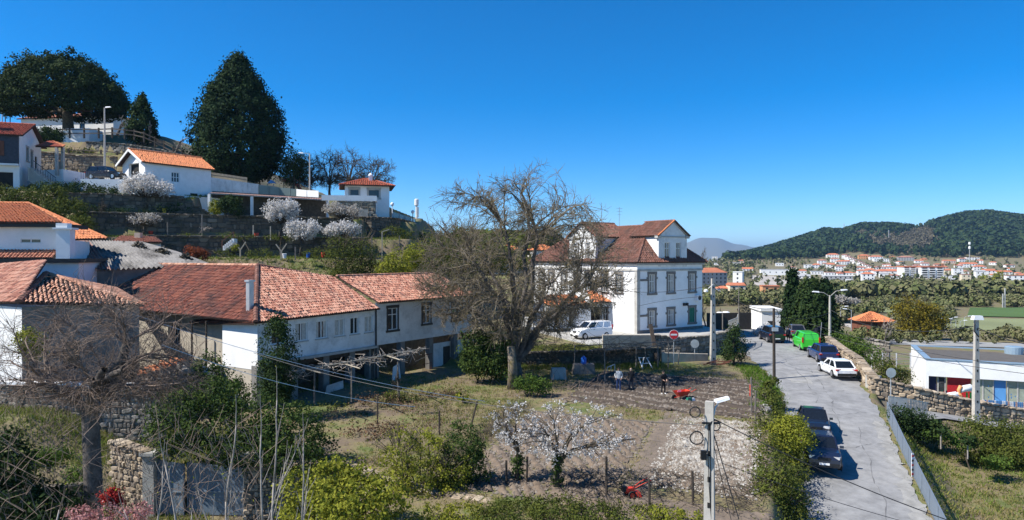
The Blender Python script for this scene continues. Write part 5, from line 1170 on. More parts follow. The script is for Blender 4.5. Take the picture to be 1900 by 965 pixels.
for q0_,q1_ in zip(pts[:-1],pts[1:]):
 a,b_=P(*q0_),P(*q1_);mb=MB();mb.poly([a-Vector((0,0,1.2)),b_-Vector((0,0,1.2)),b_,a]);mb.build('fence_panel','glass_fence',gf)
for q_ in pts:p=P(*q_);mb=MB();mb.box((p.x,p.y-.03,p.z-.6),(.07,.07,1.3));mb.build('post','rail_grey',gf)
for(u,v,d,h,lb)in((728,382,93,2.4,'white globe lamp on a post at the corner of the small house'),(766,396,98,1.6,'white globe lamp on dark post by the glass fence end')):
 p=P(u,v,d);t_=thing('globe_lamp',lb,'lamp',p-Vector((0,0,h)));mb=MB();mb.tube([p-Vector((0,0,h)),p],.06,6);mb.build('post','white_wall' if u<740 else 'black_metal',t_)
 mb=MB();mb.lathe(p,[(.05,-.05),(.2,.06),(.26,.22),(.2,.4),(.05,.48)],12);mb.build('globe','white_plastic',t_,smooth=True)
t_=thing('antenna_mast','slim white telecom mast standing right of the curved terrace wall','mast',P(773,425,108));p=P(773,424,108);mb=MB();mb.tube([p-Vector((0,0,2)),P(773,378,108)],.16,8);mb.build('pole','white_plastic',t_)
mb=MB();q=P(773,375,108);mb.lathe(q-Vector((0,0,.6)),[(.28,0),(.34,.1),(.34,1.0),(.2,1.1)],10);mb.build('antenna_head','white_plastic',t_)
mb=MB();q=P(773,388,108);mb.box((q.x+.2,q.y-.1,q.z-.5),(.3,.3,1.6));mb.build('equipment_box','galvanised',t_)
def lamp_post(u,vt,vb,d,r0,lb,arms,mat='galvanised',name='street_lamp',head='white_plastic'):
 b_=P(u,vb,d);tp=P(u,vt,d);t_=thing(name,lb,'street lamp',b_);mb=MB();mb.tube([b_-Vector((0,0,.3)),tp],[r0,r0*.6],8);mb.build('pole',mat,t_)
 for ax_,az in arms:
  mb=MB();e=tp+Vector((ax_,0,az));mb.tube([tp-Vector((0,0,.15)),tp+Vector((ax_*.5,0,az*.8)),e],.04,5);arm=mb.build('arm',mat,t_)
  mb=MB();sg=1 if ax_>0 else-1;mb.hexa([e+Vector((-.12*sg,-.12,-.06)),e+Vector((.62*sg,-.10,.02)),e+Vector((.62*sg,.10,.02)),e+Vector((-.12*sg,.12,-.06)),e+Vector((-.1*sg,-.06,.1)),e+Vector((.5*sg,-.06,.12)),e+Vector((.5*sg,.06,.12)),e+Vector((-.1*sg,.06,.1))]);mb.build('lamp_head',head,arm)
 return t_
lamp_post(195,200,306,90,.14,'slim grey lamp post standing between the slate house and garage',[(.25,.02)],'concrete_pole')
lamp_post(575,285,352,103,.13,'grey street lamp beside the small house on the hill',[(-1.1,.05)],'concrete_pole')
lamp_post(5,178,235,118,.1,'street lamp peeking out left of the umbrella pine',[(-.8,0)])
pg=thing('play_tower','small playground tower with red roof among the hilltop trees','play tower',P(535,352,108))
for du in(-8,8):
 for dd in(0,1.6):p=P(535+du,352,108+dd);mb=MB();mb.bar(p,p+Vector((0,0,1.9)),.12);mb.build('post','pale_wood',pg)
mb=MB();a=P(523,334,107.6);b_=P(548,334,107.6);c_=Vector((0,2.2,0));m_=(a+b_+c_)/2+Vector((0,0,.55));mb.add([a,b_,b_+c_,a+c_,m_+Vector((.5,0,0)),m_-Vector((.5,0,0))],[[0,1,4,5],[1,2,4],[2,3,5,4],[3,0,5]]);mb.build('roof','bright_red',pg)
mb=MB();a=P(545,340,107.5);mb.hexa([a,a+Vector((.5,0,0)),a+Vector((.5,.1,.1)),a+Vector((0,.1,.1)),a+Vector((1.2,-1,-1.2)),a+Vector((1.7,-1,-1.2)),a+Vector((1.7,-.9,-1.1)),a+Vector((1.2,-.9,-1.1))]);mb.build('slide','bucket_red',pg)
pg=thing('play_hut','small playground hut with blue gable roof above the panel wall','play hut',P(502,350,104))
mb=MB();a=P(496,340,104);b_=P(509,340,104);c_=(a+b_)/2+Vector((0,0,.5));n_=Vector((0,1.2,0));mb.add([a,b_,c_,a+n_,b_+n_,c_+n_],[[0,1,2],[0,2,5,3],[1,4,5,2]]);mb.build('roof','school_blue',pg)
for u in(497,508):p=P(u,341,104.3);mb=MB();mb.bar(p,p-Vector((0,0,1.2)),.1);mb.build('post','pale_wood',pg)
for i,(u,v,d,w_,lb,cm)in enumerate(((938,463,150,5.0,'white house with orange roof glimpsed behind the walnut branches, left one','tile_orange'),(1008,462,146,4.0,'white house with orange roof glimpsed just left of the big building','tile_orange'))):
 f=Fr(P(u-w_*4,480,d)[:2],e=(.95,.3));p=P(u,v,d);t_=thing('far_house',lb,'house',f(0,0,-4));C=walls(t_,f,w_*1.3,5,-4,p.z-.3,'white_wall',{0:[(1,2,p.z-2.4,p.z-1.2)]});window(t_,C[0],C[1],1,2,p.z-2.4,p.z-1.2);block_roof_hip(t_,f,w_*1.3,5,p.z-.3,p.z+1.0,cm,pitch=.35)
# ================================================================== school on the right
SF=Fr(P(1719,740,57)[:2],e=(.914,-.405));sch=thing('school_building','flat roofed white school with coloured panels and pale blue roof edge','school',SF(0,0,-12.9))
zt=P(0,667,57).z;zs=P(0,697.5,57).z;zw=P(0,741,57).z;sL=16.0
SB=SF(0,0);BL_=P(1691,640,65.7)
def su(u):aa=(u-950)/F;return(aa*SF.o.y-SF.o.x)/(SF.e.x-aa*SF.e.y)
s1=su(1724);ops=[(s1,sL-.3,zw,zs)]
mb=MB();wall_mesh(mb,SF(0,0),SF(sL,0),-13.4,zt,ops,.45);mb.build('wall','white_wall',sch)
mb=MB();wall_mesh(mb,(BL_.x,BL_.y),SF(0,0),-13.6,zt,[],.3);mb.build('side_wall','white_wall',sch)
def panel(u0,u1,mat,name,dd=.40,zz0=zw,zz1=zs,parent=sch):
 mb=MB();SF.box(mb,su(u0),su(u1),dd,dd+.06,zz0+.002,zz1-.002);return mb.build(name,mat,parent)
panel(1724,1740.5,'school_navy','navy_panel');panel(1760,1804.5,'school_red','red_panel');panel(1848,1870,'school_blue','blue_panel')
plain('pale_glass',(0.28,0.31,0.25),0.25,0.15,3.0)
for u0,u1,gm in((1741.5,1757,'glass'),(1806,1847,'pale_glass'),(1871.5,1912,'pale_glass')):
 window(sch,SF(0,0),SF(sL,0),su(u0),su(u1),zw+.02,zs-.02,depth=.38,frame='concrete',glass=gm,mull=0 if u1<1760 else 1,bar=.08)
for k_ in range(10):
 u=rnd.choice([1745,1749,1753,1818,1826,1832,1838,1880,1886,1890])+rnd.uniform(-2,2);z=rnd.uniform(zw+.4,zs-.3);q=SF(su(u),.365,z);mb=MB();r0_=rnd.uniform(.05,.1);mb.poly([q+Vector((r0_*math.cos(t)*rnd.uniform(.6,1.1),0,r0_*math.sin(t)))for t in[i*math.pi/4 for i in range(8)]]);mb.build('paper_cutout',rnd.choice(['shutter_green','school_blue','sign_red']),sch)
mb=MB();tl=Vector((BL_.x,BL_.y,zt));tr=tl+Vector((14.6,-6.5,0));mb.poly([SF(.3,.35,zt-.25),SF(sL+3,.35,zt-.25),Vector((tr.x,tr.y-.3,zt-.25)),Vector((tl.x+.45,tl.y-.2,zt-.25))]);mb.build('roof','gravel_roof',sch)
mb=MB();SF.box(mb,-.05,sL+3,-.06,.32,zt+.003,zt+.09)
a=SF(0,.32,zt);mb.hexa([SF(-.08,.3,zt+.002),SF(.38,.3,zt+.002),tl+Vector((.45,0,.002)),tl+Vector((-.05,0,.002)),SF(-.08,.3,zt+.092),SF(.38,.3,zt+.092),tl+Vector((.45,0,.092)),tl+Vector((-.05,0,.092))]);mb.bar(tl+Vector((0,-.1,.05)),tr+Vector((0,-.1,.05)),.3,.1);mb.build('roof_edge_trim','roof_edge',sch)
mb=MB();q=P(1882,645,62);mb.lathe((q.x,q.y,zt-.25),[(.72,0),(.72,.62),(.6,.68)],18);mb.build('roof_vent','roof_edge',sch)
for i,(u,v,lb)in enumerate(((1768,728,'white and orange bird shaped play figure, left of the pair'),(1795,722,'white and orange bird shaped play figure, taller right one'))):
 b_=P(u,750,54.5);t_=thing('bird_figure',lb,'play figure',Vector((b_.x,b_.y,-12.8)),local=True);k_=1+.35*i
 mb=MB();mb.tube([(-.75,0,1.35*k_),(-.3,0,1.62*k_),(.25,0,1.68*k_),(.55,0,1.55*k_)],[.05,.26,.3,.12],9);mb.build('body','white_plastic',t_,smooth=True)
 mb=MB();sx=1 if i==0 else-1;mb.tube([(.35*sx,-.05,1.7*k_),(.55*sx,-.05,1.75*k_),(.68*sx,-.05,1.55*k_),(.5*sx,-.05,1.15*k_)],[.1,.16,.15,.05],8);mb.build('neck','orange_play',t_,smooth=True)
 mb=MB();mb.tube([(0,0,0),(0,0,1.4*k_)],.07,6);mb.tube([(.3,0,0),(.3,0,1.4*k_)],.07,6);mb.build('legs','green_play',t_)
b_=P(1825,752,54);t_=thing('blue_play_horse','blue spring rider in the school yard behind the wall','spring rider',Vector((b_.x,b_.y,-12.8)),local=True)
mb=MB();mb.tube([(-.3,0,.7),(.1,0,.8),(.45,0,1.25),(.7,0,1.15)],[.18,.22,.15,.06],8);mb.build('body','school_blue',t_);mb=MB();mb.tube([(0,0,0),(.05,.05,.3),(0,0,.65)],.1,7);mb.build('spring','galvanised',t_)
pf=thing('coloured_picket_fence','school yard fence of blue, pink and white pickets','fence',P(1840,750,53.6))
for i in range(40):
 u=1826+i*3.6;p=P(u,742+i*.25,53.6);mb=MB();mb.box((p.x,p.y,p.z-.55),(.11,.04,1.1));mb.build('picket',['white_plastic','fence_blue','white_plastic','fence_pink','fence_blue','fence_blue','school_blue'][(i*5+i//7)%7],pf)
mb=MB();mb.bar(P(1824,748,53.65),P(1970,757,53.65),.04,.08);mb.build('rail','white_plastic',pf)
mfe=thing('mesh_fence','pale metal mesh fence left of the white school','fence',P(1660,670,68))
for u in(1618,1638,1664,1690):p=P(u,655,70);mb=MB();mb.box((p.x,p.y,p.z-.8),(.09,.09,1.6));mb.build('post','white_plastic',mfe)
for k_ in range(7):a=P(1618,656+k_*3,70);b_=P(1692,656+k_*3,70);mb=MB();mb.bar(a,b_,.025);mb.build('wire','galvanised',mfe)
stone_wall('garden_plot_wall','grey stone wall behind the shrubs left of the school',[(*P(1606,625,80)[:2],-13,-9.6),(*P(1650,625,78)[:2],-13,-9.9)],.4,.4,'stone_grey',seed=29)
# ================================================================== vehicles
def make_car(name,label,col,L_=4.4,W_=1.8,H_=1.45,kind='hatch',group=None,belt=None,lit_front=True,plate=True):
 """local frame: +x is the front; origin on the ground under the middle"""
 t_=thing(name,label,'van' if kind=='van' else 'car',(0,0,0),group=group,local=True)
 h=W_/2;x0,x1=-L_/2,L_/2;zb=.22;bl=belt or H_*.62
 if kind=='van':prof=[(x0,bl*.98,.94),(x0+.15,bl,1),(x1-1.15,bl,1),(x1-.95,bl-.05,.99),(x1-.25,bl*.78,.95),(x1,bl*.55,.86)]
 elif kind=='suv':prof=[(x0,bl*.9,.9),(x0+.12,bl,.97),(x0+.9,bl,1),(x1-1.45,bl,1),(x1-.5,bl*.92,.96),(x1-.12,bl*.78,.9),(x1,bl*.6,.84)]
 else:prof=[(x0,bl*.8,.86),(x0+.12,bl*.97,.94),(x0+.8,bl,1),(x1-1.5,bl,1),(x1-.6,bl*.88,.96),(x1-.15,bl*.72,.88),(x1,bl*.55,.8)]
 V=[];Fs=[];k=10
 for(x,zt,f)in prof:
  w_=h*f;zl=zb+(.1 if x in(x0,x1)else 0)
  half=[(w_*.9,zl),(w_,zl+.14),(w_*1.0,zl+(zt-zl)*.55),(w_*.97,zt-.07),(w_*.86,zt)]
  for y,z in half:V.append((x,y,z))
  for y,z in reversed(half):V.append((x,-y,z))
 for i in range(len(prof)-1):
  for j in range(k):j2=(j+1)%k;Fs.append([i*k+j,(i+1)*k+j,(i+1)*k+j2,i*k+j2])
 Fs.append(list(range(k)));Fs.append([(len(prof)-1)*k+j for j in range(k)][::-1])
 mb=MB();mb.add(V,Fs);body=mb.build('body',col,t_,smooth=False)
 if kind=='van':gb=(x0+.08,x1-1.05);gt=(x0+.14,x1-1.75)
 elif kind=='suv':gb=(x0+.12,x1-1.35);gt=(x0+.5,x1-2.05)
 else:gb=(x0+.3,x1-1.4);gt=(x0+.95,x1-2.2)
 wb=h*.87;wt=h*.72;zr=H_-.06
 B=[(gb[0],-wb,bl-.03),(gb[1],-wb*.95,bl-.03),(gb[1],wb*.95,bl-.03),(gb[0],wb,bl-.03)];T=[(gt[0],-wt,zr),(gt[1],-wt,zr),(gt[1],wt,zr),(gt[0],wt,zr)]
 mb=MB();mb.hexa(B+T);mb.build('windows','car_glass',t_)
 mb=MB();mb.hexa([(gt[0]-.04,-wt-.02,zr-.02),(gt[1]+.04,-wt-.02,zr-.02),(gt[1]+.04,wt+.02,zr-.02),(gt[0]-.04,wt+.02,zr-.02),(gt[0]+.12,-wt*.85,H_),(gt[1]-.12,-wt*.85,H_),(gt[1]-.12,wt*.85,H_),(gt[0]+.12,wt*.85,H_)])
 Bv=[Vector(p)for p in B];Tv=[Vector(p)for p in T]
 for i in range(4):o_=(Bv[i]+Tv[i])/2;sg=Vector((0,.012 if Bv[i].y>0 else-.012,0));mb.bar(Bv[i]+sg,Tv[i]+sg,.09,.09)
 for f in((.52,)if kind!='van' else(.35,.68)):
  for sd in(0,1):
   a=Bv[0].lerp(Bv[1],f)if sd==0 else Bv[3].lerp(Bv[2],f);b_=Tv[0].lerp(Tv[1],f)if sd==0 else Tv[3].lerp(Tv[2],f);mb.bar(a,b_,.09,.05)
 if kind=='van':
  for sd in(0,1):
   i0,i1=(0,1)if sd==0 else(3,2);sg=Vector((0,-.015 if sd==0 else .015,0));a,b_,c_,d_=Bv[i0]+sg,Bv[i0].lerp(Bv[i1],.66)+sg,Tv[i0].lerp(Tv[i1],.6)+sg,Tv[i0]+sg;mb.poly([a,b_,c_,d_]if sd==0 else[d_,c_,b_,a])
  mb.poly([Bv[3]+Vector((-.012,0,0)),Bv[0]+Vector((-.012,0,0)),Tv[0]+Vector((-.012,0,0)),Tv[3]+Vector((-.012,0,0))])
 mb.build('roof',col,t_)
 for x in(x0+L_*.19,x1-L_*.185):
  for sd in(-1,1):
   wr=.33 if kind!='suv' else .37;y=sd*(h-.1)
   mb=MB();mb.lathe((x,y-.11,wr),[(wr*.6,0),(wr*.93,0),(wr,.05),(wr,.17),(wr*.93,.22),(wr*.6,.22)],18,'y');wh=mb.build('wheel','tyre',t_)
   mb=MB();mb.lathe((x,y+(.115 if sd>0 else-.14),wr),[(wr*.64,0),(wr*.64,.022)],14,'y');mb.build('rim','rim',wh)
   mb=MB();mb.lathe((x,sd*(h-.02)-.01,wr),[(wr*1.14,0),(wr*1.14,.02)],18,'y');mb.build('wheel_arch','car_black',t_)
 mb=MB();mb.box((x1-.06,0,.36),(.16,W_*.8,.2));mb.build('front_bumper','car_black',t_);mb=MB();mb.box((x0+.05,0,.36),(.16,W_*.82,.2));mb.build('rear_bumper','car_black',t_)
 mb=MB();mb.box((x1-.045,0,bl*.62),(.1,W_*.34,.17));mb.build('grille','car_black',t_)
 for sd in(-1,1):
  mb=MB();mb.box((x1-.16,sd*h*.68,bl*.70),(.22,.34,.14),sd*-.35);mb.build('headlight','lamp_clear',t_)
  if kind=='van':mb=MB();mb.box((x0+.0,sd*h*.9,bl*.95),(.09,.14,.55))
  else:mb=MB();mb.box((x0+.07,sd*h*.74,bl*.84),(.16,.42,.12),sd*.25)
  mb.build('tail_light','lamp_red',t_)
  mb=MB();mb.box((gb[1]-.15,sd*(h+.08),bl+.08),(.12,.2,.14));mb.build('wing_mirror',col,t_)
  for f in(.4,.75)if kind!='van' else(.72,):mb=MB();mb.box((gb[0]+(gb[1]-gb[0])*f,sd*(h+.005),bl*.82),(.2,.03,.03));mb.build('door_handle','car_black' if col=='paint_white' else 'rim',t_)
 if plate:
  mb=MB();mb.box((x0-.035,0,.52),(.02,.52,.11));mb.build('number_plate','plate_white',t_);mb=MB();mb.box((x1+.03,0,.42),(.02,.52,.11));mb.build('number_plate','plate_white',t_)
 return t_
def park(t_,x,y,ang,z=None,pitch=0.0):
 t_.location=(x,y,road_z(y)+.085 if z is None else z);t_.rotation_euler=(0,pitch,ang);return t_
rdir=math.atan2(1,.36)
park(make_car('white_hatchback','white hatchback parked nose away against the roadside stone wall','paint_white',4.4,1.8,1.43),27.75,58.4,R(86))
park(make_car('blue_suv','dark blue people carrier parked ahead of the white hatchback','paint_blue',4.5,1.8,1.62,'suv'),29.9,65.8,R(82))
park(make_car('green_van','bright green panel van parked beyond the dark blue car','paint_green',4.6,1.83,1.9,'van',belt=1.25),31.4,73.0,R(80))
park(make_car('silver_car','grey hatchback parked just behind the bright green van','paint_grey',4.2,1.75,1.5),28.6,80.6,rdir+.15)
park(make_car('black_van','black people carrier seen from behind, left of the walker','paint_black',4.6,1.85,1.82,'suv',belt=1.15),30.3-1.2,79.2,R(86));
bpy.data.objects['black_van'].location.x=P(1433,0,79).x;bpy.data.objects['silver_car'].location.x=P(1476,0,84).x;bpy.data.objects['silver_car'].location.y=84
park(make_car('navy_suv','navy blue off-roader facing the camera beside the hedge','paint_navy',4.65,1.88,1.66,'suv',belt=1.08),17.85,39.4,rdir+math.pi,pitch=R(-5))
park(make_car('navy_hatchback','dark navy car parked right behind the navy off-roader','paint_black',4.4,1.8,1.48),19.55,44.2,rdir+math.pi,pitch=R(-4))
t_=make_car('white_van','small white van parked by the annex of the big building','paint_white',4.4,1.8,1.82,'van',belt=1.2);t_.location=(8.6,74.0,-8.87);t_.rotation_euler=(0,0,R(208))
t_=make_car('brown_suv','dark brown off-roader parked on the hillside terrace','paint_brown',4.5,1.85,1.68,'suv',belt=1.05);p=P(199,331,83.6);t_.location=(p.x,p.y,9.27);t_.rotation_euler=(0,0,R(-8))
t_=make_car('silver_estate','pale grey car half hidden between dark off-roader and white garage','paint_grey',4.4,1.8,1.5);p=P(238,331,90.5);t_.location=(p.x,p.y,9.27);t_.rotation_euler=(0,0,R(-10))
mb=MB();sb_=P(1525,800,40);
# ================================================================== people
def person(label,loc,ang,coat,trousers,hair=(.03,.02,.015),arms='front',h=1.72,shoes='car_black',bald=False,skin=(.45,.28,.2),lean=0.0):
 key='person'
 me=bpy.data.meshes.new('person');J={}
 k=h/1.72
 pts={'pel':(0,0,.95,.145,.12),'waist':(.0,0,1.1,.15,.115),'chest':(.01,0,1.32,.175,.125),'neck0':(0,0,1.46,.085,.08),'neck':(.01,0,1.52,.055,.055),'head':(.03,0,1.62,.085,.075),'top':(.02,0,1.70,.06,.055)}
 E=[('pel','waist'),('waist','chest'),('chest','neck0'),('neck0','neck'),('neck','head'),('head','top')]
 for s_,n_ in((1,'l'),(-1,'r')):
  st=.06*s_ if arms!='x' else 0
  pts['hip'+n_]=(0,.09*s_,.88,.098,.10);pts['kn'+n_]=(.02+st*.3,.105*s_,.5,.066,.068);pts['an'+n_]=(-.02+st*.5,.115*s_,.09,.045,.05);pts['to'+n_]=(.15+st*.5,.14*s_,.045,.042,.035)
  pts['sh'+n_]=(0,.18*s_,1.41,.072,.07)
  if arms=='front':el=(.06,.25*s_,1.15);wr=(.27,.13*s_,1.08)
  elif arms=='hip':el=(-.03,.27*s_,1.16);wr=(.12,.2*s_,.96)
  else:el=(-.02,.23*s_,1.14);wr=(.04,.24*s_,.9)
  pts['el'+n_]=(*el,.05,.05);pts['wr'+n_]=(*wr,.034,.034)
  d=(Vector(wr)-Vector(el)).normalized();pm=Vector(wr)+d*.07;pts['pa'+n_]=(*pm,.038,.028)
  E+=[('pel','hip'+n_),('hip'+n_,'kn'+n_),('kn'+n_,'an'+n_),('an'+n_,'to'+n_),('chest','sh'+n_),('sh'+n_,'el'+n_),('el'+n_,'wr'+n_),('wr'+n_,'pa'+n_)]
  side=d.cross(Vector((0,0,1))).normalized()
  for q in range(4):
   b_=pm+side*(.028-.018*q)+d*.02;m_=b_+d*(.04,.045,.042,.032)[q];t2=m_+d*.025-Vector((0,0,.02))
   pts['f%d'%q+n_]=(*m_,.010,.010);pts['g%d'%q+n_]=(*t2,.008,.008);E+=[('pa'+n_,'f%d'%q+n_),('f%d'%q+n_,'g%d'%q+n_)]
  tb=Vector(wr)+d*.03-side*.045*s_;t2=tb+d*.04+Vector((0,0,.01));pts['tb'+n_]=(*tb,.012,.012);pts['tt'+n_]=(*t2,.009,.009);E+=[('wr'+n_,'tb'+n_),('tb'+n_,'tt'+n_)]
 names=list(pts);ix={n_:i for i,n_ in enumerate(names)}
 V=[((pts[n_][0]+lean*max(0,pts[n_][2]-.9))*k,pts[n_][1]*k,pts[n_][2]*k)for n_ in names]
 me.from_pydata(V,[(ix[a],ix[b_])for a,b_ in E],[]);me.update()
 o=bpy.data.objects.new('person',me);COL.objects.link(o)
 sk=o.modifiers.new('skin','SKIN');sk.use_smooth_shade=True;sub=o.modifiers.new('sub','SUBSURF');sub.levels=2;sub.render_levels=2
 for i,n_ in enumerate(names):me.skin_vertices[0].data[i].radius=(pts[n_][3]*k,pts[n_][4]*k)
 me.skin_vertices[0].data[ix['pel']].use_root=True
 dg=bpy.context.evaluated_depsgraph_get();nm=bpy.data.meshes.new_from_object(o.evaluated_get(dg));bpy.data.objects.remove(o)
 plain('skin_tone',skin,.6,.05,20)if 'skin_tone' not in MATS else None
 for m_ in(coat,trousers,'skin_tone',shoes):nm.materials.append(MATS[m_])
 zs_=[v.co.copy()for v in nm.vertices]
 for p_ in nm.polygons:
  c=p_.center;z=c.z/k;p_.use_smooth=True
  hand=any((c-Vector(pts['pa'+n_][:3])*k).length<.11*k or(c-Vector(pts['wr'+n_][:3])*k).length<.035*k for n_ in 'lr')
  p_.material_index=3 if z<.1 else(2 if z>1.5 or hand else(1 if z<.93 and abs(c.y)<.2*k else 0))
 nm.name='body'
 t_=thing('person',label,'person',loc,ang,local=True);b_=place('body',nm,t_)
 mb=MB();cx=(.015+lean*.7)*k
 if not bald:
  mb.lathe((cx-.015,0,1.60*k),[(.088*k,0),(.097*k,.04),(.09*k,.09),(.055*k,.125),(.01,.135)],12);mb.build('hair','hair_dark',t_,smooth=True)
 else:
  mb.lathe((cx-.03,0,1.56*k),[(.07*k,0),(.086*k,.03),(.085*k,.06)],12);mb.build('hair','hair_grey',t_,smooth=True)
 mb=MB();mb.box((cx+.115*k,0,1.615*k),(.03,.022,.035),taper=.6)
 for s_ in(-1,1):mb.box((cx+.0,s_*.088*k,1.615*k),(.035,.015,.05))
 mb.build('nose_and_ears','skin_tone',t_)
 for s_ in(-1,1):mb=MB();mb.box((cx+.1*k,s_*.032*k,1.635*k),(.012,.022,.01));mb.build('eye','car_black',t_)
 mb=MB();mb.box((cx+.1*k,0,1.575*k),(.012,.045,.01));mb.build('mouth','rust_brown',t_)
 return t_
plain('hair_dark',(.02,.015,.012),.7,.1,9);plain('hair_grey',(.25,.24,.23),.8,.1,9);plain('cloth_black',(.012,.012,.014),.9,.1,6);plain('cloth_navy',(.012,.015,.028),.9,.1,6);plain('cloth_white',(.55,.56,.56),.9,.1,6);plain('cloth_jeans',(.03,.06,.16),.9,.15,6);plain('shoe_white',(.75,.75,.74),.6,.05,6)
def on(u,v):
 z=-10.0
 for _ in range(4):d=-z*F/(v-HV);z=gz((u-950)/F*d,d)
 return Vector(((u-950)/F*d,d,z))
p=on(1148,726);person('person in pale shirt and blue jeans bending an arm, left of three in garden',p+Vector((0,0,.02)),R(-100),'cloth_white','cloth_jeans',arms='hip',bald=False,lean=.06)
p=on(1171,726);person('person all in dark clothes with bare head, middle of three in garden',p+Vector((0,0,.02)),R(95),'cloth_black','cloth_navy',arms='down',bald=True)
p=on(1231,733);person('person in black holding a phone with white trainers, right of three',p+Vector((0,0,.05)),R(-75),'cloth_black','cloth_black',arms='front',shoes='shoe_white',h=1.7,lean=.03)
p=P(1463,646,78);person('person in dark clothes walking on the road beyond the parked cars',Vector((p.x,p.y,road_z(78)+.1)),R(100),'cloth_navy','cloth_black',arms='down')
# ================================================================== garden things
p=on(1265,742);wb=thing('wheelbarrow','red wheelbarrow standing on the garden path near the people','wheelbarrow',p,R(200),local=True)
mb=MB();mb.add([(-.38,-.2,.32),(.3,-.2,.30),(.3,.2,.30),(-.38,.2,.32),(-.52,-.33,.66),(.55,-.33,.62),(.55,.33,.62),(-.52,.33,.66)],[[3,2,1,0],[0,1,5,4],[1,2,6,5],[2,3,7,6],[3,0,4,7]]);mb.build('tray','bright_red',wb)
for s_ in(-1,1):mb=MB();mb.tube([(.62,s_*.05,.2),(.1,s_*.2,.28),(-.5,s_*.27,.5),(-1.0,s_*.3,.72)],.022,6);mb.build('handle','bright_red',wb);mb=MB();mb.tube([(-.3,s_*.22,.4),(-.42,s_*.26,.0)],.02,5);mb.build('leg','bright_red',wb)
mb=MB();mb.lathe((.62,-.05,.2),[(.1,0),(.19,.01),(.2,.05),(.19,.09),(.1,.1)],14,'y');mb.build('wheel','tyre',wb);mb=MB();mb.box((0,-.272,.5),(.3,.012,.2));mb.build('label_plate','white_plastic',wb)
p=on(1279,746);t_=thing('chainsaw','small green and white garden machine lying beside the wheelbarrow','garden machine',p,.4,local=True);mb=MB();mb.box((0,0,.16),(.4,.25,.26),taper=.8);mb.build('housing','shutter_green',t_);mb=MB();mb.box((.32,0,.14),(.3,.2,.2),taper=.7);mb.build('engine','white_plastic',t_);mb=MB();mb.tube([(-.1,0,.3),(.05,0,.45),(.2,0,.3)],.02,6);mb.build('handle','car_black',t_)
p=on(1168,925);tl=thing('rotary_tiller','red two wheeled rotary tiller among the foreground branches','tiller',p,R(15),local=True);tl.scale=(.72,.72,.72)
mb=MB();mb.box((0,0,.5),(.55,.4,.3),taper=.85);mb.build('engine_cover','bright_red',tl);mb=MB();mb.box((-.35,0,.62),(.3,.34,.32),taper=.8);mb.build('engine_block','car_black',tl)
for s_ in(-1,1):
 mb=MB();mb.lathe((.05,s_*.32-.06,.26),[(.14,0),(.25,.0),(.26,.06),(.25,.12),(.14,.12)],14,'y');wh=mb.build('wheel','tyre',tl);mb=MB();mb.lathe((.05,s_*.32-.065 if s_<0 else s_*.32+.05,.26),[(.15,0),(.15,.02)],10,'y');mb.build('hub','bright_red',wh)
 mb=MB();mb.tube([(.2,s_*.1,.55),(.8,s_*.2,.85),(1.35,s_*.26,1.05)],.028,6);mb.build('handlebar','bright_red',tl)
mb=MB();mb.box((.5,0,.22),(.4,.6,.3),taper=.7);mb.build('tine_guard','bright_red',tl)
def pole(name,lb,pts,r,mat='dark_wood',cat='post',n=6,group=None):
 mb=MB();mb.tube(pts,r,n);return one(name,mb,mat,lb,cat,group)
posts=[(873,745,790,'leaning'),(815,762,808,''),(700,735,790,''),(740,788,830,''),(1126,848,922,''),(1206,890,950,''),(1287,875,940,''),(940,855,900,''),(977,848,897,'')]
for i,(u,vt,vb,k_)in enumerate(posts):
 b_=on(u,vb);tp=P(u+(12 if k_ else rnd.uniform(-2,2)),vt,b_.y);pole('garden_post',['leaning wooden stake at the left edge of the ploughed bed','wooden stake standing in the grass left of the leaning stake','thin wooden stake left in the grass near the house','short wooden stake below the grape trellis','dark wooden stake in front of the ploughed bed','dark wooden stake right of the red tiller','dark wooden stake left of the foreground concrete pole','stake left of the ivy clad trunk in the foreground bed','stake right of the ivy clad trunk in the foreground bed'][i],[b_-Vector((0,0,.2)),tp],.055,'dark_wood')
for i,(u,vt,vb)in enumerate(((1066,640,690),(1123,650,712),(1180,640,685),(1199,645,684),(1221,640,684),(1240,633,684),(1258,650,678),(1395,700,770),(1402,725,790))):
 b_=on(u,vb);pole('trellis_post','slender trellis post at the garden back, number %s from the left'%['one','two','three','four','five','six','seven','eight by the road','nine by the road'][i],[b_-Vector((0,0,.2)),P(u+rnd.uniform(-3,3),vt,b_.y)],.05,'grey_wood')
mb=MB()
for a_,b_ in(((1066,642,61.0),(1240,634,61.0)),((1100,648,60),(1222,646,61)),((1123,650,58),(1180,641,61)),((1199,646,60),(1275,628,63))):mb.bar(P(*a_),P(*b_),.07)
one('vine_trellis',mb,'grey_wood','flat wooden vine trellis over the back of the garden','trellis')
mb=MB();mb.bar(P(1207,602,64.6),P(1222,680,62.5),.32,.2);one('leaning_beam',mb,'dark_wood','dark weathered beam leaning on the yard wall','beam')
p=on(1083,694);mb=MB();mb.lathe(p+Vector((0,0,.85)),[(.18,0),(.24,.1),(.24,.5),(.12,.58),(.1,.66)],12);one('blue_drum',mb,'bucket_blue','blue plastic drum standing on a stone block','drum')
mb=MB();mb.box(p+Vector((0,.1,.4)),(1.9,.9,.9),.1,.9);one('stone_block',mb,'granite','dark stone block under the blue drum','stone block')
p=on(1036,704);mb=MB();mb.box(p+Vector((0,0,.45)),(1.3,.6,.95),.1,.85);one('pale_block',mb,'concrete','pale concrete block beside the walnut tree','block')
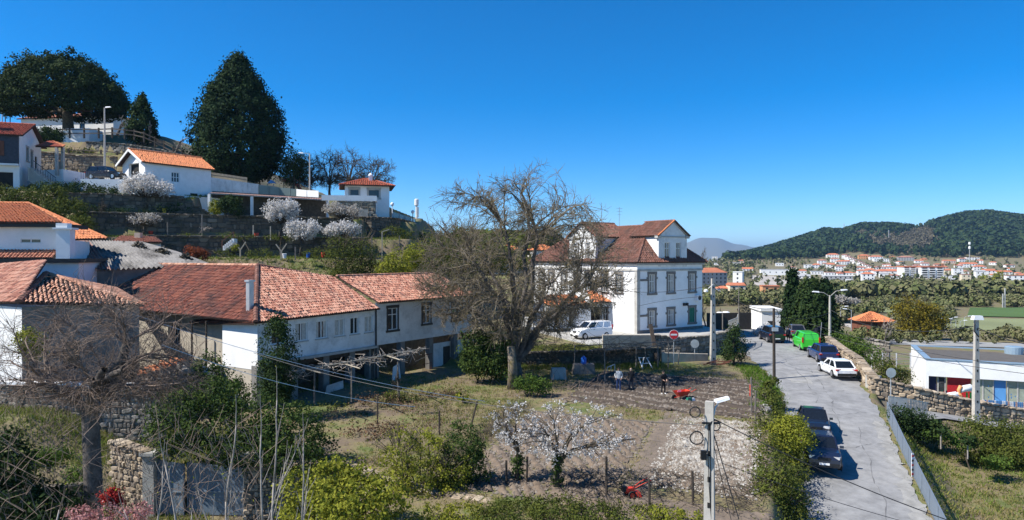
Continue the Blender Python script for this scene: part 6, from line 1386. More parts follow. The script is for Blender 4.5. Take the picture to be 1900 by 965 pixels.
mb=MB();mb.bar(P(1185,663,60.8),P(1195,690,60.2),.06);mb.bar(P(1195,663,60.8),P(1190,690,60.2),.06);mb.bar(P(1200,664,60.8),P(1212,686,60.2),.06);mb.bar(P(1186,664,60.8),P(1205,664,60.8),.06);mb.bar(P(1188,675,60.5),P(1204,674,60.5),.05);one('metal_trestle',mb,'white_plastic','pale metal trestle leaning against the dark garden wall','trestle')
mb=MB();a,b_=P(1127,682,58.5),P(1141,676,58.6);mb.bar(a,b_,.06);mb.bar(P(1127,697,58.5),P(1141,692,58.6),.06);mb.bar(a,P(1127,697,58.5),.06);mb.bar(b_,P(1141,692,58.6),.06);mb.bar(P(1134,679,58.55),P(1134,695,58.55),.05);one('salvaged_frame',mb,'galvanised','old pale window frame leaning behind the people','frame')
mb=MB()
for i in range(7):q=P(1305+i*6,674+rnd.uniform(-2,3),62-i*.2);mb.bar(q,q+Vector((rnd.uniform(.6,1.6),rnd.uniform(-.4,.4),rnd.uniform(0,.4))),.08)
one('timber_pile',mb,'rust_brown','small pile of reddish timber at the foot of concrete pole','timber pile')
for u,vt,vb,lb in((1393,714,738,'red marker stake at the roadside end of the dug soil'),):
 b_=on(u,vb);mb=MB();mb.tube([b_,P(u,vt,b_.y)],.06,6);one('red_stake',mb,'bright_red',lb,'stake')
vp_=thing('vine_pergola','bare vine pergola of wires and poles before the long house','pergola',P(600,740,44))
for u,vt,vb,d in((583,690,740,44),(652,668,735,46),(738,672,725,49)):mb=MB();mb.tube([P(u,vb,d)-Vector((0,0,.4)),P(u,vt,d)],.06,6);mb.build('post','grey_wood',vp_)
mb=MB()
for a_,b_ in(((540,690,43),(700,662,47)),((560,683,44),(595,692,42)),((640,676,46),(668,684,43.5)),((717,660,49),(742,668,46)),((700,662,47),(790,646,50))):mb.tube([P(*a_),P(*b_)],.045,5)
mb.build('beams','pale_wood',vp_)
# ================================================================== poles, wires, signs
def con_pole(name,lb,u,vt,d,zb,w0,w1,rz=0.0,holes=True,lean=0.0):
 tp=P(u,vt,d);b_=Vector((tp.x+lean,d,zb));t_=thing(name,lb,'utility pole',b_);mb=MB();ca,sa=math.cos(rz),math.sin(rz);H_=tp.z-zb
 def ring(f,c):
  w_=w0+(w1-w0)*f;return[c+Vector((x*ca-y*sa,x*sa+y*ca,0))for x,y in((-w_/2,-w_*.35),(w_/2,-w_*.35),(w_/2,w_*.35),(-w_/2,w_*.35))]
 mb.hexa(ring(0,b_)+ring(1,tp));mb.build('shaft','concrete_pole',t_)
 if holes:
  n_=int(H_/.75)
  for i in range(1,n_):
   f=i/n_;c=b_.lerp(tp,f);w_=w0+(w1-w0)*f;mb=MB();mb.box(c+Vector((0,0,0))+Vector((sa,-ca,0))*(w_*.35+.001),(w_*.28,.02,.16),rz);mb.build('slot_shade','dark_inside',t_)  # dark boxes on the face stand in for the shade inside the holes
 return t_,tp
fp,ftop=con_pole('utility_pole','concrete utility pole with cable coils in the near foreground',1317,745,21.0,-13.2,.40,.25,-.45)
mb=MB();mb.tube([ftop+Vector((.06,0,-.75)),ftop+Vector((.2,.05,-.2)),ftop+Vector((.35,.1,-.02))],.025,6);arm=mb.build('lamp_arm','galvanised',fp)
e=ftop+Vector((.28,.08,-.02));mb=MB();mb.hexa([e+Vector((-.08,-.16,-.03)),e+Vector((.34,-.12,.08)),e+Vector((.34,.12,.08)),e+Vector((-.08,.16,-.03)),e+Vector((-.08,-.14,.04)),e+Vector((.32,-.09,.15)),e+Vector((.32,.09,.15)),e+Vector((-.08,.14,.04))]);mb.build('lamp_head','white_plastic',arm)
def coil(c,r,turns=4,rr=.013):
 mb=MB();pts=[]
 for i in range(turns*18):a=i/18*2*math.pi;k_=1+.05*math.sin(i*1.3);pts.append(c+Vector((math.cos(a)*r*k_,.02*math.sin(i*.7),math.sin(a)*r*k_)))
 mb.tube(pts,rr,5);return mb
for u,v,r in((1290,765,.16),(1293,813,.20),(1327,790,.16)):coil(P(u,v,20.9),r).build('cable_coil','cable',fp)
mb=MB();mb.box(P(1306,845,20.85),(.16,.12,.28));mb.build('junction_box','car_black',fp)
mb=MB();mb.bar(ftop+Vector((-.25,-.09,-.65)),ftop+Vector((.3,-.09,-.65)),.06);mb.build('cross_bracket','black_metal',fp)
mb=MB()
for k_ in range(3):mb.tube([ftop+Vector((-.05+.05*k_,-.1,-.7)),ftop+Vector((-.08+.07*k_,-.12,-1.6)),ftop+Vector((-.04+.05*k_,-.12,-2.6)),ftop+Vector((.02,-.12,-3.6))],.012,4)
mb.build('down_cables','cable',fp)
t2_,tp2=con_pole('utility_pole','pale concrete utility pole at the garden corner before the white building',1323,517,62.5,-10.2,.50,.30,.2)
mb=MB();mb.tube([tp2+Vector((0,-.1,-.5)),tp2+Vector((-.5,-.2,-.9))],.03,5);mb.lathe(tp2+Vector((-.7,-.2,-1.25)),[(.05,.3),(.2,.2),(.2,.05),(.05,0)],10);mb.build('lamp','white_plastic',t2_)
t3_,tp3=con_pole('utility_pole','pale concrete utility pole in front of the school',1812,592,50.3,-13.0,.48,.26,.1)
mb=MB();q=tp3+Vector((0,-.1,.1));mb.box(q,(.75,.4,.3),0,.8);mb.build('lamp_head','white_plastic',t3_);mb=MB();mb.tube([tp3+Vector((-.2,-.12,-.3)),tp3+Vector((-.25,-.15,-.9)),tp3+Vector((.1,-.15,-1.3))],.05,5);mb.build('insulator_cables','cable',t3_)
lamp_post(1540,548,640,74,.16,'concrete lamp post with two arms beside the dark conifer',[(-1.3,.35),(1.3,.55)],'concrete_pole')
q0=P(1437,690,57);q1=P(1436,572,57);t4=thing('wooden_pole','brown wooden pole on the left edge of the road','pole',Vector((q0.x,57,gz(q0.x,57))));mb=MB();mb.tube([Vector((q0.x,57,gz(q0.x,57)-.3)),q1],[.13,.10],8);mb.build('shaft','dark_wood',t4)
mb=MB();mb.tube([q1+Vector((0,-.12,.0)),q1+Vector((.2,-.14,-.15)),q1+Vector((.4,-.1,-.6)),q1+Vector((.25,-.1,-.8))],.03,5);mb.build('bracket','cable',t4);mb=MB();mb.box(q1+Vector((.05,-.15,-1.75)),(.5,.14,.3));mb.build('sign_box','galvanised',t4)
for u,vt,vb,d,lb in((1371,530,610,78,'thin dark pole behind the garden corner by the yard wall'),(1341,580,612,74,'thin grey pole right of the concrete garden pole')):pole('thin_pole',lb,[P(u,vb,d),P(u,vt,d)],.06,'grey_wood','pole')
def sign(u,v,d,r,zb,lb,face,back='galvanised',disc=True):
 c=P(u,v,d);t_=thing('road_sign',lb,'road sign',Vector((c.x,d,zb)));mb=MB();mb.tube([(c.x,d+.04,zb),(c.x,d+.04,c.z+r*.6)],.035,6);mb.build('post','galvanised',t_)
 mb=MB();mb.lathe((c.x,d-.02,c.z),[(r,0),(r,.03)],24,'y');pl=mb.build('plate','white_plastic' if face=='noentry' else back,t_)
 if face=='noentry':
  mb=MB();mb.lathe((c.x,d-.026,c.z),[(r*.93,0),(r*.93,.004)],24,'y');rd_=mb.build('red_disc','sign_red',pl);mb=MB();mb.box((c.x,d-.03,c.z),(r*1.35,.006,r*.34));mb.build('white_bar','white_plastic',pl)
 return t_
sign(1250.5,621,62.8,.44,-10.1,'round red no entry sign with white bar at garden back','noentry');sign(1289.5,638,64.2,.40,-10.0,'round road sign seen from its grey back, below the yard wall','back');sign(1654,692,50.2,.36,-11.6,'round grey backed road sign beside the roadside stone wall','back')
mb=MB();c=P(1620,708,54.0);mb.box(c+Vector((0,-.1,0)),(1.0,.5,1.0),-.9);one('meter_box',mb,'concrete','small concrete meter box built into the roadside wall','meter box');mb=MB();mb.box(c+Vector((-.25,-.32,0)),(.35,.12,.25),-.9);one('letter_plate',mb,'car_black','dark plate on the concrete meter box','plate')
rl=thing('road_railing','grey steel bar railing along the right edge of the road','railing',(23,40,-12))
rys=np.linspace(27,46.8,170)
for i in range(0,170):
 y=rys[i];x=float(road_r(y))+.42;z=float(road_z(y));
 mb=MB();w_=.09 if i%15==0 else .03;mb.bar((x,y,z-.05),(x,y,z+1.08),w_,.05 if i%15 else .09);mb.build('bar','rail_grey',rl)
for zz in(.14,1.08):
 mb=MB();pp=[(float(road_r(y))+.42,y,float(road_z(y))+zz)for y in np.linspace(27,46.8,14)]
 for a_,b_ in zip(pp[:-1],pp[1:]):mb.bar(a_,b_,.06,.06)
 mb.build('rail','rail_grey',rl)
fl=thing('lane_railing','grey steel bar railing along the side lane, end of the road railing','railing',(27,47,-11));pp=[(25.9,46.9,-10.75),(27.7,47.8,-11.1),(29.6,48.5,-11.55)]
for(a_,b_),n_ in zip(zip(pp[:-1],pp[1:]),(16,14)):
 a_,b_=Vector(a_),Vector(b_)
 for i in range(n_):q=a_.lerp(b_,i/n_);mb=MB();mb.bar(q-Vector((0,0,.3)),q+Vector((0,0,1.1)),.05);mb.build('bar','galvanised',fl)
 for zz in(.12,1.1):mb=MB();mb.bar(a_+Vector((0,0,zz)),b_+Vector((0,0,zz)),.05);mb.build('rail','galvanised',fl)
y=37.6;x=float(road_r(y))+.3;mk=thing('marker_board','striped red and white marker board on the railing','marker',(x,y,-12.3));mb=MB();mb.box((x,y,road_z(y)+.75),(.16,.03,1.3),.3);mb.build('board','plate_white',mk)
for i in range(5):mb=MB();mb.box((x-.003,y-.02,road_z(y)+.25+i*.25),(.15,.012,.11),.3);mb.build('stripe','sign_red' if i%2==0 else 'car_black',mk)
yf=thing('yard_fence','pale metal fence on the curved yard wall right of the white building','fence',(25,75,-7.8))
pp=[Vector((22.6,71.2,-7.75)),Vector((24.4,74.0,-7.65)),Vector((25.5,77.0,-7.5))]
for a_,b_ in zip(pp[:-1],pp[1:]):
 for i in range(9):q=a_.lerp(b_,i/9);mb=MB();mb.bar(q,q+Vector((0,0,1.0)),.05);mb.build('bar','concrete',yf)
 for zz in(.1,.95):mb=MB();mb.bar(a_+Vector((0,0,zz)),b_+Vector((0,0,zz)),.06);mb.build('rail','concrete',yf)
for i,(u,v)in enumerate(((1336,583),(1347,582),(1357,585))):
 q=P(u,v,92);mb=MB();mb.lathe((q.x,q.y,q.z-.9),[(.85,0),(.95,.4),(.8,.9),(.3,1.2)],10);one('hay_bale',mb,'white_plastic',['white wrapped bale, leftmost of the three behind the yard','white wrapped bale, middle of the three behind the yard','white wrapped bale, rightmost of the three behind the yard'][i],'bale')
mb=MB();a=P(1336,596,90);mb.box((a.x+1.2,a.y,a.z),(6,.3,2.2),.1);one('yard_screen',mb,'dark_wood','dark wooden screen below the white wrapped bales','screen')
def wire(lb,a,b_,sag=.5,r=.016,mat='cable'):
 a,b_=Vector(a),Vector(b_);pts=[]
 for i in range(17):f=i/16;q=a.lerp(b_,f);pts.append(q-Vector((0,0,sag*4*f*(1-f))))
 mb=MB();mb.tube(pts,r,4,False);return one('overhead_cable',mb,mat,lb,'cable')
wire('black overhead cable from the foreground pole towards the left garden',ftop+Vector((0,0,-.75)),P(470,655,34),.6,.014)
wire('black cable dropping right from the foreground pole over the road',ftop+Vector((.05,0,-.5)),P(1960,1030,20),.3,.016)
wire('stay wire from the foreground pole down to the road bank',ftop+Vector((.1,0,-.9)),P(1372,965,20.5),0.0,.016)
wire('second stay wire beside the foreground pole',ftop+Vector((.1,0,-1.2)),P(1362,985,20.6),0.0,.010)
wire('pale twin cable sagging over the left garden, upper one',P(180,560,30),P(900,745,36),.5,.014,'galvanised');wire('pale twin cable sagging over the left garden, lower one',P(300,640,28),P(770,755,33),.4,.014,'galvanised')
wire('overhead cable from lamp post to school pole',P(1541,575,74),tp3+Vector((0,0,-.5)),1.2,.03);wire('overhead cable from the school pole off to the right',tp3+Vector((0,0,-.6)),P(1990,648,46),.4,.03)
wire('upper of two black cables crossing above the school roof',P(1500,600,60),P(1980,690,40),.5,.018);wire('lower of two black cables crossing above the school roof',P(1500,612,60),P(1980,702,40),.5,.018)
wire('pair of cables across the big building, upper',P(1170,541,76),tp2+Vector((0,0,-.6)),.3,.025);wire('pair of cables across the big building, lower',P(1185,568,76),tp2+Vector((0,0,-1.6)),-.2,.022)
wire('overhead cable from the garden corner pole to wooden pole',tp2+Vector((0,0,-.3)),q1,.8,.025);wire('second overhead cable from garden corner pole to the lamp post',tp2+Vector((0,0,-.8)),P(1541,580,74),1.6,.025)
wire('thin cable crossing the sunny road low in the picture',P(1340,860,20),P(1760,990,20),.1,.010)
# ================================================================== vegetation
def W2(u,v,d,rx,ry,rz):p=P(u,v,d);return(p.x,p.y,p.z,rx,ry,rz)
def tree_root(name,label,base,cat='tree',group=None):return thing(name,label,cat,base,group=group)
rg=np.random.default_rng(101);d=112.0;b0=P(128,247,d);pine=tree_root('stone_pine','huge dark umbrella pine with a broad dome crown on the hilltop',b0)
B=[]
for i in range(34):
 f=rg.uniform(-1,1);u=118+108*f;top=100+78*abs(f)**2.2+(14 if f>0 else 0);bot=205+(12 if f<-.3 else-4)-(0 if abs(f)<.85 else 10);v=rg.uniform(top+14,max(top+16,bot-10));B.append(W2(u,v,d+rg.uniform(-7,7)*(1-f*f),1.9,1.9,1.25))
for u,v in((20,130),(40,112),(75,102),(110,98),(140,100),(170,118),(195,140),(212,165),(225,188),(222,196),(60,205),(90,212),(15,165),(45,200),(180,190)):B.append(W2(u,v+8,d+rg.uniform(-3,3),1.7,2.2,1.1))
core=[W2(112,186,d,9.3,8,7.0),W2(122,186,d,9.0,8,6.6),W2(180,192,d,4.6,5,3.2),W2(40,182,d,4.4,5,4.6)]
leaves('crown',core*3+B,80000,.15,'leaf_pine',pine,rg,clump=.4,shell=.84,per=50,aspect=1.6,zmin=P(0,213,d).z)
mb=MB();fork=P(126,205,d);mb.tube([b0-Vector((0,0,.5)),P(127,225,d),fork,P(124,190,d)],[.95,.8,.75,.5],10)
mb.build('trunk','brown_bark',pine,smooth=True)
mb=MB()
for i in range(14):q=B[i];e=Vector(q[:3]);m_=fork.lerp(e,.5)-Vector((0,0,.8));mb.tube([fork,m_,e],[.35,.22,.08],5)
mb.build('limbs','brown_bark',pine)
def conifer(name,label,u,vt,vb,wpx,d,n,size,mat,seed,skew=0.0,prof=None,clump=.35,aspect=2.2,drop=0.15):
 rg=np.random.default_rng(seed);tp,bt=P(u,vt,d),P(u,vb,d);Hh=tp.z-bt.z;Rm=wpx/2/F*d;base=Vector((bt.x,d,gz(bt.x,d)))
 if base.z>bt.z+.5 or base.z<bt.z-12:base.z=bt.z-.5
 root=tree_root(name,label,base);prof=prof or[(0,.55),(.12,.9),(.3,1.0),(.5,.82),(.7,.56),(.85,.32),(.95,.13),(1,.02)]
 nc=max(30,n//40);f=rg.random(nc)**1.15;Rr=np.interp(f,[p_[0]for p_ in prof],[p_[1]for p_ in prof])*Rm;th=rg.uniform(0,6.28,nc);rr=np.sqrt(rg.uniform(.35,1.0,nc))*rg.uniform(.86,1.12,nc)
 cc=np.stack([bt.x+skew*f*Rm+np.cos(th)*Rr*rr,d+np.sin(th)*Rr*rr,bt.z+f*Hh-drop*Rr*rr],1)
 ci=rg.integers(0,nc,n);sg=clump*rg.uniform(.5,1.3,nc)[ci][:,None]*np.array([1,1,1.3]);C=cc[ci]+rg.normal(size=(n,3))*sg
 out=np.stack([np.cos(th),np.sin(th),np.full(nc,.45)],1)[ci];Nn=out+rg.normal(size=(n,3))*.6
 V,Fc=quads(C,Nn,size,rg,aspect);npobj('crown',V,Fc,mat,root,np.clip(rg.random(nc)[ci]*.7+rg.random(n)*.3,0,1))
 mb=MB();mb.tube([base-Vector((0,0,.3)),(bt+tp)/2,tp-Vector((0,0,.5))],[max(.12,Rm*.06),max(.08,Rm*.045),.03],7);mb.build('trunk','brown_bark',root);return root
conifer('large_cypress','massive dark conical cypress towering over the hillside gardens',443,110,326,172,108,64000,.13,'leaf_cypress',102,prof=[(0,.35),(.06,.7),(.18,.93),(.32,1.0),(.48,.96),(.62,.83),(.75,.63),(.86,.4),(.95,.17),(1,.03)],clump=.42,aspect=2.4)
conifer('hilltop_conifer','small dark conifer between the umbrella pine and the large cypress',264,180,257,54,107,7000,.14,'leaf_dark',103,clump=.28)
conifer('roadside_conifer','broad dark green conifer at the end of the road',1506,527,636,104,91,26000,.15,'leaf_dark',104,clump=.32,prof=[(0,.8),(.15,1.0),(.35,.92),(.55,.72),(.75,.5),(.9,.3),(1,.06)])
conifer('slim_cypress','slim dark cypress behind the broad roadside conifer',1471,506,612,34,97,9000,.14,'leaf_cypress',105,clump=.28)
conifer('dark_cypress','dark round topped cypress right behind the roadside conifer',1530,526,610,36,98,7000,.14,'leaf_cypress',106,clump=.28,prof=[(0,.9),(.5,1),(.8,.8),(1,.2)])
conifer('laurel_tree','upright glossy laurel tree in front of the long house',515,592,738,72,43,7000,.085,'leaf_dark',107,clump=.22,aspect=.8,prof=[(0,.35),(.12,.8),(.35,1.0),(.6,.92),(.82,.7),(.95,.4),(1,.15)])
conifer('small_yard_tree','small rounded evergreen beside the yard wall and road',1362,608,668,48,62.5,4500,.085,'leaf_dark',108,clump=.22,aspect=.8,prof=[(0,.6),(.3,1),(.6,.85),(.85,.5),(1,.15)])
for i,(u,vt,vb,lb)in enumerate(((11,198,212,'tiny conifer tip left of the hilltop bungalow chimney'),(20,197,212,'tiny conifer tip close to the hilltop bungalow chimney'))):conifer('far_conifer',lb,u,vt,vb,8,135,500,.1,'leaf_dark',110+i)
def bare(name,label,base,seed,H_,r0,prm,lean=(0,0),bark='brown_bark',twig=None,cat='tree',dirs=None,split=2,rmin=.008,mid=None):
 rg=np.random.default_rng(seed);out=[];tips=[];base=Vector(base);root=tree_root(name,label,base,cat)
 if dirs:
  tp=base+Vector((lean[0],lean[1],H_));mb=MB();mb.tube([base-Vector((0,0,.4)),base.lerp(tp,.5)+Vector((rnd.uniform(-.1,.1),0,0)),tp],[r0*1.25,r0,r0*.92],10);mb.build('trunk',bark,root,smooth=True)
  for dv,L_,rr in dirs:grow(rg,tp-Vector((0,0,r0*.5)),Vector(dv),L_,rr,1,prm,out,tips)
 else:grow(rg,base-Vector((0,0,.3)),Vector((lean[0],lean[1],1)),H_,r0,0,prm,out,tips);branches_obj(out,(0,),'trunk',bark,root)
 branches_obj(out,set(range(1,split+1)),'limbs',bark,root);branches_obj(out,set(range(split+1,9)),'twigs',twig or bark,root,True,rmin)
 return root,out,tips
def crown_tree(name,label,base,fork,c,r,cnt,rad,seed,bark,twig,lo=.65,limb_f=.55,fine_len=.8,cat='tree',r0=.5,up=.0,rough=.18):
 """leafless tree filling a domed envelope: centre c, radii r (x, y, up); cnt = limbs, branches, twigs, fine twigs; rad = their radii"""
 rg=np.random.default_rng(seed);base=Vector(base);fork=Vector(fork);c=np.array(c,float);r=np.array(r,float);root=tree_root(name,label,base,cat)
 mb=MB();mb.tube([base-Vector((0,0,.4)),base.lerp(fork,.5)+Vector((rg.normal(0,.1),0,0)),fork,fork+Vector((0,0,.3))],[r0*1.25,r0,r0*.92,r0*.6],10);mb.build('trunk',bark,root,smooth=True)
 def pts(n,f0,f1):
  d=rg.normal(size=(n,3));d/=np.linalg.norm(d,axis=1)[:,None];f=(f0**3+(f1**3-f0**3)*rg.random(n))**(1/3)*(1+.16*np.sin(d[:,0]*7+seed)*np.cos(d[:,1]*5));d[:,2]=np.where(d[:,2]<0,d[:,2]*lo,d[:,2]);return c+d*r*f[:,None]
 nodes=np.array([list(fork)]);ndir=np.array([[0,0,1.]]);nrad=np.array([r0*.6]);levels=[];fk=np.array(list(fork))
 for lv in range(4):
  T=np.zeros((cnt[3],3))if lv==3 else pts(cnt[lv],*((limb_f,limb_f+.12),(.72,1.0),(.45,1.03))[lv])
  if lv==0:k=T[:,2]>fork.z+.6;T=T[k]
  seg=(5,5,3,2)[lv];P0=np.zeros_like(T);D0=np.zeros_like(T)
  if lv==3:
   q=rg.integers(0,len(nodes),len(T));P0=nodes[q];D0=ndir[q];dd=rg.normal(size=T.shape);dd/=np.linalg.norm(dd,axis=1)[:,None];T=P0+(dd+D0*.7+np.array([0,0,.15+up]))*5
  for a in range(0,len(T)if lv<3 else 0,1500):
   t_=T[a:a+1500];v=t_[:,None]-nodes[None];dist=np.linalg.norm(v,axis=2);al=(v*ndir[None]).sum(2)/np.maximum(dist,1e-6);cost=dist*(1.25-.45*al)+(dist<.25)*9;q=cost.argmin(1);P0[a:a+1500]=nodes[q];D0[a:a+1500]=ndir[q]
  V=T-P0;Ln=np.linalg.norm(V,axis=1)
  if lv==3:mx=fine_len*rg.uniform(.5,1.3,len(T));V=V*np.minimum(1,mx/np.maximum(Ln,1e-6))[:,None];Ln=np.linalg.norm(V,axis=1)
  n=len(T);f=(np.arange(seg+1)/seg)[None,:,None];L1=Ln[:,None,None];wob=rg.normal(0,rough,(n,1,3))*L1*.35;jit=rg.normal(0,.0175,(n,seg+1,3))*L1;jit[:,0]=0;jit[:,-1]=0
  PL=P0[:,None]+V[:,None]*f+(D0[:,None]*L1*.35+wob+np.array([0,0,up])*L1)*f*(1-f)*1.4+jit;k=(8,5,3,3)[lv]
  dr=np.gradient(PL,axis=1);dr/=np.maximum(1e-6,np.linalg.norm(dr,axis=2))[...,None];A=np.cross(dr,np.array([.31,.9,.17]));A/=np.maximum(1e-6,np.linalg.norm(A,axis=2))[...,None];Bq=np.cross(dr,A)
  rr=(rad[lv][0]+(rad[lv][1]-rad[lv][0])*np.arange(seg+1)/seg)[None,:,None,None];th=(np.arange(k)*2*math.pi/k)[None,None,:,None];VV=PL[:,:,None]+(A[:,:,None]*np.cos(th)+Bq[:,:,None]*np.sin(th))*rr
  bi_=(np.arange(n)*(seg+1)*k)[:,None,None];i0=(np.arange(seg)*k)[None,:,None];j0=np.arange(k)[None,None,:];j1=(j0+1)%k;Fq=np.stack([bi_+i0+j0,bi_+i0+j1,bi_+i0+k+j1,bi_+i0+k+j0],-1).reshape(-1,4)
  e=PL[:,1:]-PL[:,:-1];e/=np.maximum(1e-6,np.linalg.norm(e,axis=2))[...,None];nn=np.concatenate([PL[:,1:],(PL[:,1:]+PL[:,:-1])/2]).reshape(-1,3);nd=np.concatenate([e,e]).reshape(-1,3);out_=PL
  o=npobj(('limbs','branches','twigs','fine_twigs')[lv],VV.reshape(-1,3),Fq,bark if lv<1 else twig,root,smooth=True)
  if lv>0:o['kind']='stuff'
  nodes=np.array(nn)if lv==0 else(np.concatenate([nodes,np.array(nn)])if lv<2 else np.array(nn));ndir=np.array(nd)if lv==0 else(np.concatenate([ndir,np.array(nd)])if lv<2 else np.array(nd));levels.append(out_)
 return root,levels
wb_=on(955,705)
root,lv_=crown_tree('walnut_tree','large spreading leafless walnut tree in the centre of the garden',wb_,wb_+Vector((.1,.1,1.3)),(wb_.x+.2,wb_.y+.4,-1.8),(8.6,6.6,8.4),(14,140,2300,14000),((.25,.10),(.072,.03),(.026,.015),(.016,.009)),201,'grey_bark','walnut_bark',lo=.62,r0=.42,fine_len=.85)
rg=np.random.default_rng(202);pts=np.concatenate([lv_[3][:,1:3].reshape(-1,3)[::4],lv_[2].reshape(-1,3)[::2]])+rg.normal(0,.02,(1,3));V,Fc=quads(pts,rg.normal(size=pts.shape),.05,rg);npobj('lichen',V,Fc,'leaf_gold',root,rg.random(len(pts)))['kind']='stuff'
st_=on(950,722);mb=MB();mb.tube([st_-Vector((0,0,.3)),st_+Vector((.05,0,1.6)),st_+Vector((-.1,.1,3.2))],[.42,.36,.30],9);tt=thing('ivy_stump','pale broken trunk with ivy in front of the walnut tree','tree stump',st_);mb.build('trunk','walnut_bark',tt,smooth=True);leaves('ivy',[(st_.x,st_.y,st_.z+.8,.45,.45,.9)],500,.06,'leaf_ivy',tt,np.random.default_rng(203),clump=.1)
pb=Vector((-17.4,28.2,-12.7))
crown_tree('plane_tree','pollarded leafless plane tree with dense upright suckers, lower left',pb,pb+Vector((-.1,.1,6.0)),(pb.x+.4,pb.y+.2,-5.0),(4.0,3.0,3.6),(10,60,900,3600),((.22,.13),(.05,.025),(.014,.008),(.008,.005)),204,'grey_bark','red_twig',lo=.35,limb_f=.42,fine_len=1.0,r0=.36,up=-.02)
SP=dict(levels=3,kids=[5,4],lr=.42,rr=.5,spread=.5,wander=.05,up=[.06,.10,.1],rmin=.006,taper=.6,first=.35)
rg=np.random.default_rng(206)
for i,(u,d,vt,lean,lb)in enumerate(((425,20,655,.10,'pale leafless sapling whips, leftmost before the blue gate'),(470,19,690,.20,'pale leafless sapling leaning right before the ivy wall'),(500,21,640,-.05,'tall pale leafless sapling in front of the laurel tree'),(545,20,720,.25,'short pale leafless sapling beside the yellow green bush'),(270,19,790,.12,'thin sapling whips in front of the pollarded plane'),(60,18,850,.1,'reddish thin whips at the lower left corner'),(385,18,760,-.15,'pale leafless sapling leaning left over the gate'))):
 zt=P(u,vt,d).z;zb=-13.0;bx=P(u,965,d).x;H_=(zt-zb);root,out,tips=bare('sapling',lb,(bx-lean*2,d,zb),300+i,H_*.62,.05,SP,(lean,0),'pale_twig','pale_twig' if i!=5 else 'red_twig',split=1,rmin=.007)
 pts=np.array([list(p_[-1])for p_,l in tips]);V,Fc=quads(pts+rg.normal(0,.03,pts.shape),rg.normal(size=pts.shape),.035,rg);npobj('buds',V,Fc,'leaf_yellow',root,rg.random(len(pts)))['kind']='stuff'
BT=dict(levels=5,kids=[5,5,4,4],lr=.55,rr=.5,spread=.5,wander=.09,up=[.02,.05,.05,.04],rmin=.016,taper=.6,first=.3)
for i,(u,vt,vb,d,wd,lb)in enumerate(((575,284,360,112,40,'tall leafless tree right of the large cypress'),(612,276,362,113,44,'leafless tree behind the small terrace house, left of its roof'),(648,274,358,118,46,'leafless tree rising behind the small terrace house'),(690,288,358,119,50,'leafless tree leaning right over the small terrace house roof'),(545,290,356,116,36,'leafless tree just behind the playground tower'))):
 b_=P(u,vb,d);tz=P(u,vt,d).z;H_=tz-b_.z;crown_tree('bare_hill_tree',lb,(b_.x,d,min(b_.z,gz(b_.x,d)+.2)),(b_.x,d,b_.z+H_*.2),(b_.x+(.8 if i==3 else 0),d,b_.z+H_*.42),(wd/2/F*d*1.5,wd/2/F*d,H_*.58),(10,50,360,1200),((.12,.06),(.05,.03),(.03,.02),(.02,.012)),320+i,'brown_bark','brown_bark',lo=.5,r0=.2,up=.15)
PO=dict(levels=4,kids=[5,3,4],lr=.5,rr=.55,spread=.7,wander=.22,up=[.03,.05,.1],rmin=.03,taper=.7,first=.5)
for i,(u,vt,vb,d,lb)in enumerate(((325,245,283,104,'pollarded tree with stubby pale branches on the slope skyline'),(218,205,248,106,'dark leaning pollard trunk at the hilltop rail fence'),(278,225,258,106,'stubby pollard in front of the small hilltop conifer'))):
 b_=P(u,vb,d);H_=P(u,vt,d).z-b_.z;bare('pollard_tree',lb,b_,330+i,H_*.6,.2,PO,(.1,0),'grey_bark','pale_twig',split=1,rmin=.03)
for i,(u,vt,vb,d,lb)in enumerate(((180,355,425,76,'grey leafless shrub tree on the terrace left of the blossom'),(365,395,440,77,'pale leafless fruit tree against the middle terrace wall'),(1640,575,640,84,'grey leafless tree left of the school roof'),(1300,455,500,160,'leafless tree behind the right end of the big building'),(1310,530,612,92,'leafless tree at the right corner of the big building'),(1335,560,612,96,'thin leafless tree behind the yard wall'),(740,672,730,44,'thin young leafless tree by the dark undercroft'),(1418,760,800,41,'leafless shrub on the roadside bank of the garden'))):
 b_=P(u,vb,d);H_=P(u,vt,d).z-b_.z;bare('leafless_tree',lb,b_,340+i,H_*.5,max(.05,H_*.02),dict(BT,kids=[5,4,4,3])if i not in(1,)else PO,(.05,0),'grey_bark','pale_twig' if i in(1,2)else 'brown_bark',split=1,rmin=.012)
rg=np.random.default_rng(360);mb=MB()
for i in range(60):
 q=on(rg.uniform(980,1130),rg.uniform(690,742));L_=rg.uniform(.6,1.2);mb.tube([q,q+Vector((rg.normal(0,.15),0,L_*.5)),q+Vector((rg.normal(0,.3),rg.normal(0,.2),L_))],[.02,.014,.008],3,False)
one('vine_canes',mb,'red_twig','thin reddish vine canes standing in the dug garden strip','vine canes')['kind']='stuff'
mb=MB()
for i in range(170):
 u=rg.uniform(1000,1200);q=P(u,rg.uniform(640,662),rg.uniform(60.2,62));L_=rg.uniform(.8,2.2);mb.tube([q,q+Vector((rg.normal(0,.7),rg.normal(0,.3),rg.normal(.1,.4))),q+Vector((rg.normal(0,1.2),rg.normal(0,.4),rg.normal(.1,.5)))],[.025,.018,.01],3,False)
one('trellis_vines',mb,'brown_bark','tangle of bare vines over the trellis behind the people','vines')['kind']='stuff'
mb=MB()
for i in range(130):
 f=rg.random();q=P(545+235*f,690-40*f+rg.normal(0,4),43+6.5*f);mb.tube([q,q+Vector((rg.normal(0,.3),rg.normal(0,.2),rg.normal(0,.15))),q+Vector((rg.normal(0,.55),rg.normal(0,.3),rg.normal(-.05,.3)))],[.03,.022,.012],3,False)
one('pergola_vines',mb,'pale_twig','bare gnarled vines twisting over the pergola before the house','vines')['kind']='stuff'
mb=MB()
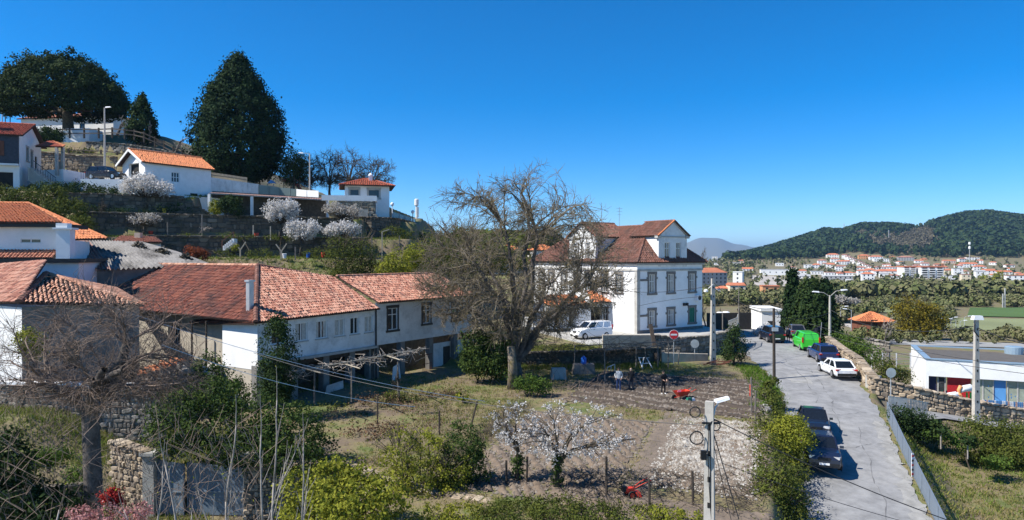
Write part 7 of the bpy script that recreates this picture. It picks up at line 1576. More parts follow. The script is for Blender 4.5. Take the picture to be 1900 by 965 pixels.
for i in range(420):
 f=rg.random();a,b_=Vector((-4.2,32.5,0)),Vector((1.0,46.5,0));q=a.lerp(b_,f)+Vector((rg.normal(0,.35),rg.normal(0,.3),0));q.z=gz(q.x,q.y);L_=rg.uniform(.3,.9);mb.tube([q,q+Vector((rg.normal(0,.2),rg.normal(0,.2),L_*.6)),q+Vector((rg.normal(0,.4),rg.normal(0,.4),L_))],[.014,.01,.005],3,False)
one('brush_row',mb,'brown_bark','low row of dry brush along the left edge of ploughed bed','brush')['kind']='stuff'
mb=MB()
for i in range(520):
 q=on(rg.uniform(1040,1420),rg.uniform(880,960));L_=rg.uniform(.3,.9);d1=Vector((rg.normal(0,.6),rg.normal(0,.4),rg.uniform(.0,.5)));mb.tube([q,q+d1*.5+Vector((0,0,.12)),q+d1],[.018,.013,.006],3,False)
one('pruned_branches',mb,'brown_bark','scattered dark pruned branches on the front strip of earth','branches')['kind']='stuff'
rg=np.random.default_rng(370);mb=MB()
for i in range(520):
 u=rg.uniform(-20,480);d=rg.uniform(22,32);v=rg.uniform(770,990);q=P(u,v+30,d)
 if q.z<gz(q.x,d):q.z=gz(q.x,d)
 L_=rg.uniform(.5,1.5);mb.tube([q,q+Vector((rg.normal(0,.3),rg.normal(0,.2),L_*.5)),q+Vector((rg.normal(0,.6),rg.normal(0,.3),L_))],[.013,.01,.005],3,False)
one('bare_brush',mb,'red_twig','tangle of bare pale twigs across the lower left foreground','brush')['kind']='stuff'
def blossom(name,label,base,blobs,seed,n,size,mat,r0=.1,twn=120,bark='brown_bark',clump=.16,ivy=0):
 rg=np.random.default_rng(seed);base=Vector(base);root=tree_root(name,label,base);cx=np.mean([b_[0]for b_ in blobs]);cy=np.mean([b_[1]for b_ in blobs]);cz=min(b_[2]-b_[5]for b_ in blobs)
 fork=Vector((base.x*.5+cx*.5,base.y*.5+cy*.5,max(base.z+.5,cz+.2)));mb=MB();mb.tube([base-Vector((0,0,.3)),base.lerp(fork,.5)+Vector((.05,0,0)),fork],[r0*1.2,r0,r0*.9],8);mb.build('trunk',bark,root,smooth=True)
 mb=MB();C=[];
 for i in range(twn):
  b_=blobs[int(rg.integers(0,len(blobs)))];dd=rg.normal(size=3);dd[2]=abs(dd[2])*.9+.12;dd/=np.linalg.norm(dd);e=Vector((b_[0]+dd[0]*b_[3],b_[1]+dd[1]*b_[4],b_[2]+dd[2]*b_[5]*1.05-b_[5]*.25));m_=fork.lerp(e,.5)+Vector(rg.normal(0,.15,3))+Vector((0,0,-.1*b_[5]));mb.tube([fork,m_,e],[r0*.35,r0*.2,.008],3,False);C.append((m_,e))
 mb.build('branches',bark,root)
 idx=rg.integers(0,len(C),n);f=rg.uniform(.15,1.06,n)**.8;M=np.array([list(c[0])for c in C]);E=np.array([list(c[1])for c in C]);pts=M[idx]+(E[idx]-M[idx])*f[:,None]+rg.normal(0,clump,(n,3));V,Fc=quads(pts,rg.normal(size=(n,3))+np.array([0,0,.4]),size,rg);npobj('blossom',V,Fc,mat,root,rg.random(n))
 if ivy:leaves('ivy',[(base.x,base.y,base.z+.7,.3,.3,.9),(fork.x,fork.y,fork.z-.4,.28,.28,.5)],ivy,.06,'leaf_ivy',root,rg,clump=.09)
 return root
def px(u,v,d,ru,rv,ry=None):p=P(u,v,d);return(p.x,p.y,p.z,ru/F*d,ry or ru/F*d*.9,rv/F*d)
blossom('blossom_tree','white blossoming tree in front of the hillside garage',(P(268,385,80).x,80,5.0),[px(250,345,80,24,22),px(272,340,80,30,24),px(298,352,80,24,18)],401,6500,.11,'blossom',.2,150,clump=.17)
blossom('blossom_tree','round white blossoming tree before the long canopy, leftmost of three',(P(519,435,79).x,79,2.0),[px(512,388,79,24,22),px(535,388,79,22,22),px(520,402,79,26,16)],402,6000,.10,'blossom',.16,140,clump=.15)
blossom('blossom_tree','round white blossoming tree in the middle of the lower terrace',(P(558,455,76).x,76,.3),[px(548,425,76,20,20),px(572,424,76,24,20),px(560,437,76,22,12)],403,5500,.10,'blossom',.16,130,clump=.15)
blossom('blossom_tree','white blossoming tree right of the middle one, below stone terrace',(P(637,455,78).x,78,.5),[px(622,428,78,20,17),px(645,426,78,24,20)],404,4500,.10,'blossom',.15,120,clump=.15)
blossom('blossom_tree','thin grey white blossoming tree against the stone terrace wall',(P(635,408,85).x,85,2.2),[px(620,388,85,22,16),px(648,392,85,24,16)],405,2600,.09,'blossom_dim',.12,140,clump=.14)
blossom('blossom_tree','small faded blossoming tree against the dark middle terrace wall',(P(265,440,76).x,76,2.2),[px(258,408,76,22,14),px(282,406,76,18,12)],406,1500,.09,'blossom_dim',.1,100,clump=.12)
blossom('blossom_tree','white blossoming bush at the far end of the road',(P(1416,640,84).x,84,-10),[px(1412,622,84,16,16),px(1424,614,84,12,14)],407,2500,.1,'blossom',.1,80)
blossom('blossom_tree','white blossoming shrub in the valley right of the lamp post',(P(1570,570,170).x,170,-16.5),[px(1558,555,170,16,8),px(1580,560,170,18,9)],408,1500,.22,'blossom_dim',.15,60)
def flower_tree(label,u,v,blob,cnt,nf,seed,ivy):
 fb=on(u,v);b_=px(*blob[:2],fb.y,*blob[2:]);root,lv=crown_tree('flowering_tree',label,fb,fb+Vector((.05,0,1.15)),b_[:3],(b_[3],b_[3]*.75,b_[5]),cnt,((.07,.04),(.03,.016),(.012,.007),(.007,.004)),seed,'brown_bark','brown_bark',lo=.55,limb_f=.4,fine_len=.35,r0=.11)
 rg=np.random.default_rng(seed);q=np.concatenate([lv[2].reshape(-1,3),lv[3].reshape(-1,3)]);c=q[rg.choice(len(q),nf//5)];p=np.repeat(c,5,0)+rg.normal(0,.045,(len(c)*5,3));V,Fc=quads(p,rg.normal(size=p.shape)+np.array([0,0,.3]),.042,rg);npobj('blossom',V,Fc,'blossom',root,rg.random(len(p)))
 leaves('ivy',[(fb.x,fb.y,fb.z+.6,.26,.26,.8),(fb.x,fb.y,fb.z+1.2,.24,.24,.4)],ivy,.055,'leaf_ivy',root,rg,clump=.09)
flower_tree('white flowering tree with ivy clad trunk in the foreground garden bed',1035,905,(1055,810,118,68),(7,36,260,500),6000,409,1100)
flower_tree('slim flowering tree with ivy clad trunk, left of the larger one',960,893,(950,795,48,56),(5,18,90,150),1500,410,700)
def pbush(name,label,u,v,d,blobs,n,size,mat,seed,zb=None,cat='bush',**k):
 """blobs in pixels: (u,v,dd,ru,rv)"""
 p=P(u,v,d);zb=p.z if zb is None else zb;c=Vector((p.x,d,zb));B=[]
 for b_ in blobs:q=P(b_[0],b_[1],d+b_[2]);B.append((q.x-c.x,q.y-c.y,q.z-c.z,b_[3]/F*d,b_[3]/F*d*.9,b_[4]/F*d))
 return bush(name,label,cat,c,B,n,size,mat,seed,**k)
pbush('yellow_green_bush','bright yellow green leafy bush at the bottom centre',620,965,27,[(560,925,0,50,60),(610,900,.5,52,50),(670,905,.5,50,50),(715,925,0,45,50),(640,950,-1,90,55),(590,960,-1,70,40)],12000,.072,'leaf_yellow',501,zb=-12.5,clump=.16,stems=8)
pbush('spring_bush','loose yellow flecked bush left of the ploughed bed',790,940,31,[(740,850,0,45,55),(790,830,.5,45,45),(770,890,0,60,45),(830,880,.3,45,50)],6500,.058,'leaf_yellow',502,zb=-11.5,clump=.14,stems=10,twigs=90,shell=.3)
pbush('dark_bush','dark green bush between the yellow flecked bush and ploughed bed',860,930,31.5,[(860,830,.5,42,50),(880,870,.5,30,50),(845,890,.5,40,40)],7000,.058,'leaf_ivy',503,zb=-11.2,clump=.14)
pbush('ivy_mass','dark ivy mass growing over the wall beside the blue gate',440,800,34.5,[(330,755,0,60,40),(400,740,1,60,45),(470,760,1,60,40),(540,790,0,60,40),(590,830,0,40,32),(330,800,-.7,60,35),(410,800,-.7,60,32),(490,820,-.7,55,30),(450,840,-1.6,60,22),(540,850,-1.6,60,24),(600,860,-1.5,40,20),(330,830,-1,40,14)],22000,.075,'leaf_ivy',504,zb=-10.5,clump=.2,stems=2,cat='ivy')
pbush('ivy_bank','ivy covered rubble heap below the white lit house end',395,700,38.5,[(385,690,0,32,35),(420,715,0,30,30),(360,710,0,26,22)],4500,.07,'leaf_ivy',505,zb=-9.2,clump=.16,cat='ivy')
pbush('ground_cover','grey green low shrub carpet along the bottom edge of garden',1040,965,28,[(960,950,0,60,18),(1040,948,0,60,20),(1100,955,0,60,16),(1180,958,0,60,12),(920,960,-1,50,22)],9000,.05,'leaf_olive',506,zb=-11.3,clump=.14)
pbush('bottom_weeds','yellow green weeds along the bottom right of the garden',1250,965,27.5,[(1230,958,0,50,12),(1290,962,0,40,12),(860,958,0,50,20),(800,962,0,50,20)],4500,.05,'leaf_yellow',507,zb=-11.3,clump=.12)
pbush('garden_evergreen','dense dark evergreen shrub left of the walnut trunk',900,700,54,[(880,640,0,30,30),(915,645,0,32,32),(895,670,0,40,26),(925,680,-.5,28,25)],9000,.10,'leaf_ivy',508,zb=-10.1,clump=.22)
pbush('green_weeds','fresh green weeds at the foot of the walnut tree',985,730,49,[(980,712,0,26,16),(1005,716,0,20,14)],2500,.07,'leaf_green',509,zb=-10.1,clump=.14)
pbush('dead_weeds','brown dead weeds and litter scattered over the rough grass',740,790,42,[(640,770,2,40,3),(700,745,5,50,3),(760,760,4,50,3),(820,735,7,50,3),(690,800,-2,50,3),(780,790,0,50,3),(850,775,3,40,3)],5000,.07,'dead_leaf',547,clump=.35,stems=1,sr=.01)
pbush('grass_weeds','low green weed clumps scattered over the rough grass',740,800,42,[(620,755,4,40,4),(680,770,3,40,4),(740,735,6,40,4),(800,770,3,40,4),(860,755,5,40,4),(720,815,-2,50,4),(640,790,0,40,4)],3500,.07,'leaf_olive',548,clump=.22,stems=1,sr=.01,per=60)
pbush('yellow_plant','small bright yellow green plant in the grass by the house',858,745,47,[(858,736,0,12,8)],260,.08,'leaf_yellow',510,clump=.08)
pbush('willow_shrub','large greenish brown twiggy shrub behind the long house roof',655,525,72,[(630,470,0,35,35),(670,465,0,35,38),(650,500,0,50,30),(690,500,1,30,30)],7000,.09,'leaf_olive',511,zb=-4,clump=.35,twigs=260,shell=.2)
pbush('lime_shrub','bright lime green shrub behind the row house roof',750,525,71,[(745,490,0,34,30),(775,475,1,26,26),(725,505,0,28,22)],6500,.10,'leaf_yellow',512,zb=-6,clump=.3)
pbush('slope_scrub','olive scrub covering the slope right of the terrace wall',830,500,78,[(800,470,0,40,35),(850,460,3,45,40),(900,475,3,45,35),(940,485,4,40,30),(830,500,-3,60,25),(800,440,18,30,14)],12000,.12,'leaf_olive',513,zb=-7,clump=.4,twigs=160)
pbush('wall_shrub','olive shrub on the curved dark terrace wall',740,440,89,[(730,432,0,22,14),(755,440,0,16,12)],1800,.09,'leaf_olive',514,clump=.2)
pbush('laurel_hedge','sunlit olive green hedge row above the orange villa roof',60,400,72,[(5,368,0,26,24),(40,368,0,28,22),(75,366,0,24,22),(100,372,0,24,26),(130,392,0,30,26),(85,400,-1,40,20),(150,420,-2,26,20)],14000,.10,'leaf_olive',515,zb=2.5,clump=.25,cat='hedge')
pbush('dark_hedge','dark hedge on the terrace under the parked hillside car',150,365,80,[(90,352,0,40,12),(150,352,0,40,13),(200,360,0,30,12)],6000,.1,'leaf_dark',516,zb=6.2,clump=.22,cat='hedge')
pbush('terrace_ivy','dark ivy hanging over the upper terrace wall',200,395,78.2,[(180,395,0,40,16),(240,398,0,40,12),(130,420,-.8,40,22),(190,428,-1,40,18),(320,385,2,30,10)],7000,.09,'leaf_dark',517,zb=3.2,clump=.25,cat='ivy')
pbush('topiary_bush','round dark garden tree beside the canopy on the hill',428,402,80.5,[(430,375,0,18,14),(438,390,0,14,12),(416,380,0,12,12)],3500,.09,'leaf_dark',518,zb=4.7,clump=.2)
pbush('clipped_hedge','clipped bright hedge block left of the round garden tree',403,400,80.8,[(398,385,0,10,14),(408,392,0,8,8)],2000,.08,'leaf_yellow',519,zb=4.7,clump=.15,cat='hedge')
pbush('pine_foot_bush','round dark bush below the umbrella pine beside the veranda',95,262,101,[(92,250,0,20,14),(108,254,0,14,10),(80,256,0,10,8)],3000,.12,'leaf_dark',520,clump=.3)
pbush('hilltop_evergreen','dark evergreen tree right of the large cypress',548,352,106,[(545,300,0,20,22),(560,315,1,18,20),(535,322,0,18,20)],5500,.12,'leaf_dark',521,clump=.35,cat='tree',sr=.12)
pbush('slope_shade_scrub','scrub added to darken the slope like shade, between hilltop wall and garage',250,305,98,[(150,284,3,24,7),(250,292,2,30,8),(300,305,1,30,9),(345,312,0,24,8),(210,300,-2,20,7)],5000,.12,'leaf_olive',546,clump=.3)  # added bushes, standing in for the shade on the stone walled slope
pbush('rust_shrub','rust red shrub behind the corrugated shed',365,482,69,[(362,468,0,15,13),(378,474,0,9,8)],1600,.08,'leaf_rust',522,clump=.18)
pbush('yellow_shrub','small yellow shrub beside the white garden stairs',438,468,72,[(438,460,0,7,7)],500,.07,'leaf_yellow',523,clump=.1)
pbush('terrace_weeds','patchy green weeds along the lower garden terrace',520,480,73,[(360,440,2.5,30,6),(440,438,2.5,40,5),(520,440,3,40,5),(600,470,0,40,10),(480,470,0,40,7),(420,470,0,20,9)],4500,.07,'leaf_olive',524,clump=.2)
pbush('round_shrub','rounded green shrub behind the roadside wall, right of the cars',1600,690,66,[(1585,645,2,30,22),(1612,660,0,24,22),(1560,632,5,24,16),(1590,675,0,26,14)],7000,.09,'leaf_green',525,zb=-13,clump=.25)
pbush('loose_shrub','loose grey green shrub behind the roadside wall near the school',1655,715,58,[(1650,685,0,26,20),(1675,700,0,18,16),(1635,700,0,18,14)],3500,.07,'leaf_olive',526,zb=-13,clump=.2,twigs=60,shell=.2)
pbush('golden_willow','golden green willow tree behind the school roof',1700,640,118,[(1690,575,0,36,26),(1725,590,0,32,26),(1700,610,0,44,22),(1740,615,0,24,18)],9000,.16,'leaf_gold',527,zb=-15,clump=.5,twigs=220,shell=.2,cat='tree',sr=.14)
pbush('lane_bush','dark bushes below the side lane railing',1700,800,45.5,[(1672,768,0,18,14),(1700,776,0,20,14),(1728,784,0,16,10),(1682,796,0,22,20),(1712,802,0,24,18),(1742,806,0,18,14)],6000,.07,'leaf_dark',528,zb=-13.0,clump=.2,stems=2)
pbush('brown_hedge','reddish brown and green hedge along the right edge',1840,830,44,[(1808,792,1,24,12),(1845,792,0,36,16),(1895,806,0,44,20),(1830,812,0,34,16),(1890,830,-1,40,22),(1815,838,0,26,18),(1860,842,-.5,40,22),(1905,855,-1,40,24),(1835,855,-.5,34,16)],14000,.07,'leaf_olive',529,zb=-13.6,clump=.2,cat='hedge',stems=2)
pbush('slope_weeds','tall green weeds at the foot of the brown hedge',1830,870,41,[(1790,822,2,26,7),(1850,860,0,22,12),(1750,806,3,30,6)],2200,.07,'leaf_green',530,zb=-13.5,stems=1,clump=.16)
pbush('wallside_weeds','green weeds at the foot of the sunken yard wall',70,870,30.5,[(60,855,0,40,18),(100,845,0,26,16),(150,880,-.5,30,14)],3500,.06,'leaf_green',531,clump=.14)
pbush('yellow_shrub_left','yellow green shrub against the worn roof house wall',55,660,38,[(52,632,0,26,20),(60,650,0,20,14)],2500,.065,'leaf_yellow',532,zb=-7.4,clump=.14)
pbush('red_shrub','red leaved shrub at the foot of the plane tree',207,945,25.5,[(205,922,0,16,14),(215,935,0,14,10)],1600,.05,'leaf_red',533,zb=-12.5,clump=.08)
pbush('pink_shrub','pale pink budding shrub along the bottom left edge',230,985,25,[(150,958,0,26,14),(200,955,0,26,16),(250,950,0,26,14)],2200,.05,'leaf_pink',534,zb=-13,clump=.1,twigs=60)
pbush('shaded_scrub','dark evergreen scrub filling the lower left corner',30,960,27,[(10,860,0,40,60),(20,930,0,60,50),(100,940,0,50,30)],7000,.08,'leaf_dark',535,zb=-13,clump=.2)
pbush('valley_pine','dark round pine tree in the valley right of the fields',1812,552,560,[(1808,540,0,16,10),(1835,545,0,18,11),(1790,545,0,10,8)],2500,.55,'leaf_dark',536,clump=1.2,cat='tree',sr=.3)
pbush('lime_poplars','light green poplars in the valley below the far town',1860,548,640,[(1830,523,0,20,14),(1860,520,0,24,16),(1885,530,0,16,12)],3500,.7,'leaf_yellow',537,clump=1.4,cat='tree',sr=.3)
B=[];rg=np.random.default_rng(540)
for y in np.linspace(27.5,41.5,16):x=float(road_l(y))-1.0;z=float(road_z(y));B.append((x+rg.normal(0,.25),y,z+.9,1.0,.9,1.1));B.append((x-.8+rg.normal(0,.3),y,z+1.7,1.0,.9,.8))
hb=Vector((B[0][0],B[0][1],-13));bush('road_hedge','mixed green hedge on the bank between garden and road','hedge',hb,[(b_[0]-hb.x,b_[1]-hb.y,b_[2]-hb.z,*b_[3:])for b_ in B],20000,.062,'leaf_olive',541,clump=.2,stems=16)
pbush('road_bush','sunlit yellow green bush beside the parked navy cars',1480,880,38.5,[(1462,800,0,34,28),(1482,815,-.6,26,30),(1456,840,-.6,34,30),(1470,788,.5,24,18)],8000,.062,'leaf_yellow',542,zb=-12,clump=.18)
pbush('tall_road_bush','tall dark shrub at the lower end of the road hedge',1440,965,31.5,[(1440,900,0,40,40),(1460,940,0,40,40),(1415,930,-.5,34,30)],7000,.06,'leaf_olive',543,zb=-12.5,clump=.16,twigs=60)
pbush('bank_weeds','pale flowering weeds on the bank right of the limed bed',1400,850,39,[(1405,800,3,14,12),(1395,840,0,16,16),(1390,880,-3,16,16),(1420,760,6,14,10)],2200,.055,'blossom_dim',544,clump=.12,twigs=40,shell=.2)
pbush('bank_bramble','brambles and weeds at the bend of the road bank',1425,745,46,[(1425,730,2,16,14),(1440,750,0,18,18),(1445,780,-2,20,18),(1420,790,-2,22,14)],4500,.06,'leaf_olive',545,clump=.15)
for i,(u,v,d,lb)in enumerate(((1747,800,43,'tall cabbage plant on a bare stalk, left one on slope'),(1797,818,40.5,'tall cabbage plant on a bare stalk, right one on slope'),(1432,715,48,'leafy cabbage plant on the road bank'))):
 b_=P(u,v+22,d);t_=thing('cabbage_plant',lb,'cabbage',b_);mb=MB();mb.tube([b_-Vector((0,0,.4)),P(u,v,d)],.04,5);mb.build('stalk','pale_twig',t_);q=P(u,v-4,d);leaves('foliage',[(q.x,q.y,q.z,.45,.45,.35)],220,.12,'leaf_dark' if i<2 else 'leaf_olive',t_,np.random.default_rng(560+i),clump=.12)
for i,(u,vt,vb,d,yy,lb)in enumerate(((446,452,476,73,1,'pale Y shaped concrete vine post beside the white stairs'),(522,455,478,73,1,'pale Y shaped concrete vine post right of the first one'),(470,418,441,77,0,'plain concrete vine post above the white stairs'),(502,420,441,77,0,'plain concrete vine post on the lower terrace wall'),(375,398,440,76,0,'tall thin vine post on the left terrace'),(311,412,440,76,0,'short vine post on the left terrace'),(548,458,478,72,0,'short vine post near the middle blossoming tree'),(709,430,485,76,0,'grey post with lamp arm left of lime shrub'),(690,437,490,76,0,'dark thin post in the twiggy shrub'),(741,437,455,84,0,'short post on the slope below the curved wall'))):
 b_,tp=P(u,vb,d),P(u,vt,d);mb=MB();mid_=b_.lerp(tp,.5)
 if yy:mb.bar(b_-Vector((0,0,.2)),mid_,.14);mb.bar(mid_,P(u-10,vt-2,d),.11);mb.bar(mid_,P(u+10,vt-3,d),.11)
 else:mb.bar(b_-Vector((0,0,.3)),tp,.11)
 if i==7:mb.bar(tp,tp+Vector((.8,0,.25)),.08)
 one('vine_post',mb,'pale_wood' if i<4 or i==7 else 'grey_wood',lb,'post')
st=thing('garden_stairs','white painted garden stairs with handrail on the lower terrace','stairs',P(425,458,74))
for i in range(6):q=P(419+i*3.2,456-i*2.6,73.6);mb=MB();mb.box((q.x,q.y,q.z-.25),(.26,.9,.5));mb.build('step','white_wall',st)
mb=MB();mb.bar(P(412,447,73.2),P(434,430,73.2),.05);mb.bar(P(412,447,73.2),P(412,460,73.2),.05);mb.bar(P(434,430,73.2),P(434,442,73.2),.05);mb.build('handrail','rust_brown',st)
for u,v,d,mt,lb in((476,437,77.3,'bucket_red','red bucket on the lower terrace wall'),(292,374,82.5,'paint_yellow','yellow and white pot hanging by the garage blossom tree'),(305,391,80,'paint_yellow','yellow crate on the upper terrace'),(280,433,77,'bucket_red','orange bin behind the small salmon roof'),(528,475,73,'white_plastic','white drum on the lower garden terrace'),(572,474,73,'bucket_blue','blue and white sack on the lower garden terrace'),(600,473,73,'bucket_red','red can at the right of the lower terrace')):
 q=P(u,v,d);mb=MB();mb.lathe(q-Vector((0,0,.25)),[(.18,0),(.24,.45),(.26,.5),(.22,.52)],10);one('garden_bucket',mb,mt,lb,'bucket')
hp=P(300,690,37.5);ht=thing('tile_heap','heap of broken orange roof tiles on the rubble wall','tile heap',hp-Vector((0,0,.3)))
rg=np.random.default_rng(570);stile=None
for i in range(70):
 f=rg.random();q=P(262+75*f,692-24*f+rg.normal(0,3),37.5+rg.normal(0,.5));mb=MB();V=[]
 for a_ in(-.2,.2):
  for k_ in range(4):th=math.pi*k_/3;V.append((a_,.09*math.cos(th),.07*math.sin(th)))
 if stile is None:stile=setmesh('roof_tile',V,[[0,1,5,4],[1,2,6,5],[2,3,7,6]],'tile_orange',[.3,.5,.6])
 o=place('roof_tile',stile,ht);o.location=q-ORG[ht];o.rotation_euler=(rg.normal(0,.35),rg.normal(0,.25),rg.uniform(0,3.1))
mb=MB()
for i in range(60):f=rg.random();q=P(265+80*f,704-14*f+rg.normal(0,6),37.3+rg.normal(0,.4));mb.box(q,(rg.uniform(.2,.6),rg.uniform(.2,.4),rg.uniform(.12,.3)),rg.uniform(0,3),.8)
one('rubble_heap',mb,'granite','grey rubble under the broken tile heap','rubble')['kind']='stuff'
# ================================================================== far town
_win=setmesh('window',[(-.55,-.06,-.7),(.55,-.06,-.7),(.55,.2,-.7),(-.55,.2,-.7),(-.55,-.06,.7),(.55,-.06,.7),(.55,.2,.7),(-.55,.2,.7)],[[3,2,1,0],[4,5,6,7],[0,1,5,4],[1,2,6,5],[3,0,4,7]],'glass')
plain('far_cream',(.66,.58,.42),.9,.05,.1);plain('far_orange',(.60,.30,.14),.9,.05,.1);plain('far_white',(.78,.78,.76),.9,.06,.1);plain('far_grey',(.36,.36,.36),.9,.06,.1);plain('far_roof',(.50,.17,.085),.9,.2,.15);plain('far_roof_dull',(.36,.17,.12),.9,.2,.15);plain('far_pink',(.62,.47,.40),.9,.05,.1)
ORD=['first','second','third','fourth','fifth','sixth','seventh','eighth','ninth','tenth','eleventh','twelfth','thirteenth','fourteenth','fifteenth','sixteenth','seventeenth','eighteenth','nineteenth','twentieth']
ORD+=['twenty-'+o_ for o_ in ORD[:9]]+['thirtieth']
def far_house(label,u0,u1,vt,vb,wall='far_white',roof='far_roof',rt='hip',d=None,rz=-.28,dep=None,storeys=None,name='town_house',win=True):
 uc=(u0+u1)/2;x,d=gp(uc,vb)if d is None else((uc-950)/F*d,d);zb=gz(x,d);w_=(u1-u0)/F*d;h=(vb-vt)/F*d;zt=zb+h
 zb2=min(zb,P(0,vb,d).z);zt=P(0,vt,d).z;h=zt-zb2;dp=dep or max(7.0,w_*.55);rh=min(h*.28,w_*.17)if rt!='flat' else .4;ze=zt-rh
 f=Fr((x,d),rz);t_=thing(name,label,'house' if name=='town_house' else 'building',(x,d,zb2));mb=MB();f.box(mb,-w_/2,w_/2,0,dp,zb2-3,ze);wl=mb.build('wall',wall,t_);o=.3;mb=MB()
 if rt=='flat':f.box(mb,-w_/2-.2,w_/2+.2,-.2,dp+.2,ze,zt)
 else:
  A=[f(-w_/2-o,-o,ze),f(w_/2+o,-o,ze),f(w_/2+o,dp+o,ze),f(-w_/2-o,dp+o,ze)];ins=min(dp/2,w_*.4)if rt=='hip' else 0
  if w_>=dp*.8:r0,r1=f(-w_/2-o+ins,dp/2,zt),f(w_/2+o-ins,dp/2,zt);mb.add(A+[r0,r1],[[0,1,5,4],[1,2,5],[2,3,4,5],[3,0,4],[3,2,1,0]])
  else:r0,r1=f(0,-o+(ins if rt=='hip' else 0),zt),f(0,dp+o-(ins if rt=='hip' else 0),zt);mb.add(A+[r0,r1],[[0,1,4],[1,2,5,4],[2,3,5],[3,0,4,5],[3,2,1,0]])
 mb.build('roof',roof,t_)
 if win:
  ns=storeys or max(1,int(round((ze-zb2)/3.1)));nw=max(1,min(6,int(w_/3.4)))
  for s_ in range(ns):
   for k_ in range(nw):
    q=f(-w_/2+w_*(k_+.5)/nw,0,zb2+(ze-zb2)*(s_+.55)/ns)-ORG[t_];wo=place('window',_win,t_);wo.location=q;wo.rotation_euler=(0,0,rz)
 return t_
rows={'topmost':[(1321,1331,476,481,'far_white','far_white','flat'),(1334.7,1341,479,482,'far_white','far_white','flat'),(1341,1352,477,482,'far_white','far_roof','hip'),(1370,1382,482,487,'far_pink','far_roof','gable'),(1535,1556,470,479,'far_white','far_roof','hip'),(1594,1613,472,481,'far_orange','far_roof','hip'),(1615,1637,474,483,'far_white','far_roof','hip'),(1650,1661,475,479,'far_orange','far_roof','hip'),(1668,1695,475,484,'far_grey','far_roof_dull','hip'),(1710,1720,479,483,'far_orange','far_roof','hip'),(1752,1772,482,489,'far_pink','far_roof','gable'),(1795,1816,477,483,'far_white','far_roof','flat')],'upper':[(1322,1335,488,492,'far_white','far_white','flat'),(1360,1374,487,491,'far_white','far_grey','flat'),(1378,1397,496,508,'far_white','far_roof','gable'),(1440,1454,488,494,'far_white','far_white','flat'),(1464,1478,494,500,'far_cream','far_roof_dull','hip'),(1508,1523,489,498,'far_white','far_roof','hip'),(1518,1533,481,493,'far_white','far_roof_dull','hip'),(1542,1557,478,487,'far_white','far_roof_dull','hip'),(1552,1571,483,491,'far_white','far_roof','hip'),(1623,1648,480,486,'far_white','far_white','flat'),(1735,1752,489,495,'far_pink','far_roof','hip'),(1785,1812,487,497,'far_white','far_roof','gable'),(1808,1829,492,502,'far_white','far_roof','hip')],'middle':[(1480,1497,500,509,'far_white','far_roof','hip'),(1493,1506,491,498,'far_white','far_white','flat'),(1535,1551,488,499,'far_white','far_roof','hip'),(1551,1565,492,503,'far_white','far_roof_dull','hip'),(1590,1607,494,503,'far_white','far_roof_dull','hip'),(1605,1624,498,508,'far_white','far_roof','hip'),(1624,1640,494,500,'far_white','far_roof_dull','hip'),(1641,1660,494,500,'far_white','far_roof','hip'),(1662,1677,494,500,'far_white','far_roof','hip'),(1745,1759,493,502,'far_pink','far_roof','hip'),(1754,1769,499,511,'far_cream','far_roof','hip'),(1770,1786,498,514,'far_white','far_grey','flat'),(1782,1797,501,512,'far_white','far_roof_dull','hip'),(1812,1828,501,516,'far_white','far_grey','gable'),(1826,1846,499,515,'far_white','far_roof','gable'),(1852,1877,502,512,'far_white','far_roof','gable')],'lower':[(1482,1503,509,521,'far_white','far_grey','gable'),(1506,1527,503,510,'far_white','far_grey','flat'),(1532,1553,505,512,'far_white','far_roof','flat'),(1553,1586,504,512,'far_white','far_roof','hip'),(1592,1606,500,513,'far_white','far_roof','hip'),(1601,1622,505,526,'far_white','far_roof','hip'),(1634,1652,505,515,'far_white','far_grey','gable'),(1650,1670,509,517,'far_white','far_roof_dull','hip'),(1754,1773,511,523,'far_white','far_grey','flat'),(1786,1801,509,522,'far_cream','far_roof_dull','flat'),(1842,1857,508,518,'far_white','far_roof','hip'),(1871,1898,511,528,'far_white','far_roof_dull','flat'),(1888,1908,508,516,'far_pink','far_roof','hip'),(1900,1925,514,528,'far_white','far_grey','flat')]}
WN={'far_white':'white','far_cream':'cream','far_orange':'orange','far_pink':'pinkish','far_grey':'grey'};RN={'far_roof':'orange roofed','far_roof_dull':'dull red roofed','far_white':'flat roofed','far_grey':'grey roofed'}
for rn,lst in rows.items():
 for i,(u0,u1,vt,vb,wc,rc,rt)in enumerate(lst):
  far_house('%s %s house, %s from left in %s row of far town'%(WN[wc],RN[rc],ORD[i],rn),u0,u1,vt,vb,wc,rc,rt)
far_house('long white warehouse with grey roof at the left of the far town',1414,1478,500,511,'far_white','far_grey','flat',name='warehouse',storeys=1)
far_house('wide grey industrial building at the lower edge of the far town',1531,1580,511,526,'far_grey','far_white','flat',name='warehouse',storeys=2)
far_house('small white block beside the grey industrial building',1572,1582,519,530,'far_white','far_white','flat',name='warehouse')
far_house('long terrace with one orange roof left of the apartment blocks',1625,1677,499.5,513,'far_white','far_roof','hip',name='terrace_block',storeys=2)
for i in range(9):u=1562+i*5.6;v=472+i*2.6;far_house('white row house stepping down the hill street, %s from the top'%ORD[i],u,u+9,v,v+8,'far_white','far_roof_dull','gable',rz=-.7,dep=10)
far_house('long shaded apartment block with red roofs behind the big building',1300,1352,497,521,'far_grey','far_roof','hip',d=520,rz=.25,name='apartment_block',storeys=4)
far_house('narrow white block at the right end of the shaded apartments',1360,1377,504,523,'far_white','far_white','flat',d=500,rz=-.5,name='apartment_block')
far_house('cream house with low gable and two chimneys in the valley',1355,1383,525,545,'far_cream','far_roof','gable',d=330,rz=-.1,dep=9,storeys=2)
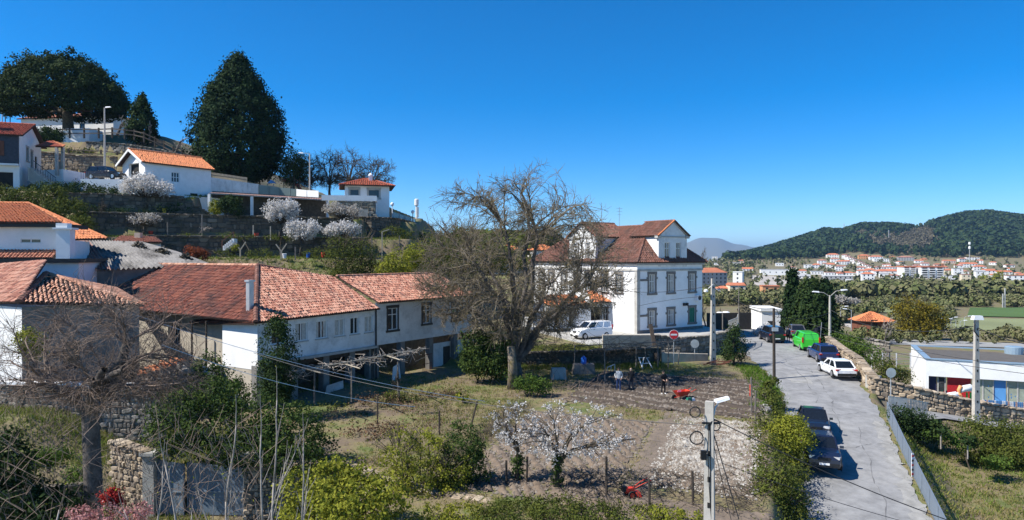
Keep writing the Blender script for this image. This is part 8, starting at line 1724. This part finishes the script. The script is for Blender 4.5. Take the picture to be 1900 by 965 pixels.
far_house('low white house with orange roof left of the cream house',1331,1356,531,541,'far_white','far_roof','hip',d=335,rz=-.1)
far_house('orange walled house with thin red roof in the valley',1416,1446,530,548,'far_orange','far_roof','flat',d=330,rz=-.15)
far_house('white modern block partly hidden behind the dark roadside conifer',1414,1448,573,606,'far_white','far_white','flat',d=112,rz=-.1,name='modern_block',storeys=1)
far_house('small white house with orange roof below the valley wood',1763,1781,546,557,'far_white','far_roof','hip',d=360,rz=-.2)
far_house('tiny white hut among the valley trees',1740,1746,538,544,'far_white','far_white','flat',d=400,name='hut',win=False)
def apartments(label,u0,u1,us,vt,vb,d,cols):
 x0,x1,x2=[(u-950)/F*d for u in(u0,u1,us)];zb=P(0,vb,d).z-3;zt=P(0,vt,d).z;w_=x1-x0;f=Fr((x0,d),-.2);t_=thing('apartment_block',label,'apartment block',(x0,d,zb));dp=22;mb=MB();f.box(mb,0,w_,0,dp,zb,zt-1.5);mb.build('wall','far_white',t_)
 mb=MB();f.box(mb,-.5,w_+.5,-.5,dp+.5,zt-1.5,zt-.2);mb.build('roof','far_roof',t_);ns=7
 for s_ in range(ns):
  z=zb+4+(zt-1.5-zb-4)*s_/ns
  for k_ in range(cols):a=w_*(k_+.15)/cols;b_=w_*(k_+.85)/cols;mb=MB();f.box(mb,a,b_,-.05,.3,z+.8,z+2.5);mb.build('window','glass',t_);mb=MB();f.box(mb,a-.3,b_+.3,-1.4,-.06,z-.1,z+.75);mb.build('balcony','far_white',t_)
 return t_
apartments('pale apartment block with balconies, left of the tall pair',1677,1698,1710,493.5,523,780,2);apartments('wide pale apartment block with balconies, right of the tall pair',1709,1747,1750,493.5,527,770,3)
r_=np.random.default_rng(95)
us_=sorted([r_.uniform(1484,1760)for _ in range(20)]+[r_.uniform(1770,1895)for _ in range(10)])
for i in range(30):
 u=us_[i];v=r_.uniform(486,517);w_=r_.uniform(9,16);h_=r_.uniform(5,8.5);tagp(far_house('small white house squeezed between the far town rows, %s of these from left'%ORD[i],u,u+w_,v-h_,v,'far_white','far_roof' if i%3 else 'far_roof_dull','hip' if i%2 else 'gable',rz=r_.uniform(-.7,.1)),group='packed small houses of the far town')
pv=thing('pavilion','low pavilion with broad orange hip roof in the valley','pavilion',P(1617,604,132));d=132;c=P(1617,604,d);cx,cy=c.x,c.y;zr=P(0,578,d).z;ze=P(0,594.5,d).z;N8=8;rad=4.2
pts=[(cx+4.15*math.cos(i*math.pi/4+.39)*.98,cy+rad*math.sin(i*math.pi/4+.39))for i in range(8)]
for i in range(8):
 a,b_=pts[i],pts[(i+1)%8];roof_plane('roof_tiles',[(b_[0],b_[1],ze),(a[0],a[1],ze),(cx,cy,zr)],'tile_orange',pv,.3)
mb=MB();mb.prism([(cx+(p_[0]-cx)*.86,cy+(p_[1]-cy)*.86)for p_ in pts],P(0,606,d).z-1,ze);mb.build('wall','rust_brown',pv);mb=MB();mb.box((cx-1.3,cy-3.45,P(0,600,d).z),(1.1,.3,2.0));mb.build('door','dark_inside',pv)
p=P(1799,498,1050);t_=thing('telecom_mast','tall thin telecom mast rising above the far town','mast',p);mb=MB();mb.tube([p,P(1799,452,1050)],[.7,.4],6);mb.build('pole','far_grey',t_)
for v in(452,460):q=P(1799,v,1050);mb=MB();mb.lathe(q-Vector((0,0,1.5)),[(1.4,0),(1.6,.3),(1.6,3.5),(1.2,3.8)],9);mb.build('antenna_ring','far_white',t_)
for i,(u,vt,vb,d)in enumerate(((1782,527,556,355),(1798,530,556,355),(1865,535,580,240),(1861,545,580,240),(1649,427,444,1500),(1710,463,478,1350),(1897,437,447,1500),(1566,415,428,1750))):pole('valley_pole','thin pale pole in the far landscape, %s from a list running left to right'%ORD[i]if False else['pale pole right of the small valley house','shorter pale pole two steps right of the valley house','tall pole at the right end of the green field','thin pole beside the tall field pole','lattice pole in the brown clearing of the hill','pole at the lower edge of the pine wood','pylon on the right flank of the wooded hill','thin mast on the saddle of the wooded hill'][i],[P(u,vb,d),P(u,vt,d)],.22 if d<500 else .7,'far_grey','pole')
for i,(u,vt,vb,d,ax_)in enumerate(((1560,570,600,130,.9),(1580,575,610,120,-.9),(1757,592,628,150,-.9),(1765,590,628,150,.9),(1774,593,630,148,-.9),(1790,588,630,150,.9),(1782,596,632,146,.9))):lamp_post(u,vt,vb,d,.08,'thin valley street lamp, %s from the left along the valley road'%ORD[i],[(ax_,.15)])
p=P(1521,640,80);t_=thing('roadside_flag','limp dark and white flag on a pole before the conifer','flag',p);mb=MB();mb.tube([p,P(1525,598,80)],.03,5);mb.build('pole','galvanised',t_)
mb=MB();V=[];
for i in range(7):
 for j in range(3):q=P(1524-i*2.3,604+i*1.0+j*(4.5-i*.25),80);V.append(q+Vector((0,.12*math.sin(i*1.4),0)))
mb.add(V,[[i*3+j,i*3+j+1,i*3+j+4,i*3+j+3]for i in range(6)for j in range(2)]);mb.build('cloth','cloth_navy',t_)
# ================================================================== air
mb=MB();mb.box((0,10400,95),(46000,21600,550));hz_=mb.build('haze','concrete',org=(0,10400,-180));hz_['kind']='stuff';hz_['label']='thin bluish air haze over the whole landscape'
hm=bpy.data.materials.new('haze');hm.use_nodes=True;n_=hm.node_tree.nodes;n_.remove(n_['Principled BSDF']);pvn=n_.new('ShaderNodeVolumePrincipled');pvn.inputs['Color'].default_value=(.4,.68,1.0,1);pvn.inputs['Density'].default_value=7e-5;pvn.inputs['Anisotropy'].default_value=.2
hm.node_tree.links.new(pvn.outputs[0],n_['Material Output'].inputs['Volume']);hz_.data.materials.clear();hz_.data.materials.append(hm)
